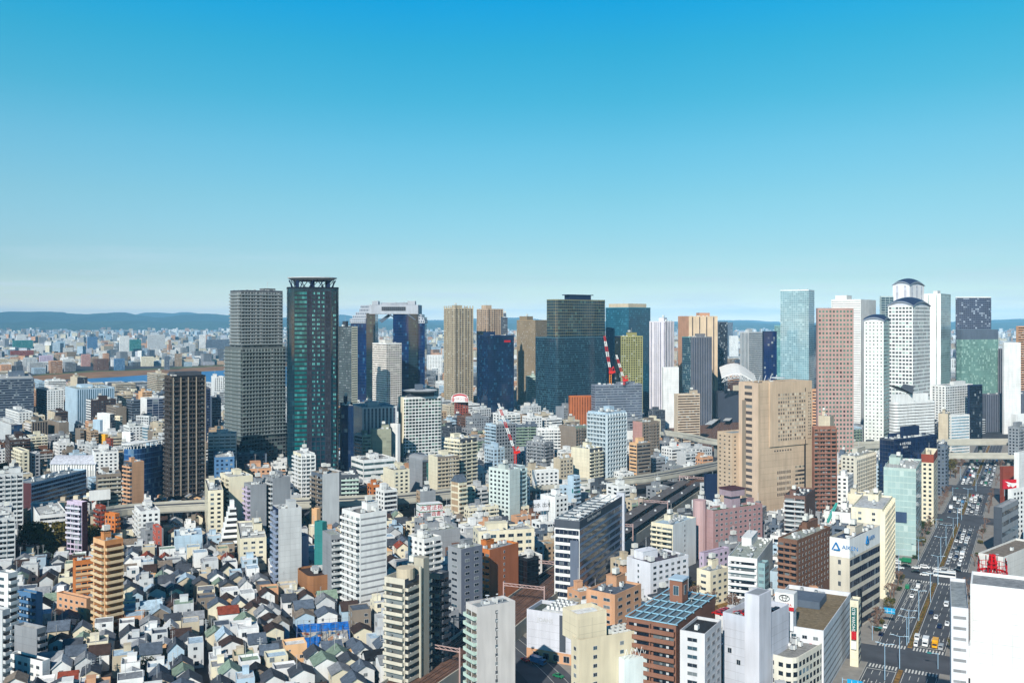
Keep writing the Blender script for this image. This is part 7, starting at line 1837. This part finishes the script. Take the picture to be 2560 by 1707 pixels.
roadsign(2200,1557,7,4.5,2.4,'blue road direction sign on a pole at the kerb below the dark restaurant'); roadsign(2106,1745,7,5,3.2,'large blue road direction sign at the bottom beside the dealer building')
for k,(x,y,l) in enumerate(((2181,1600,'traffic signal at the kerb of the nearest crossing'),(2345,1672,'traffic signal on the outer side of the nearest crossing'),(2340,1320,'green lit pedestrian gantry signal at the third crossing'),(2382,1238,'green signal canopy at the fourth crossing kerb'))):
    X,Y,_=P(x,y); root=bpy.data.objects.new('traffic_signal',None); COL.objects.link(root); root.location=(X,Y,.1); root.rotation_euler=(0,0,dirA-pi/2); tag(root,l,'traffic signal')
    m=MB(); m.cyl(0,0,.12,0,6,M_METAL,8); s_=-1 if k==1 else 1; m.bar((0,0,5.6),(s_*4,0,5.6),.12,M_METAL); m.build('pole',root,C((164,200,226)))
    m=MB(); m.box(s_*3-.7,s_*3+.7,-.3,.1,5.3,5.9,M_METAL); m.build('signal_head',root,C('teal'))
# ---------------------------------------------------------------- trees
def leafm(name,c1,c2):
    m,t,b=newmat(name); oi=N(t,"ShaderNodeNewGeometry"); n=N(t,"ShaderNodeTexNoise"); n.inputs['Scale'].default_value=.5; t.links.new(oi.outputs['Position'],n.inputs['Vector'])
    t.links.new(MIX(t,MATH(t,'MULTIPLY_ADD',oi.outputs['Random Per Island'],.5,MATH(t,'MULTIPLY_ADD',n.outputs[0],1.2,-.35)),c1,c2),b.inputs['Base Color']); b.inputs['Roughness'].default_value=.7; b.inputs['Specular IOR Level'].default_value=.2; return m
M_LEAF=leafm('leaf_green',(.03,.045,.012),(.20,.15,.035)); M_LEAF2=leafm('leaf_dark',(.014,.034,.014),(.06,.09,.022)); M_BARK=solid('bark',(104,86,76),.9,noise=.2,scale=2); M_TWIG=solid('twig_brown',(126,100,86),.9)
def crown_mesh(seed,r,hh,n,mat,leaf):
    def mk():
        q=random.Random(seed); b=MB(); cl=[]
        for k in range(14):
            t=q.uniform(0,2*pi); rr_=r*sqrt(q.random())*.75; cl.append((rr_*cos(t),rr_*sin(t),hh*q.uniform(.25,.85),r*q.uniform(.28,.5)))
        for k in range(n):
            c=q.choice(cl); t=q.uniform(0,2*pi); u=q.uniform(-1,1); f=q.uniform(.75,1.05); s_=sqrt(1-u*u)
            p=(c[0]+c[3]*f*s_*cos(t),c[1]+c[3]*f*s_*sin(t),c[2]+c[3]*f*u*.8); l=leaf*q.uniform(.6,1.3)
            a1=(q.uniform(-1,1),q.uniform(-1,1),q.uniform(-1,1)); a2=(q.uniform(-1,1),q.uniform(-1,1),q.uniform(-1,1))
            b.face([tuple(p[i]+l*a1[i] for i in range(3)),tuple(p[i]+l*a2[i] for i in range(3)),tuple(p[i]-l*a1[i]*.8 for i in range(3)),tuple(p[i]-l*a2[i]*.7 for i in range(3))],mat)
        return b.mesh('crown')
    return cached(('cr',seed,r,hh,n,mat.name,leaf),mk)
def trunk_mesh(h,r):
    def mk():
        b=MB(); b.cyl(0,0,r,0,h,M_BARK,8,r*.6)
        for k in range(5): t=k*1.3; b.bar((0,0,h*.7),(h*.35*cos(t),h*.35*sin(t),h*1.25),r*.5,M_BARK)
        return b.mesh('trunk')
    return cached(('tr',h,r),mk)
def tree(x,y,hgt,r,label=None,mat=None,seed=0,n=900,auto_=None,world=None,group='evergreen trees'):
    X,Y,_=world or P(x,y); root=bpy.data.objects.new('tree',None); COL.objects.link(root); root.location=(X,Y,0); root.rotation_euler=(0,0,seed); root['category']='tree'; root['group']=group
    if label: root['label']=label
    else: auto(root,auto_,x,y)
    ob('trunk',trunk_mesh(round(hgt*.4),.35),root); ob('crown',crown_mesh(seed%4,r,hgt,n,mat or M_LEAF,max(.35,r*.11)),root)
tree(88,1376,16,9,'large round rusty green tree, leftmost of the three in the shrine grove',seed=0,n=2600); tree(152,1372,16,8,'middle rusty green tree of the shrine grove beside the white factory',seed=1,n=2600); tree(222,1374,15,7,'rightmost green tree of the shrine grove under the brown building',seed=2,n=2200)
tree(118,1392,10,6,'lower dense tree in front of the shrine grove',M_LEAF,3,1500); tree(60,1372,10,5,'small dark tree at the outer side of the shrine grove',M_LEAF2,1,1200)
for k,(x,y,hg,r_,l) in enumerate(((200,1122,11,6,'dark tree beside the brown narrow block'),(246,1130,12,7,'round dark tree under the yellow box building'),(268,1134,9,5,'small dark tree right of the yellow box building'),(678,1185,18,7,'tall dark tree below the black hipped hall'),(700,1190,16,6,'second dark tree below the black hipped hall'),(1575,1470,13,5,'pine tree beside the white framed window office'),(2376,1195,20,5,'tall narrow green tree beside the avenue near the expressway'),(2198,1482,7,3,'small green tree by the low dark restaurant'),(2300,1345,12,4,'dark ivy like tree below the green glass office'),(170,1420,7,4,'round tree left of the orange low wing'),(1612,1265,7,3,'small dark tree beside the platform canopy'),(10,1185,10,6,'rusty tree at the left edge beside the school yard'),(1850,1345,5,3,'roof garden shrub tree by the beige hotel foot'))): tree(x,y,hg,r_,l,M_LEAF2 if k%3 else M_LEAF,k,1100)
def bare_mesh(seed):
    def mk():
        q=random.Random(seed); b=MB()
        def br(p,dv,l,w,dep):
            e=tuple(p[i]+dv[i]*l for i in range(3)); b.bar(p,e,w,M_TWIG)
            if dep==0: return
            for k in range(3 if dep>1 else 4):
                nd=[dv[i]+q.uniform(-.65,.65) for i in range(3)]; nd[2]=abs(nd[2])+.15; ln=sqrt(sum(v*v for v in nd)); br(e,tuple(v/ln for v in nd),l*.68,max(.085,w*.6),dep-1)
        br((0,0,0),(0,0,1),2.6,.36,4); return b.mesh('crown')
    return cached(('bare',seed),mk)
def bare(x,y,sc,label=None,auto_=None,world=None):
    X,Y,_=world or P(x,y); root=bpy.data.objects.new('bare_tree',None); COL.objects.link(root); root.location=(X,Y,0); root.rotation_euler=(0,0,rnd.uniform(0,6)); root.scale=(sc,sc,sc); root['category']='bare tree'; root['group']='leafless winter trees'
    if label: root['label']=label
    else: auto(root,auto_ or 'leafless brown tree',x,y)
    ob('branches',bare_mesh(rnd.randrange(4)),root)
for k in range(64):
    s=rnd.uniform(50,640); t=rnd.choice([-3.2,-2.5,WD+2.6]); w=R(s,t)
    if any(a_<s<b_ for a_,b_ in ((150,192),(312,348),(432,476))): continue
    u,v=PX(w[0],w[1],2); bare(u,v,rnd.uniform(.85,1.2),world=w)
for k in range(26):
    s=52+k*11.5; t=-2.2 if k%3 else WD+2.4
    if any(a_<s<b_ for a_,b_ in ((150,192),(312,348),(432,476))): continue
    w=R(s,t,0); u,v=PX(w[0],w[1],1); tree(u,v,2.4 if k%4 else 6,1.6 if k%4 else 2.4,None,M_LEAF2 if k%2 else M_LEAF,k,300,'clipped kerbside shrub' if k%4 else 'small kerbside evergreen',world=(w[0],w[1],0),group='kerbside planting')
for k in range(12): x=rnd.uniform(1725,1835); y=rnd.uniform(1490,1545); bare(x,y,rnd.uniform(.9,1.4))
for k in range(18): x=rnd.uniform(2125,2200); y=1045+ (x-2125)*.75+rnd.uniform(-6,8); bare(x,y,rnd.uniform(1.2,1.7))
for k in range(8): x=rnd.uniform(2345,2400); y=rnd.uniform(1160,1200); bare(x,y,1.3)
for x,y in ((1600,1500),(1612,1508),(1625,1500),(1690,1505)): bare(x,y,1.3)
for k in range(70):
    x,y=rnd.uniform(20,2100),rnd.uniform(1230,1690); X,Y,_=P(x,y)
    q_=rect(X,Y,3,3,0)
    if not free(q_): continue
    sc=rnd.choice([(6,2.6),(8,3.2),(5,2.2)]); tree(x,y,sc[0],sc[1],None,M_LEAF2 if k%2 else M_LEAF,k,420,'small green tree',group='small street and garden trees')
poly_obj('park_grass',[G(1715,1470),G(1830,1470),G(1850,1560),G(1700,1560)],.04,M_GRASS)
# median shrubs: clipped planting along the verge
m=MB(); q=random.Random(9)
for k in range(2600):
    s=q.uniform(50,640); 
    if any(a_<s<b_ for a_,b_ in ((154,190),(314,347),(433,475))): continue
    p=R(s,q.uniform(11.4,12.7),.2+q.uniform(.1,.6)); l=.28; a1=[q.uniform(-l,l) for _ in range(3)]; a2=[q.uniform(-l,l) for _ in range(3)]
    m.face([tuple(p[i]+a1[i] for i in range(3)),tuple(p[i]+a2[i] for i in range(3)),tuple(p[i]-a1[i] for i in range(3)),tuple(p[i]-a2[i] for i in range(3))],M_LEAF)
o=m.build('median_shrubbery'); tag(o,'low green and rusty planting along the avenue median','planting',None,'stuff')
# utility poles in the housing quarter
for k,(x,y) in enumerate(((100,1560),(112,1575),(134,1545),(250,1690),(228,1700),(355,1560),(425,1600),(432,1680),(405,1530),(592,1600),(610,1560),(515,1590),(650,1640),(372,1420),(376,1460),(960,1640),(625,1470),(730,1500),(480,1450),(560,1420))):
    X,Y,_=P(x,y+25); root=bpy.data.objects.new('utility_pole',None); COL.objects.link(root); root.location=(X,Y,0); root.rotation_euler=(0,0,ga); root['category']='utility pole'; root['group']='utility poles in the housing quarter'; auto(root,'concrete utility pole',x,y)
    m=MB(); m.cyl(0,0,.2,0,11,M_METAL,8,.14); m.build('pole',root,C('palegrey'))
    m=MB(); m.bar((-1.1,0,10.3),(1.1,0,10.3),.14,M_METAL); m.bar((-1.1,0,9.5),(1.1,0,9.5),.12,M_METAL); m.build('crossarm',root,C('palegrey'))
    m=MB(); m.cyl(.4,0,.3,8,9,M_METAL,8); m.build('transformer',root,C('grey'))
finish_labels()
# ---------------------------------------------------------------- air
hm,ht,hb=newmat('haze_air'); ht.nodes.remove(hb); pv=ht.nodes.new("ShaderNodeVolumePrincipled"); pv.inputs['Color'].default_value=(.27,.64,1.0,1); pv.inputs['Density'].default_value=4.6e-5; pv.inputs['Anisotropy'].default_value=-.42
ht.links.new(pv.outputs[0],[n for n in ht.nodes if n.type=='OUTPUT_MATERIAL'][0].inputs['Volume'])
m=MB(); m.box(-15900,15900,-1900,26900,-1,400,hm,bottom=True); hz_=m.build('haze'); hz_['kind']='stuff'; hz_['label']='thin blue haze over the whole city'
print('objects',len(bpy.data.objects))
